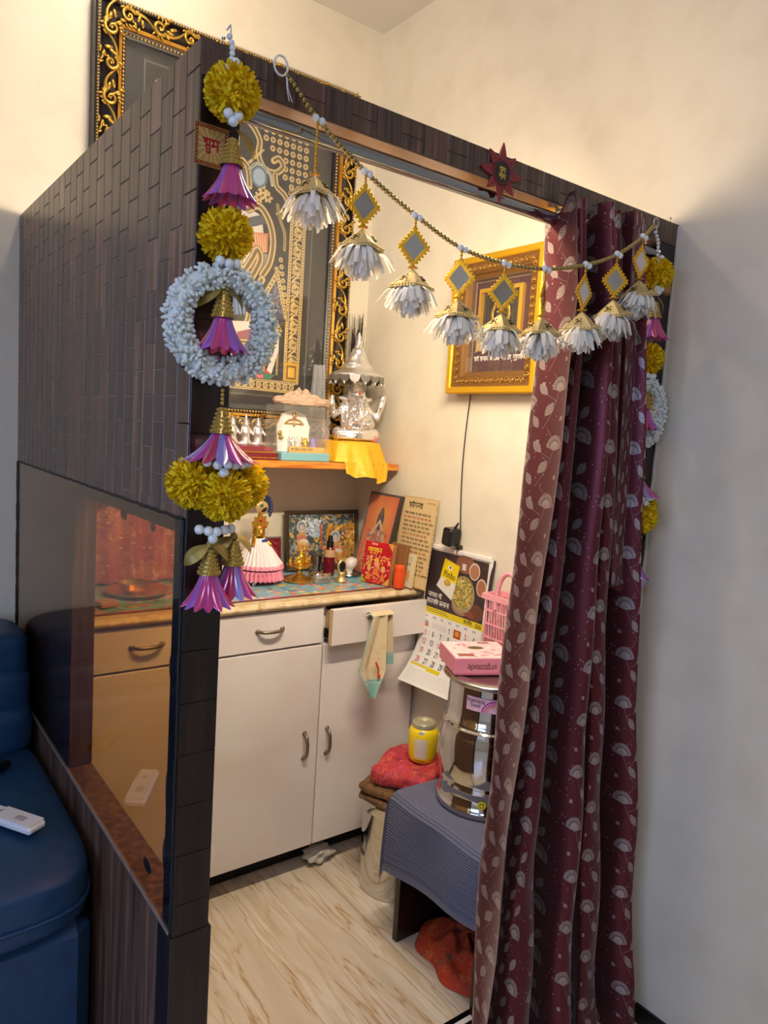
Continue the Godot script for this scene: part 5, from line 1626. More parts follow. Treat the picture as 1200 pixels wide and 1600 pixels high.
func doll(yc: float) -> void:
	# dressed deity doll on a round pink seat with a blue peacock plume
	var st := thing("doll_throne", "round pink ruffled seat on short white legs on the worktop", "seat", Vector3(-0.49, yc, 0.165))
	part("seat", MB.new().lathe([Vector2(0, 0.03), Vector2(0.07, 0.03), Vector2(0.074, 0.036), Vector2(0.07, 0.044), Vector2(0, 0.046)], 36), mat("#c06a86", 0.6), st)
	part("ruffle", MB.new().grid(160, 5, func(u, v): return Vector3(cos(u * TAU), 0, sin(u * TAU)) * (0.074 + (0.006 + 0.005 * v) * sin(u * TAU * 34.0) + 0.006 * v) + Vector3(0, 0.044 - 0.03 * v, 0), Vector2.ONE, true), M.pinksatin, st)
	for k in 4:
		var a := TAU * k / 4.0 + 0.6
		part("leg", MB.new().tube([Vector3(0.06 * cos(a), 0.0, 0.06 * sin(a)), Vector3(0.06 * cos(a), 0.032, 0.06 * sin(a))], 0.006, 8), M.white, st)
	var dl := thing("deity_doll", "small gilt faced doll in a pleated white frilled robe with a crown", "doll", Vector3(-0.49, yc + 0.047, 0.165))
	var robe := func(u, v):
		var a: float = u * TAU
		var r: float = lerpf(0.02, 0.074, pow(v, 0.85)) + (0.001 + 0.004 * v) * sin(a * 30.0)
		return Vector3(r * cos(a) + 0.008 * v, 0.098 - 0.097 * v + 0.006 * v * v * sin(a * 6.0) + 0.006 * v * v, r * sin(a))
	part("robe", MB.new().grid(180, 20, robe, Vector2.ONE, true), mat("#eadfe0", 0.6), dl)
	part("pink_trim", MB.new().grid(120, 3, func(u, v): return Vector3(cos(u * TAU), 0, sin(u * TAU)) * (0.073 + 0.004 * sin(u * TAU * 30.0) + 0.004 * v) + Vector3(0.008, 0.014 - 0.012 * v, 0), Vector2.ONE, true), M.pinksatin, dl)
	part("head", figure([bone([0, 0.116, 0], [0, 0.124, 0], 0.021, 0.02), bone([0, 0.118, 0.019], [0, 0.117, 0.023], 0.004, 0.003), bone([0, 0.1, 0], [0, 0.106, 0], 0.01, 0.01), bone([-0.018, 0.094, 0.006], [-0.03, 0.08, 0.026], 0.008, 0.006), bone([0.018, 0.094, 0.006], [0.032, 0.078, 0.024], 0.008, 0.006)], 0.003, 0.006), M.gold, dl)
	part("eye", MB.new().ball(Vector3(-0.007, 0.123, 0.0195), Vector3(0.0035, 0.002, 0.0015), 6, 5).ball(Vector3(0.007, 0.123, 0.0195), Vector3(0.003, 0.002, 0.0015), 6, 5), M.black, dl)
	part("necklace", MB.new().ball(Vector3(0.014, 0.092, 0.024), Vector3(0.009, 0.006, 0.005), 8, 6).ball(Vector3(0.004, 0.09, 0.026), Vector3(0.006, 0.006, 0.004), 8, 6), mat("#2c3c9a", 0.3), dl)
	var cp := PackedVector2Array([Vector2(-0.022, 0.13), Vector2(0.022, 0.13), Vector2(0.03, 0.15), Vector2(0.019, 0.152), Vector2(0.02, 0.168), Vector2(0.009, 0.165), Vector2(0.0, 0.188), Vector2(-0.009, 0.165), Vector2(-0.02, 0.168), Vector2(-0.019, 0.152), Vector2(-0.03, 0.15)])
	var cr := part("crown", MB.new().prism(cp, 0.004, 0.012).lathe([Vector2(0.0205, 0.128), Vector2(0.0225, 0.132), Vector2(0.0205, 0.137)], 20), M.gold, dl)
	var jw := MB.new()
	for k in 7:
		jw.ball(Vector3(-0.018 + 0.006 * k, 0.1345, 0.0215 * sqrt(maxf(0.0, 1.0 - pow((k - 3.0) / 3.6, 2.0)))), Vector3.ONE * 0.0028, 6, 5)
	jw.ball(Vector3(0, 0.156, 0.013), Vector3(0.005, 0.007, 0.003), 8, 6)
	part("red_jewels", jw, mat("#b0203c", 0.25), cr)
	part("lips", MB.new().ball(Vector3(0, 0.11, 0.0195), Vector3(0.004, 0.0015, 0.0015), 6, 5), M.red, dl)
	var ft := PackedVector2Array()
	for k in 15:
		var a := -0.6 + 2.2 * k / 14.0
		ft.append(Vector2(0.052 * cos(a), 0.056 * sin(a)))
	for k in 15:
		var a2 := 1.6 - 2.2 * k / 14.0
		ft.append(Vector2(0.052 * cos(a2) - 0.024 * (1.0 - pow(absf(k - 7.0) / 7.0, 2.0)), 0.056 * sin(a2) - 0.006 * (1.0 - pow(absf(k - 7.0) / 7.0, 2.0))))
	part("peacock_plume", MB.new().prism(ft, -0.004, 0.004, Transform3D(Basis(), Vector3(-0.006, 0.196, 0.0))), mat("#17284e", 0.35), cr)
	var dots := MB.new()
	for k in 12:
		var a3 := -0.5 + 2.0 * k / 11.0
		dots.ball(Vector3(-0.006 + 0.046 * cos(a3), 0.2 + 0.05 * sin(a3), 0.005), Vector3.ONE * 0.002, 6, 4)
	part("silver_studs", dots, M.silver, cr)
	part("gilt_disc", MB.new().ball(Vector3(0.006, 0.196, 0.003), Vector3(0.024, 0.022, 0.007), 20, 12), mat("#cdb07a", 0.35, 0.5), cr)
	part("green_jewel", MB.new().ball(Vector3(0.002, 0.204, 0.011), Vector3(0.006, 0.006, 0.003), 8, 6), mat("#2c6a4a", 0.3), cr)
	part("black_motif", MB.new().ball(Vector3(0.012, 0.19, 0.0105), Vector3(0.011, 0.006, 0.002), 10, 6, Basis(Vector3(0, 0, 1), 0.6)), M.black, cr)

# ---------------------------------------------------------------- stool, drum and what stands by the right wall
func stool_things() -> void:
	var st := thing("wooden_stool", "dark wood stool with panel legs under a grey blue towel", "stool", Vector3(-0.19, 0, 0.967))
	# long side along z; x from -0.346 to -0.034, z from 0.80 to 1.134
	for s in [-1, 1]:
		part("leg", MB.new().box(Vector3(0, 0.2085, s * 0.157), Vector3(0.312, 0.417, 0.02), 0.0015), M.dark, st)
	for s in [-1, 1]:
		part("rail", MB.new().box(Vector3(s * 0.146, 0.352, 0), Vector3(0.018, 0.13, 0.292), 0.0015), mat("#5a4a40", 0.35, 0.0, M.dark.albedo_texture), st)
	part("top", MB.new().box(Vector3(0, 0.4265, 0), Vector3(0.33, 0.018, 0.35), 0.002), M.dark, st)
	# ribbed towel draped over it
	var top := 0.4375
	var tf := func(u, v):
		# u along z, v across: from the wall side over the top, then down the near side
		var z: float = -0.186 + 0.372 * u
		var l: float = v * 0.56
		var rib: float = 0.0036 * (0.5 + 0.5 * sin(l * TAU / 0.0085))
		var x: float = 0.15 - l
		var y: float = 0.0
		var bend := 0.325
		var n := Vector3(0, 1, 0)
		if l > bend + 0.012:
			var d: float = l - bend - 0.012
			var sag: float = 0.008 * sin(u * 9.0 + 0.6) * minf(d * 9.0, 1.0)
			x = 0.15 - bend - 0.012 - 0.004 - sag - 0.02 * d
			y = -0.012 - d * (0.94 - 0.17 * u)
			n = Vector3(-1, 0, 0)
		elif l > bend - 0.012:
			var a: float = (l - bend + 0.012) / 0.024 * PI / 2
			x = 0.15 - bend + 0.012 - 0.022 * sin(a)
			y = -0.012 * (1.0 - cos(a))
			n = Vector3(-sin(a), cos(a), 0)
		y += 0.004 + 0.002 * sin(z * 30.0 + l * 20.0)
		# the far corner falls down the end of the stool
		if u < 0.06:
			var o: float = (0.06 - u) / 0.06
			y -= 0.055 * o * o * (0.4 + 0.6 * v)
		var edge: bool = v > 0.945 or v < 0.02
		return Vector3(x, y, z) + n * (0.0006 if edge else rib)
	var tm := bump(mat("#6a6c7e", 0.95, 0.0, noise_tex(0.2, [[0.0, "#c3c8dc"], [0.5, "#eef0fa"], [1.0, "#ffffff"]], 256)), noise_tex(0.35, [], 256), 0.1)
	tri_map(tm, Vector3(7, 7, 7))
	tm.rim_enabled = true
	tm.rim = 0.6
	single("ribbed_towel", MB.new().grid(44, 300, tf), tm, Vector3(-0.19, top, 0.967), "grey blue ribbed towel draped over the dark stool", "towel")
	# polished steel drum
	var dy := top + 0.0085
	var dr := thing("steel_drum", "large polished stainless steel storage drum on the towel covered stool", "drum", Vector3(-0.186, dy, 0.955))
	part("body", MB.new().lathe([Vector2(0, 0), Vector2(0.126, 0), Vector2(0.129, 0.003), Vector2(0.131, 0.007), Vector2(0.129, 0.011), Vector2(0.1305, 0.015), Vector2(0.128, 0.019), Vector2(0.125, 0.022), Vector2(0.1235, 0.062), Vector2(0.1265, 0.066), Vector2(0.124, 0.07), Vector2(0.127, 0.074), Vector2(0.1245, 0.078), Vector2(0.128, 0.088), Vector2(0.1325, 0.115), Vector2(0.1345, 0.145), Vector2(0.134, 0.175), Vector2(0.1305, 0.205), Vector2(0.1255, 0.222), Vector2(0.1275, 0.226), Vector2(0.123, 0.230), Vector2(0.125, 0.234), Vector2(0.1195, 0.24), Vector2(0.1175, 0.26), Vector2(0.1165, 0.33), Vector2(0.1165, 0.345)], 64, Transform3D(), false), M.steel, dr)
	part("lid", MB.new().lathe([Vector2(0.1185, 0.335), Vector2(0.12, 0.342), Vector2(0.133, 0.346), Vector2(0.135, 0.349), Vector2(0.134, 0.352), Vector2(0.124, 0.355), Vector2(0.11, 0.357), Vector2(0.1, 0.3545), Vector2(0.0, 0.3545)], 64, Transform3D(), false), M.steelrough, dr)
	# stickers bent round the body
	var cf := Vector3(-1.5756 + 0.186, 0, 2.2629 - 0.955)
	var base_a := atan2(cf.z, cf.x)
	var sp := Pic.new(320, 130, Color("#e6b9d2"))
	for k in 140:
		sp.oval(rnd(0, 320), rnd(0, 130), rnd(3, 10), rnd(2, 6), [Color("#ecc9dc"), Color("#dba6c6"), Color("#f0d8e4")][k % 3])
	sp.text("Stainless", 96, 34, 36, Color("#241a28"), false, true, 0.0, 0.85)
	sp.text("Steel", 96, 76, 36, Color("#241a28"), false, true, 0.0, 0.85)
	sp.arc(290, 150, 130, PI * 1.05, PI * 1.5, 14, Color("#a83a8c"))
	sp.arc(290, 150, 108, PI * 1.05, PI * 1.5, 12, Color("#d8468c"))
	sp.arc(290, 150, 88, PI * 1.05, PI * 1.5, 10, Color("#d9803c"))
	part("brand_sticker", MB.new().grid(14, 1, func(u, v): return Vector3(0.1179 * cos(base_a + 0.56 - 0.72 * u), 0.318 - 0.036 * v, 0.1179 * sin(base_a + 0.56 - 0.72 * u))), mat("#ffffff", 0.35, 0.0, sp.tex()), dr)
	var sm := Pic.new(64, 64, Color("#d9d01c"))
	sm.oval(22, 22, 5, 8, Color("#2c2a10"))
	sm.oval(42, 22, 5, 8, Color("#2c2a10"))
	sm.arc(32, 32, 18, 0.3, PI - 0.3, 4, Color("#2c2a10"))
	var smi := MB.new()
	var sa := base_a + 0.03
	for k in 20:
		var a := TAU * k / 20
		var b := TAU * (k + 1) / 20
		var pp := func(s, t) -> Vector3: return Vector3(0.1253 * cos(sa - s / 0.125), 0.042 + t, 0.1253 * sin(sa - s / 0.125))
		var i0 := smi.vert(pp.call(0.0, 0.0), Vector3(cos(sa), 0, sin(sa)), Vector2(0.5, 0.5))
		smi.vert(pp.call(0.011 * cos(a), 0.011 * sin(a)), Vector3(cos(sa), 0, sin(sa)), Vector2(0.5 + 0.5 * cos(a), 0.5 - 0.5 * sin(a)))
		smi.vert(pp.call(0.011 * cos(b), 0.011 * sin(b)), Vector3(cos(sa), 0, sin(sa)), Vector2(0.5 + 0.5 * cos(b), 0.5 - 0.5 * sin(b)))
		smi.tri(i0, i0 + 1, i0 + 2)
	part("smiley_sticker", smi, mat("#ffffff", 0.4, 0.0, sm.tex()), dr)
	# pink cake box on the lid
	var ly := dy + 0.3578
	var bt := Pic.new(256, 256, Color("#ead7da"))
	for k in 46:
		bt.poly(PackedVector2Array([Vector2(rnd(0, 250), rnd(0, 250)), Vector2(rnd(0, 250), rnd(0, 250))]), Color("#e8a0b0"))
	for k in 40:
		var x := rnd(0, 240)
		var y := rnd(0, 240)
		bt.oval(x, y, rnd(6, 20), rnd(3, 8), [Color("#e0889c"), Color("#f0b9c4"), Color("#c94a6a"), Color("#f6eef0")][k % 4], rnd(0, PI))
	bt.oval(128, 100, 40, 28, Color("#d9b9a8"))
	bt.oval(128, 100, 34, 23, Color("#6a5a44"))
	bt.box(20, 190, 70, 40, Color("#a05a52"))
	bt.box(160, 10, 50, 24, Color("#9a5a50"))
	var fs := Pic.new(256, 96, Color("#e48a9c"))
	fs.box(0, 84, 256, 12, Color("#c86a80"))
	fs.text("Agamcroft.co", 112, 44, 32, Color("#3c1c24"), true, true, 0.0, 0.42)
	fs.line([Vector2(90, 62), Vector2(165, 62)], 3, Color("#6a3440"))
	var cb := thing("cake_box", "flat pink printed cake box on the steel drum lid", "box", Vector3(-0.205, ly, 0.905), 0.46 - PI / 2 + 1.2)
	cb.rotation.y = -0.448
	part("carton", MB.new().box(Vector3(0, 0.022, 0), Vector3(0.165, 0.044, 0.15), 0.0015), mat("#e48a9c", 0.5), cb)
	part("top_print", MB.new().box(Vector3(0, 0.0445, 0), Vector3(0.162, 0.0012, 0.147)), mat("#ffffff", 0.4, 0.0, bt.tex()), cb)
	part("side_print", MB.new().box(Vector3(0, 0.022, 0.0752), Vector3(0.162, 0.042, 0.0008)), mat("#ffffff", 0.45, 0.0, fs.tex()), cb)
	# pink plastic basket standing on the lid behind the box
	var bk := thing("plastic_basket", "pink plastic slatted basket with a loop handle behind the cake box", "basket", Vector3(-0.047, ly - 0.006, 0.92))
	var hz := 0.125
	var hx := 0.034
	var bh := 0.165
	for s in [-1, 1]:
		for k in 23:
			var z := -hz + 2 * hz * k / 22.0
			part("slat", MB.new().box(Vector3(s * (hx - 0.006), bh / 2, z * 0.93), Vector3(0.003, bh - 0.01, 0.0035), 0.0008, Basis(Vector3(0, 0, 1), -s * 0.06)), M.pinkplastic, bk)
		for k in 5:
			var x := -hx + 2 * hx * k / 4.0
			part("slat", MB.new().box(Vector3(x * 0.9, bh / 2, s * (hz - 0.005)), Vector3(0.005, bh - 0.01, 0.003), 0.0008), M.pinkplastic, bk)
	for y in [0.006, 0.045, 0.085, 0.125]:
		var g: float = 0.86 + 0.14 * y / bh
		part("band", MB.new().frame(2 * hx * g, 2 * hz, [Vector2(0, -0.002), Vector2(0, 0.002), Vector2(0.004, 0.002), Vector2(0.004, -0.002)]), M.pinkplastic, bk, "", Vector3(0, y, 0)).rotation.x = -PI / 2
	part("rim", MB.new().frame(2 * hx + 0.012, 2 * hz + 0.012, [Vector2(0, -0.008), Vector2(0, 0.008), Vector2(0.008, 0.008), Vector2(0.008, -0.008)]), M.pinkplastic, bk, "", Vector3(0, bh, 0)).rotation.x = -PI / 2
	var hq := []
	for k in 25:
		var a := PI * k / 24.0
		hq.append(Vector3(-hx, bh - 0.03 + 0.11 * pow(sin(a), 0.8), -0.035 - 0.045 * cos(a)))
	var hm := MB.new()
	hm.tube(hq, 0.007, 8)
	part("loop_handle", hm, M.pinkplastic, bk)
	part("base", MB.new().box(Vector3(0, 0.004, 0), Vector3(2 * hx * 0.86, 0.004, 2 * hz - 0.01), 0.001), M.pinkplastic, bk)
	# steel bin with lid, cloths and jar on it
	var bn := thing("steel_bin", "plain steel canister with lid standing on the floor by the cabinet", "canister", Vector3(-0.185, 0, 0.595))
	part("body", MB.new().lathe([Vector2(0, 0), Vector2(0.105, 0), Vector2(0.107, 0.003), Vector2(0.112, 0.28)], 56), M.steel, bn)
	part("lid", MB.new().lathe([Vector2(0.1145, 0.262), Vector2(0.117, 0.264), Vector2(0.117, 0.296), Vector2(0.114, 0.304), Vector2(0.1, 0.306), Vector2(0.0, 0.306)], 56, Transform3D(), false), M.steel, bn)
	var by := 0.3065
	var pats := func(a: String, cols: Array, n: int) -> ImageTexture:
		var p := Pic.new(256, 256, Color(a))
		for k in n:
			var x := rnd(0, 256)
			var y := rnd(0, 256)
			var c: Color = Color(cols[k % cols.size()])
			if k % 5 == 0:
				for i in 6: p.oval(x + 9 * cos(i), y + 9 * sin(i), 6, 4, c, i)
			else:
				p.arc(x, y, rnd(6, 20), rnd(0, 3), rnd(3, 6), 2.5, c)
		return p.tex()
	var fold := func(w: float, h: float, d: float, sd: float) -> MB:
		var f := func(u, v):
			var a: float = u * TAU
			var b: float = v * PI
			var e := 0.34
			var q := Vector3(sin(b) * cos(a), cos(b), sin(b) * sin(a))
			var r := Vector3(signf(q.x) * pow(absf(q.x), e) * w, signf(q.y) * pow(absf(q.y), 0.6) * h, signf(q.z) * pow(absf(q.z), e) * d)
			var o: float = 0.008 * sin(r.x * 50.0 + sd) * sin(r.z * 43.0 + sd * 2.0)
			return Vector3(r.x * (1.0 + 0.06 * sin(r.z * 40.0 + sd)), h + r.y + (o if r.y > 0.0 else 0.0), r.z * (1.0 + 0.05 * sin(r.x * 35.0)))
		return MB.new().grid(64, 24, f, Vector2(3, 2), true)
	var bm := tri_map(mat("#ffffff", 0.85, 0.0, pats.call("#6a4a2c", ["#3c2c1c", "#8a6a3c", "#a07c44"], 120)), Vector3(7, 7, 7))
	single("folded_cloth", fold.call(0.11, 0.010, 0.088, 1.0), bm, Vector3(-0.208, by, 0.612), "brown patterned folded cloth lying on the steel canister", "cloth", 0.35)
	single("folded_cloth", fold.call(0.112, 0.015, 0.09, 2.4), bm, Vector3(-0.2, by + 0.021, 0.606), "second brown folded cloth just under the red printed cloth", "cloth", 0.3)
	var rm := tri_map(mat("#ffffff", 0.75, 0.0, pats.call("#b8323c", ["#d65a4a", "#8a2438", "#d9803c", "#c94a6c", "#7a2c4c", "#e0606a"], 170)), Vector3(6, 6, 6))
	single("printed_cloth", fold.call(0.115, 0.031, 0.1, 4.0), rm, Vector3(-0.168, by + 0.052, 0.628), "crumpled red and orange printed cloth heaped on the canister", "cloth", 0.5)
	# yellow jar
	var jr := thing("plastic_jar", "bright yellow plastic jar with a silver lid standing on the red cloth", "jar", Vector3(-0.148, by + 0.116, 0.648), -1.25)
	var jp := Pic.new(256, 128, Color("#f0d41a"))
	jp.box(0, 84, 256, 44, Color("#f2b90c"))
	for k in 50:
		jp.arc(rnd(0, 256), rnd(88, 124), rnd(4, 12), 0, 4, 2, Color("#b98410"))
	for k in 3:
		jp.box(30 + k * 85, 42, 36, 34, Color("#d8cfc0"))
		jp.oval(48 + k * 85, 20, 9, 9, Color("#9a94a0"))
		jp.box(34 + k * 85, 82, 30, 3, Color("#8a6a10"))
	part("jar_body", MB.new().lathe([Vector2(0, 0), Vector2(0.036, 0), Vector2(0.041, 0.004), Vector2(0.043, 0.02), Vector2(0.046, 0.06), Vector2(0.046, 0.088), Vector2(0.042, 0.1), Vector2(0.034, 0.106)], 36, Transform3D(), false), mat("#ffffff", 0.25, 0.0, jp.tex()), jr)
	part("jar_lid", MB.new().lathe([Vector2(0.034, 0.104), Vector2(0.0365, 0.106), Vector2(0.0365, 0.117), Vector2(0.034, 0.122), Vector2(0.03, 0.122), Vector2(0.028, 0.117), Vector2(0, 0.117)], 32), mat("#c9c3a4", 0.3, 0.5), jr)
	single("cloth_pouch", fold.call(0.026, 0.03, 0.022, 1.5), mat("#cbb494", 0.85), Vector3(-0.098, by + 0.114, 0.725), "small beige cloth pouch squeezed between the jar and the drum", "pouch")
	# orange scarf on the floor under the stool
	var om := tri_map(mat("#ffffff", 0.8, 0.0, pats.call("#b83a1c", ["#d97c1c", "#e09a2c", "#8a2818", "#7a7258", "#c8501c", "#8c8468"], 90)), Vector3(5, 5, 5))
	var sf := func(u, v):
		var a: float = u * TAU
		var r: float = v
		var k: float = 1.0 + 0.12 * sin(a * 3.0 + 1.0) + 0.06 * sin(a * 7.0)
		var hgt: float = 0.06 * pow(maxf(1.0 - r * r, 0.0), 0.6) * (1.0 + 0.25 * sin(a * 5.0 + r * 6.0))
		return Vector3(0.125 * r * k * cos(a), 0.002 + hgt + 0.008 * sin(r * 18.0 + a * 2.0) * (1.0 - r), 0.15 * r * k * sin(a))
	single("floor_scarf", MB.new().grid(60, 24, sf, Vector2(1, 1), true), om, Vector3(-0.215, 0.0, 0.97), "orange and red printed scarf bundled on the floor under the stool", "scarf")

# ---------------------------------------------------------------- curtain
func curtain() -> void:
	var rod := thing("curtain_rod", "polished steel curtain rod under the header beam", "curtain rod", Vector3(-0.58, 1.862, 1.226))
	part("rod", MB.new().tube([Vector3(-0.525, 0, 0), Vector3(0.525, 0, 0)], 0.0125, 18), M.chrome, rod)
	for s in [-1, 1]:
		part("end_socket", MB.new().lathe([Vector2(0.018, 0), Vector2(0.018, 0.008), Vector2(0.014, 0.011)], 18, Transform3D(Basis(Vector3(0, 0, 1), s * PI / 2), Vector3(s * 0.526, 0, 0))), M.chrome, rod)
	# fabric print: fans, leaves and stems on a wine red ground
	var N := 768
	var p := Pic.new(N, N, Color("#66282f"))
	for k in 16000:
		p.box(rnd(0, N), rnd(0, N), 2, 2, [Color("#74363f"), Color("#431a22"), Color("#8a4c55"), Color("#52232b")][k % 4])
	var si := Color("#a9a09c")
	var sd := Color("#5c4448")
	var st := Color("#8d7f7c")
	for gx in 2:
		for gy in 3:
			var ox := gx * 384.0 + 60.0
			var oy := gy * 256.0 + (128.0 if gx == 1 else 0.0)
			for rep in 2:
				var yy := oy - rep * N if oy > 400.0 else oy + rep * 0.0
				if rep == 1 and oy <= 400.0: break
				# stem
				p.line(curve([Vector2(ox + 120, yy - 10), Vector2(ox + 70, yy + 60), Vector2(ox + 90, yy + 150), Vector2(ox + 150, yy + 250)]), 3.0, st)
				p.line(curve([Vector2(ox + 84, yy + 120), Vector2(ox + 150, yy + 90), Vector2(ox + 180, yy + 50)]), 2.6, st)
				p.line(curve([Vector2(ox + 230, yy + 10), Vector2(ox + 240, yy + 110), Vector2(ox + 210, yy + 210)]), 2.6, st)
				# fans
				for f in [[ox + 60.0, yy + 70.0, 0.0], [ox + 250.0, yy + 150.0, 0.5]]:
					var c := Vector2(f[0], f[1])
					var pl := PackedVector2Array()
					for i in 15:
						var a: float = PI + PI * i / 14.0 + f[2]
						pl.append(c + Vector2(cos(a) * 54, sin(a) * 54))
					pl.append(c + Vector2(0, 14).rotated(f[2]))
					p.poly(pl, si)
					for i in 13:
						var a2: float = PI + PI * (i + 0.5) / 13.0 + f[2]
						p.line([c + Vector2(cos(a2), sin(a2)) * 34, c + Vector2(cos(a2), sin(a2)) * 54], 2.4, sd)
					p.arc(c.x, c.y, 32, PI + f[2], TAU + f[2], 4, sd)
					for i in 8:
						var a3: float = PI + PI * (i + 0.5) / 8.0 + f[2]
						p.line([c + Vector2(cos(a3), sin(a3)) * 12, c + Vector2(cos(a3), sin(a3)) * 28], 2.2, Color("#c9c2be"))
				# leaves
				p.leaf(ox + 96, yy + 130, 78, 21, 0.9, si, sd)
				p.leaf(ox + 140, yy + 96, 76, 20, -0.7, si, sd)
				p.leaf(ox + 240, yy + 60, 74, 20, -0.9, si, sd)
				p.leaf(ox + 222, yy + 190, 72, 20, 2.3, si, sd)
				# small buds and dots
				p.box(ox + 160, yy + 40, 20, 18, si)
				p.box(ox + 20, yy + 190, 18, 18, si)
				for i in 26:
					p.oval(ox + rnd(-50, 320), yy + rnd(0, 250), 3, 3, Color("#b8a49e"))
	var m := mat("#f2e6e4", 0.38, 0.7, p.tex())
	m.rim_enabled = true
	m.rim = 0.5
	m.rim_tint = 0.6
	bump(m, p.tex(), 0.06)
	var root := thing("curtain", "wine red curtain with silver leaf and fan print gathered at the right of the opening", "curtain", Vector3(-0.28, 0.0, 1.27))
	# edges by height: y, left x, right x, middle z, depth of folds
	var key := [[1.9, -0.424, -0.195, 1.236, 0.052], [1.7, -0.422, -0.184, 1.25, 0.06], [1.4, -0.442, -0.158, 1.258, 0.064], [0.98, -0.476, -0.122, 1.262, 0.064], [0.5, -0.522, -0.074, 1.282, 0.06], [0.2, -0.545, -0.068, 1.305, 0.056], [0.006, -0.56, -0.062, 1.33, 0.054]]
	var cf := func(u, v):
		var y: float = lerpf(1.905, 0.006, v)
		var i := 0
		while i < key.size() - 2 and y < key[i + 1][0]: i += 1
		var t: float = clampf((key[i][0] - y) / (key[i][0] - key[i + 1][0]), 0.0, 1.0)
		var xl: float = lerpf(key[i][1], key[i + 1][1], t)
		var xr: float = lerpf(key[i][2], key[i + 1][2], t)
		var zc: float = lerpf(key[i][3], key[i + 1][3], t)
		var am: float = lerpf(key[i][4], key[i + 1][4], t)
		var nf := 4.0
		var ph: float = u * nf * TAU + PI * 0.5
		var wob: float = (0.55 * sin(u * 5.0 + v * 2.2) + 0.3 * sin(v * 7.0 + u * 13.0)) * v * sin(PI * u)
		var a: float = ph + wob
		var sx: float = u - 0.034 * sin(2.0 * a) * (0.75 + 0.35 * sin(u * 21.0)) * minf(1.0, 8.0 * u * (1.0 - u))
		var z: float = zc + am * sin(a) * (0.85 + 0.25 * sin(u * 11.0 + 2.0 + v))
		if u > 0.78 and y > 1.1: z = maxf(z, 1.252 + 0.04 * minf((u - 0.78) / 0.05, 1.0))
		z += 0.006 * sin(v * 26.0 + u * 40.0) * v
		var yy := y
		if v < 0.03:
			# only the outer folds rise over the front of the header
			yy = y - maxf(0.0, y - 1.872) * clampf((1.262 - z) / 0.02, 0.0, 1.0)
			z = maxf(z, 1.19)
		return Vector3(lerpf(xl, xr, sx) + 0.28, yy, z - 1.27)
	part("fabric", MB.new().grid(360, 90, cf, Vector2(4.3, 5.4)), m, root)
	for k in 5:
		var xe: float = -0.395 + 0.053 * k
		var ring := []
		for i in 20:
			ring.append(Vector3(xe + 0.28 + 0.006 * cos(TAU * i / 20.0), 1.862 + 0.021 * cos(TAU * i / 20.0), 1.226 - 1.27 + 0.021 * sin(TAU * i / 20.0)))
		part("eyelet", MB.new().tube(ring, 0.0035, 6, true), M.chrome, root)

# ---------------------------------------------------------------- garlands and the toran
func pompom(r: float) -> ArrayMesh:
	var mb := MB.new()
	mb.ball(Vector3.ZERO, Vector3.ONE * r * 0.7, 12, 8)
	for k in 900:
		var d := Vector3(rng.randfn(), rng.randfn(), rng.randfn()).normalized()
		var s := d.cross(Vector3(rnd(-1, 1), rnd(-1, 1), rnd(-1, 1)).normalized()).normalized()
		var b := d.cross(s)
		var w := r * rnd(0.045, 0.085)
		var a := d * r * 0.55
		var m := d * r * rnd(0.8, 0.92) + b * r * rnd(-0.06, 0.06)
		var e := d * r * rnd(0.95, 1.1) + b * r * rnd(-0.14, 0.14)
		mb.col = Color(rnd(0.92, 1), rnd(0.84, 1.0), rnd(0.4, 1.0))
		mb.quad(a - s * w * 0.4, a + s * w * 0.4, m + s * w + b * w * 0.3, m - s * w + b * w * 0.3, (b + d * 0.4).normalized())
		mb.quad(m - s * w + b * w * 0.3, m + s * w + b * w * 0.3, e + s * w * 0.7, e - s * w * 0.7, (b * 0.8 + d * 0.7).normalized())
	mb.col = Color(1, 1, 1)
	return mb.mesh()

func petal(l: float, w: float, flare: float, curl: float) -> ArrayMesh:
	# hangs down -y from the origin and flares out towards +z
	return MB.new().grid(6, 8, func(u, v):
		var ww: float = w * (0.45 + 0.75 * sin(PI * (0.12 + 0.76 * v)))
		if v > 0.85: ww *= sqrt(maxf(0.05, 1.0 - pow((v - 0.85) / 0.16, 2.0)))
		var x: float = (u - 0.5) * 2.0 * ww
		return Vector3(x, -l * v * (1.0 - 0.15 * v), flare * l * pow(v, 1.4) - curl * pow(absf(u - 0.5) * 2.0, 2.0) * ww)).mesh()

func gold_cone(r0: float, r1: float, h: float, sides: int) -> MB:
	var mb := MB.new()
	mb.lathe([Vector2(0, 0), Vector2(r0, 0), Vector2(r0 * 1.05, -0.002), Vector2(r1, -h), Vector2(r1 * 0.9, -h)], sides)
	var rows := 6
	for j in rows:
		var f := (j + 0.5) / rows
		var rr := lerpf(r0, r1, f) * 0.97
		var n := int(8 + 14 * f)
		for k in n:
			mb.ball(Vector3(rr * cos(TAU * k / n), -h * f, rr * sin(TAU * k / n)), Vector3.ONE * h / rows * 0.36, 5, 4)
	return mb

var G := {}

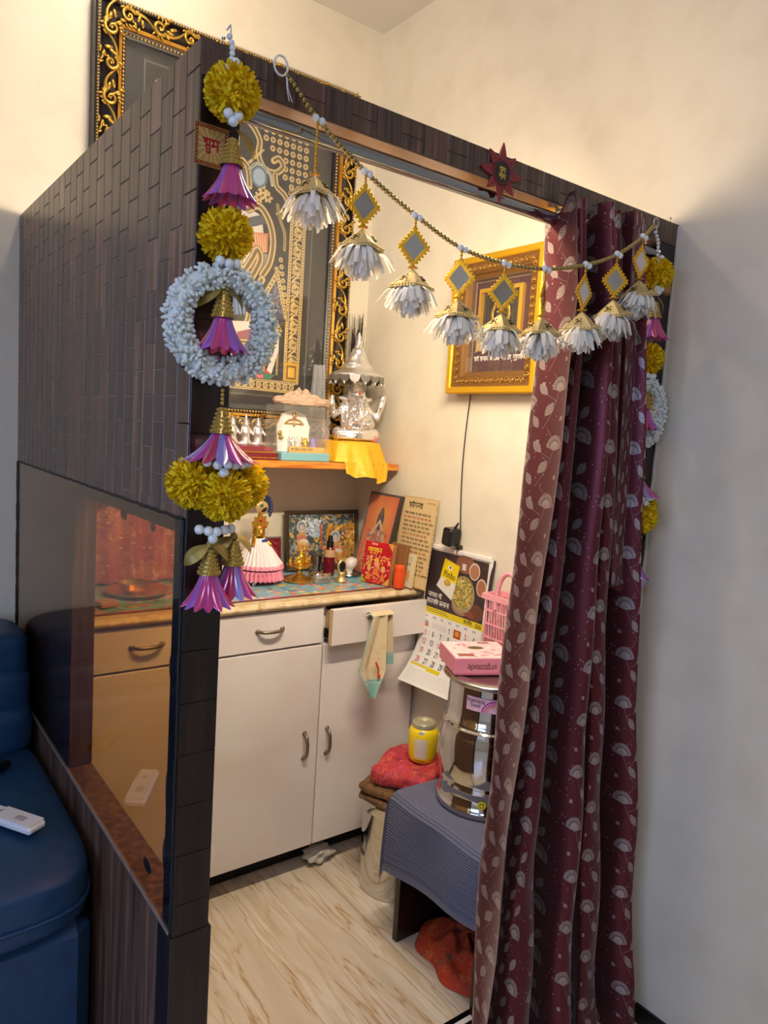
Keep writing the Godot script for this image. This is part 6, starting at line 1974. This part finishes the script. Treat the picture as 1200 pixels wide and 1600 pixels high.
func garland_shapes() -> void:
	G.pom = pompom(0.0365)
	G.pet = petal(0.062, 0.0088, 0.45, 0.85)
	G.pet2 = petal(0.056, 0.0092, 0.8, 0.8)
	G.cone = gold_cone(0.006, 0.0165, 0.036, 12).mesh()
	G.leafmesh = MB.new().grid(8, 10, func(u, v):
		var w: float = 0.011 * pow(sin(PI * clampf(v, 0.02, 0.99)), 0.7)
		return Vector3((u - 0.5) * 2.0 * w, -0.044 * v, 0.012 * sin(PI * v * 0.8) - 0.2 * absf(u - 0.5) * w)).mesh()
	var br := MB.new()
	for k in 1000:
		var a := rnd(0, TAU)
		var b := rnd(0, TAU)
		var c := Vector3(cos(a) * 0.0655, sin(a) * 0.0655, 0)
		var o := (Vector3(cos(a), sin(a), 0) * cos(b) + Vector3(0, 0, 1) * sin(b))
		var bs := Basis(Quaternion(Vector3(0, 1, 0), (o + Vector3(rnd(-0.8, 0.8), rnd(-0.8, 0.8), rnd(-0.8, 0.8))).normalized()))
		br.ball(c + o * rnd(0.0125, 0.0185), Vector3(0.0031, 0.0054, 0.0031) * rnd(0.8, 1.15), 6, 5, bs)
	G.ring = br.mesh()
	G.ringcore = MB.new().tube(range(32).map(func(k): return Vector3(cos(TAU * k / 32.0), sin(TAU * k / 32.0), 0) * 0.0655), 0.0125, 10, true).mesh()
	M.yellow = mat("#ffe60c", 0.7)
	M.yellow.vertex_color_use_as_albedo = true
	M.yellow.backlight_enabled = true
	M.yellow.backlight = Color("#c8b818")
	M.petals = []
	for h in ["#c13a86", "#b83c9c", "#9a58c0", "#b02c5c", "#c8407c", "#8f86cc"]:
		var m := mat(h, 0.25, 0.15)
		m.clearcoat_enabled = true
		m.clearcoat = 0.8
		m.clearcoat_roughness = 0.15
		m.backlight_enabled = true
		m.backlight = Color("#5a1838")
		M.petals.append(m)
	M.bud = mat("#eaf0ea", 0.4)
	M.bud.backlight_enabled = true
	M.bud.backlight = Color("#7c827a")
	M.conegold = mat("#b99a4c", 0.32, 0.7)
	M.netgold = mat("#9a8344", 0.45, 0.6)

func bell(root: Node3D, at: Vector3, wide: bool, leaves: bool, spin := 0.0) -> void:
	var c := part("bell_cap", G.cone, M.conegold, root, "", at)
	var n := 13
	for k in n:
		var pe := part("petal", G.pet2 if wide else G.pet, M.petals[(k * 2 + int(spin * 3)) % 6], c)
		var a := TAU * k / n + spin
		pe.position = Vector3(sin(a) * 0.011, -0.030, cos(a) * 0.011)
		pe.rotation.y = a
	if leaves:
		for s in [-1.0, 1.0]:
			var lf := part("net_leaf", G.leafmesh, M.netgold, c)
			lf.position = Vector3(s * 0.003, 0.006, 0.004)
			lf.rotation = Vector3(-0.25, s * 0.9, s * 0.75)
		part("knot", MB.new().ball(Vector3(0, 0.006, 0), Vector3(0.006, 0.007, 0.006), 8, 6), M.netgold, c)

func garland(called: String, label: String, at: Vector3, drop: float) -> void:
	var g := thing(called, label, "garland", at, 0.0, "door garlands")
	var y := -drop
	var pearls := MB.new()
	var k := 0
	var yy := 0.0
	while yy > y - 0.045:
		pearls.ball(Vector3(0.002 * sin(k), yy, -0.012 + 0.012 * minf(1.0, -yy / 0.03)), Vector3.ONE * 0.0042, 8, 6)
		yy -= 0.0085
		k += 1
	part("pearl_strand", pearls, M.pearl, g)
	for cl in [[[-0.007, -0.05, 0.006], [0.006, -0.048, 0.006], [0.0, -0.042, 0.01]], [[-0.008, -0.108, 0.012], [0.005, -0.108, 0.014], [-0.001, -0.116, 0.012]], [[-0.012, -0.3, 0.012], [0.0, -0.302, 0.014], [0.012, -0.3, 0.012]], [[-0.026, -0.574, 0.026], [-0.013, -0.577, 0.032], [0.0, -0.576, 0.036], [0.012, -0.577, 0.034], [0.025, -0.576, 0.03], [-0.006, -0.588, 0.038], [0.036, -0.574, 0.026]], [[-0.028, -0.67, 0.012], [-0.016, -0.672, 0.016], [-0.004, -0.673, 0.018], [0.008, -0.671, 0.016], [0.02, -0.67, 0.012], [-0.01, -0.683, 0.018]]]:
		var pc := MB.new()
		for q in cl:
			pc.ball(Vector3(q[0], q[1] + y, q[2]), Vector3.ONE * 0.0072, 10, 7)
		part("pearl_cluster", pc, M.pearl, g)
	part("nail_loop", MB.new().tube([Vector3(0, 0.012, -0.022), Vector3(0, 0.014, -0.01), Vector3(0, 0.0, -0.008)], 0.0012, 5), M.white, g)
	part("pompom", G.pom, M.yellow, g, "", Vector3(0.002, -0.075 + y, 0))
	bell(g, Vector3(0.003, -0.136 + y, 0.004), false, false, 0.2)
	var l1 := part("net_leaf", G.leafmesh, M.netgold, g, "", Vector3(0.01, -0.12 + y, 0.0))
	l1.rotation = Vector3(-0.2, 0.5, 0.5)
	part("pompom", G.pom, M.yellow, g, "", Vector3(0.0, -0.262 + y, 0)).rotation.y = 1.3
	part("wreath_core", G.ringcore, M.bud, g, "", Vector3(0.0, -0.383 + y, 0))
	tag(part("bud_wreath", G.ring, M.bud, g, "ring of white jasmine buds", Vector3(0.0, -0.383 + y, 0)), "", "", "", "stuff")
	bell(g, Vector3(-0.002, -0.339 + y, 0.006), false, true, 0.7)
	var sticks := MB.new()
	for i in 4:
		sticks.ball(Vector3(0.004, -0.474 - i * 0.006 + y, 0.0), Vector3(0.003, 0.0035, 0.003), 6, 5)
	part("bead_stick", sticks, M.conegold, g)
	bell(g, Vector3(0.003, -0.498 + y, 0.004), true, false, 1.1)
	for s in [[-0.038, -0.606, -0.012], [-0.004, -0.621, 0.022], [0.036, -0.607, -0.006]]:
		part("pompom", G.pom, M.yellow, g, "", Vector3(s[0] + 0.008, s[1] + y, s[2])).rotation.y = s[0] * 40.0
	bell(g, Vector3(-0.012, -0.698 + y, 0.014), false, true, 0.1)
	bell(g, Vector3(0.032, -0.69 + y, -0.002), false, true, 1.9)

func hangings() -> void:
	garland_shapes()
	garland("flower_garland", "long garland of yellow pompoms, pink bells and a white wreath on the left post", Vector3(-1.142, 1.931, 1.288), 0.0)
	garland("flower_garland", "matching garland with white wreath at the right post half hidden by the curtain", Vector3(-0.1, 1.896, 1.264), 0.018)
	# toran: bead string with nine pendants
	var ps := [[-1.047, 1.921, 1.255], [-1.033, 1.912, 1.257], [-0.99, 1.873, 1.262], [-0.904, 1.816, 1.272], [-0.809, 1.769, 1.285], [-0.717, 1.733, 1.3], [-0.632, 1.72, 1.322], [-0.553, 1.722, 1.345], [-0.451, 1.747, 1.352], [-0.361, 1.783, 1.352], [-0.268, 1.837, 1.34], [-0.206, 1.876, 1.32]]
	var to := thing("door_toran", "gold bead door hanging with nine white flower pendants strung across the opening", "toran", Vector3(-1.047, 1.921, 1.255))
	var c3 := Curve3D.new()
	for k in ps.size():
		var p := Vector3(ps[k][0], ps[k][1], ps[k][2]) - to.position
		var a: Array = ps[maxi(k - 1, 0)]
		var b: Array = ps[mini(k + 1, ps.size() - 1)]
		var d := (Vector3(b[0], b[1], b[2]) - Vector3(a[0], a[1], a[2])) / 6.0
		c3.add_point(p, -d, d)
	c3.bake_interval = 0.004
	var len := c3.get_baked_length()
	var beads := MB.new()
	var s := 0.004
	while s < len:
		beads.ball(c3.sample_baked(s), Vector3.ONE * 0.0042, 8, 6)
		s += 0.0078
	part("gold_beads", beads, mat("#a8945c", 0.22, 0.9), to)
	var rq := []
	for k in 20:
		rq.append(Vector3(-0.006 + 0.011 * cos(TAU * k / 20.0), 0.009 + 0.0135 * sin(TAU * k / 20.0), 0.002))
	part("end_ring", MB.new().tube(rq, 0.0016, 6, true), M.white, to)
	part("thread_end", MB.new().tube([Vector3(0.004, -0.002, 0.003), Vector3(0.006, -0.02, 0.004), Vector3(0.014, -0.036, 0.004)], 0.0008, 4).tube([Vector3(0.003, -0.002, 0.003), Vector3(0.004, -0.02, 0.004), Vector3(0.009, -0.036, 0.004)], 0.0008, 4), M.white, to)
	var rq2 := []
	for k in 20:
		rq2.append(Vector3(ps[11][0] + 0.006, ps[11][1] + 0.006, ps[11][2]) - to.position + Vector3(0.008 * cos(TAU * k / 20.0), 0.01 * sin(TAU * k / 20.0), 0))
	part("end_ring", MB.new().tube(rq2, 0.0015, 6, true), M.steelrough, to)
	# shared shapes
	var diamond := MB.new()
	for f in [[0.0235, 0.0285], [0.0195, 0.024]]:
		var q := [Vector3(f[0], 0, 0), Vector3(0, f[1], 0), Vector3(-f[0], 0, 0), Vector3(0, -f[1], 0)]
		for i in 4:
			diamond.tube([q[i], q[(i + 1) % 4]], 0.0018, 6)
			for j in 6:
				var e: Vector3 = (q[i] as Vector3).lerp(q[(i + 1) % 4], (j + 0.5) / 6.0)
				diamond.ball(e * 1.14, Vector3(0.0028, 0.0028, 0.002), 6, 4)
	var dm := diamond.mesh()
	var mp := PackedVector2Array([Vector2(0.0185, 0), Vector2(0, 0.023), Vector2(-0.0185, 0), Vector2(0, -0.023)])
	var mirror := MB.new().prism(mp, -0.0008, 0.0012).mesh()
	var pyr := MB.new()
	var hb := 0.0285
	var ph := 0.031
	for i in 4:
		var a := PI / 4 + PI / 2 * i
		var b := a + PI / 2
		var pa := Vector3(cos(a) * hb * 1.35, -ph, sin(a) * hb * 1.35)
		var pb := Vector3(cos(b) * hb * 1.35, -ph, sin(b) * hb * 1.35)
		var nn := (pa + pb).normalized() + Vector3(0, 1.0, 0)
		pyr.tri3(Vector3(0, 0, 0), pa, pb, nn.normalized())
		pyr.tube([Vector3.ZERO, pa], 0.0012, 5)
		pyr.tube([pa, pb], 0.0014, 5)
		for j in 9:
			pyr.ball(pa.lerp(pb, (j + 0.5) / 9.0) + Vector3(0, 0.003, 0), Vector3.ONE * 0.002, 5, 4)
	var pm := pyr.mesh()
	var om := MB.new()
	for i in 4:
		var a := PI / 2 * i
		var bs := Basis(Vector3(0, 1, 0), -a + PI / 2)
		var o := Vector3(cos(a) * 0.019, -0.019, sin(a) * 0.019)
		var t := Basis(Vector3(0, 1, 0), -a + PI / 2) * Basis(Vector3(1, 0, 0), -0.74)
		for st in [[[-0.006, 0.004], [-0.001, 0.005], [-0.002, 0.0], [-0.005, 0.0], [-0.001, -0.002], [-0.002, -0.006], [-0.007, -0.004]], [[-0.001, 0.0], [0.004, 0.001], [0.006, -0.003]], [[0.002, 0.006], [0.005, 0.005]]]:
			var q := []
			for w in st: q.append(o + t * Vector3(w[0], w[1], 0.0035))
			om.tube(q, 0.0011, 4)
	var omm := om.mesh()
	var fl := MB.new()
	for k in 170:
		var lay := k % 3
		var a := rnd(0, TAU)
		var spread: float = [0.95, 0.65, 0.3][lay] * rnd(0.8, 1.15)
		var d := Vector3(cos(a) * spread, -1.0 + spread * 0.25, sin(a) * spread).normalized()
		var sd := d.cross(Vector3(0, 1, 0)).normalized()
		var up := sd.cross(d)
		var o := Vector3(cos(a), 0, sin(a)) * rnd(0.002, 0.02) * (1.4 - 0.5 * lay) + Vector3(0, -0.002 * lay, 0)
		var l := rnd(0.032, 0.044)
		var w := rnd(0.0032, 0.005)
		var mid := o + d * l * 0.5 + up * 0.003
		var tip := o + d * l + Vector3(0, -0.006, 0)
		fl.quad(o - sd * w * 0.6, o + sd * w * 0.6, mid + sd * w, mid - sd * w, up)
		fl.quad(mid - sd * w, mid + sd * w, tip + sd * w * 0.55, tip - sd * w * 0.55, (up + d * 0.3).normalized())
	var flm := fl.mesh()
	var starm := MB.new()
	for i in 6:
		starm.ball(Vector3(cos(TAU * i / 6) * 0.006, 0, sin(TAU * i / 6) * 0.006), Vector3(0.004, 0.0015, 0.0025), 6, 4, Basis(Vector3(0, 1, 0), -TAU * i / 6))
	var stm := starm.mesh()
	var wm := mat("#f6f4ec", 0.5)
	wm.backlight_enabled = true
	wm.backlight = Color("#c4c0b4")
	var mirm := mat("#d8dadc", 0.03, 1.0)
	var yaw := [-0.55, -0.3, -0.45, -0.95, -0.75, 0.55, 0.12, -0.5, 0.0]
	for k in 9:
		var b: Array = ps[k + 2]
		var at := Vector3(b[0], b[1], b[2]) - to.position
		var pn := part("pearl_knot", MB.new().ball(Vector3(-0.005, 0.0, 0.002), Vector3.ONE * 0.0058, 10, 7).ball(Vector3(0.006, -0.002, 0.002), Vector3.ONE * 0.0058, 10, 7), M.pearl, to, "", at)
		var strand := MB.new()
		var y0 := -0.006
		var y1 := -0.076 if k == 0 else -0.02
		while y0 > y1:
			strand.ball(Vector3(0, y0, 0), Vector3(0.0026, 0.0032, 0.0026), 6, 5)
			y0 -= 0.0055
		if k > 0:
			part("link_bead", MB.new().ball(Vector3(0, -0.081, 0), Vector3.ONE * 0.003, 6, 5), M.gold, pn)
		part("bead_strand", strand, M.gold, pn)
		var apex := -0.082
		if k > 0:
			var dr := part("diamond_frame", dm, M.goldbright, pn, "", Vector3(0, -0.05, 0))
			dr.rotation.y = yaw[k]
			var mi := part("mirror", mirror, mirm, pn, "", Vector3(0, -0.05, 0))
			mi.rotation.y = yaw[k]
			apex = -0.086
		part("gold_star", stm, M.gold, pn, "", Vector3(0, apex + 0.003, 0))
		var py := part("pyramid_cap", pm, mat("#d9bf7e", 0.45, 0.3), pn, "", Vector3(0, apex, 0))
		py.rotation.y = [0.35, 0.5, 0.3, 0.0, 0.15, -0.2, 0.4, 0.2, 0.1][k]
		var oo := part("om_sign", omm, mat("#5a4418", 0.4, 0.5), pn, "", Vector3(0, apex, 0))
		oo.rotation.y = py.rotation.y
		var fw := part("flower", flm, wm, pn, "", Vector3(0, apex - 0.026, 0))
		fw.rotation.y = k * 1.1
		if k >= 6:
			py.rotation.z = 0.18
			fw.rotation.z = 0.2
			oo.rotation.z = 0.18
	# star emblem on the header
	var se := thing("star_emblem", "red eight pointed star plaque with golden writing on the header beam", "emblem", Vector3(-0.588, 1.901, 1.2465))
	var rm := mat("#8c2029", 0.45)
	for k in 8:
		var a := PI / 2 + TAU * k / 8
		var l := 0.0535 if k % 2 == 0 else 0.048
		var pl := PackedVector2Array()
		for i in 9:
			var f := i / 8.0
			pl.append(Vector2(0.02 + (l - 0.02) * f, 0.0105 * (1.0 - f) * (1.0 + 0.7 * f)).rotated(a))
		for i in 8:
			var f := 1.0 - (i + 1) / 8.0
			pl.append(Vector2(0.02 + (l - 0.02) * f, -0.0105 * (1.0 - f) * (1.0 + 0.7 * f)).rotated(a))
		var pt := part("star_ray", MB.new().prism(pl, 0.001, 0.004), rm, se)
		var dots := MB.new()
		for i in 6:
			var f := i / 6.0
			for sg in [-1, 1]:
				var q := Vector2(0.021 + (l - 0.026) * f, sg * 0.0075 * (1.0 - f) * (1.0 + 0.6 * f)).rotated(a)
				dots.ball(Vector3(q.x, q.y, 0.0042), Vector3.ONE * 0.0009, 5, 4)
		part("gold_dots", dots, mat("#b08a6a", 0.4, 0.4), pt)
	part("rim", MB.new().lathe([Vector2(0.023, 0.0), Vector2(0.023, 0.005), Vector2(0.0205, 0.0065), Vector2(0.0185, 0.005), Vector2(0.0185, 0.001)], 36, Transform3D(Basis(Vector3(1, 0, 0), PI / 2), Vector3.ZERO)), mat("#5c2430", 0.4), se)
	var sp := Pic.new(128, 128, Color("#241a16"))
	sp.deva(["sh", "u", "bh"], 30, 22, 40, Color("#ddc248"), 7)
	sp.deva(["l", "aa", "bh"], 24, 76, 40, Color("#ddc248"), 7)
	part("medallion", MB.new().lathe([Vector2(0.0, 0.0045), Vector2(0.019, 0.0045)], 36, Transform3D(Basis(Vector3(1, 0, 0), PI / 2), Vector3.ZERO)), mat("#241a16", 0.3), se)
	part("lettering", MB.new().quad2(0.027, 0.027, 0.0048), mat("#ffffff", 0.3, 0.0, sp.tex()), se)
	# blessing stickers on the two posts
	for s2 in [[-1.1495, 1.795, "stickered blessing in red and gold on the left post beside the garland", ["sh", "u", "bh"]], [-0.028, 1.80, "gold and red blessing sticker on the right post behind the pompom", ["l", "aa", "bh"]]]:
		var bp := Pic.new(160, 170, Color("#b08a4c"))
		for i in 16:
			bp.line([Vector2(80, 84), Vector2(80 + 90 * cos(TAU * i / 16), 84 + 90 * sin(TAU * i / 16))], 7, Color("#c7a868"))
		for i in 11:
			for e in [[10, 12 + i * 14.6], [150, 12 + i * 14.6], [10 + i * 14, 10], [10 + i * 14, 160]]:
				bp.oval(e[0], e[1], 8, 8, Color("#6e1c24"))
				bp.oval(e[0], e[1], 4, 4, Color("#b8882c"))
		bp.deva(s2[3], 40, 60, 42, Color("#9c1c28"), 9)
		single("blessing_sticker", MB.new().box(Vector3.ZERO, Vector3(0.05, 0.056, 0.0008)), mat("#ffffff", 0.3, 0.0, bp.tex()), Vector3(s2[0], s2[1], 1.2452), s2[2], "sticker", 0.0, "blessing stickers")

# ---------------------------------------------------------------- sofa
func sofa_things() -> void:
	var so := thing("sofa", "navy blue leather sofa against the back wall beside the partition", "sofa", Vector3(-1.862, 0, 0.03))
	var lm := bump(mat("#1f4468", 0.42, 0.0, noise_tex(0.02, [[0.0, "#cfd6de"], [0.5, "#ffffff"], [1.0, "#e2e8ee"]], 256, FastNoiseLite.TYPE_SIMPLEX_SMOOTH, 13)), noise_tex(0.12, [], 256, FastNoiseLite.TYPE_CELLULAR, 14), 0.05)
	tri_map(lm, Vector3(3, 3, 3))
	var cush := func(c: Vector3, h: Vector3, e: float, sag: float) -> MB:
		var f := func(u, v):
			var a: float = u * TAU
			var b: float = v * PI
			var q := Vector3(sin(b) * cos(a), cos(b), sin(b) * sin(a))
			var r := Vector3(signf(q.x) * pow(absf(q.x), e), signf(q.y) * pow(absf(q.y), e), signf(q.z) * pow(absf(q.z), e))
			return c + r * h + Vector3(0, sag * r.y * (1.0 - r.x * r.x * 0.6 - r.z * r.z * 0.4), 0)
		return MB.new().grid(48, 28, f, Vector2.ONE, true)
	for k in 2:
		var x := 0.345 - k * 0.69
		var seat := part("seat_cushion", cush.call(Vector3(x, 0.49, 0.52), Vector3(0.342, 0.062, 0.375), 0.3, 0.014), lm, so)
		var q := []
		for i in 60:
			var a := TAU * i / 60.0
			q.append(Vector3(x + signf(cos(a)) * pow(absf(cos(a)), 0.3) * 0.3435, 0.478, 0.52 + signf(sin(a)) * pow(absf(sin(a)), 0.3) * 0.3765))
		part("piping", MB.new().tube(q, 0.004, 6, true), lm, seat)
		for j in 3:
			part("back_cushion", cush.call(Vector3(x, 0.60 + j * 0.085, 0.155 - 0.022 * j), Vector3(0.342, 0.072, 0.16 - 0.016 * j), 0.36, 0.0), lm, so)
	part("base", MB.new().box(Vector3(0, 0.235, 0.44), Vector3(1.36, 0.385, 0.82), 0.03), lm, so)
	for sx in [-0.62, 0.62]:
		for sz in [0.12, 0.8]:
			part("foot", MB.new().box(Vector3(sx, 0.021, sz), Vector3(0.05, 0.042, 0.05), 0.004), M.black, so)
	# remote controls on the seat
	var ry := 0.569
	var rc := thing("remote_control", "white remote control lying near the front of the blue sofa seat", "remote control", Vector3(-1.302, ry, 0.702), -1.02)
	part("shell", MB.new().box(Vector3(0, 0.010, 0), Vector3(0.15, 0.018, 0.046), 0.006), mat("#e4e9ee", 0.35), rc)
	part("slide_cover", MB.new().box(Vector3(0.02, 0.0195, 0), Vector3(0.1, 0.002, 0.042), 0.0008), mat("#dfe5ea", 0.3), rc)
	var rp := Pic.new(96, 64, Color("#e1e7ec"))
	rp.line([Vector2(6, 8), Vector2(90, 8), Vector2(90, 56), Vector2(6, 56), Vector2(6, 8)], 4, Color("#6a6a60"))
	rp.text("SMART", 48, 22, 22, Color("#5c5c54"))
	rp.text("TOUCH", 48, 42, 22, Color("#5c5c54"))
	part("printed_mark", MB.new().box(Vector3(0.03, 0.0208, 0.002), Vector3(0.024, 0.0006, 0.017)), mat("#ffffff", 0.35, 0.0, rp.tex()), rc)
	part("arrow_mark", MB.new().prism(PackedVector2Array([Vector2(-0.008, 0), Vector2(0.008, 0.007), Vector2(0.004, 0), Vector2(0.008, -0.007)]), 0.0205, 0.0212, Transform3D(Basis(Vector3(1, 0, 0), -PI / 2), Vector3(-0.03, 0, 0))), mat("#8a8a80", 0.4), rc)
	var ph := thing("remote_control", "small black remote control on the sofa seat near the backrest", "remote control", Vector3(-1.30, ry, 0.42), -0.9)
	part("shell", MB.new().box(Vector3(0, 0.009, 0), Vector3(0.09, 0.017, 0.05), 0.005), M.blackgloss, ph)
	for i in 6:
		for j in 3:
			part("button", MB.new().box(Vector3(-0.03 + i * 0.012, 0.0185, -0.013 + j * 0.013), Vector3(0.007, 0.002, 0.008), 0.0008), mat("#2a2a2e", 0.5), ph)
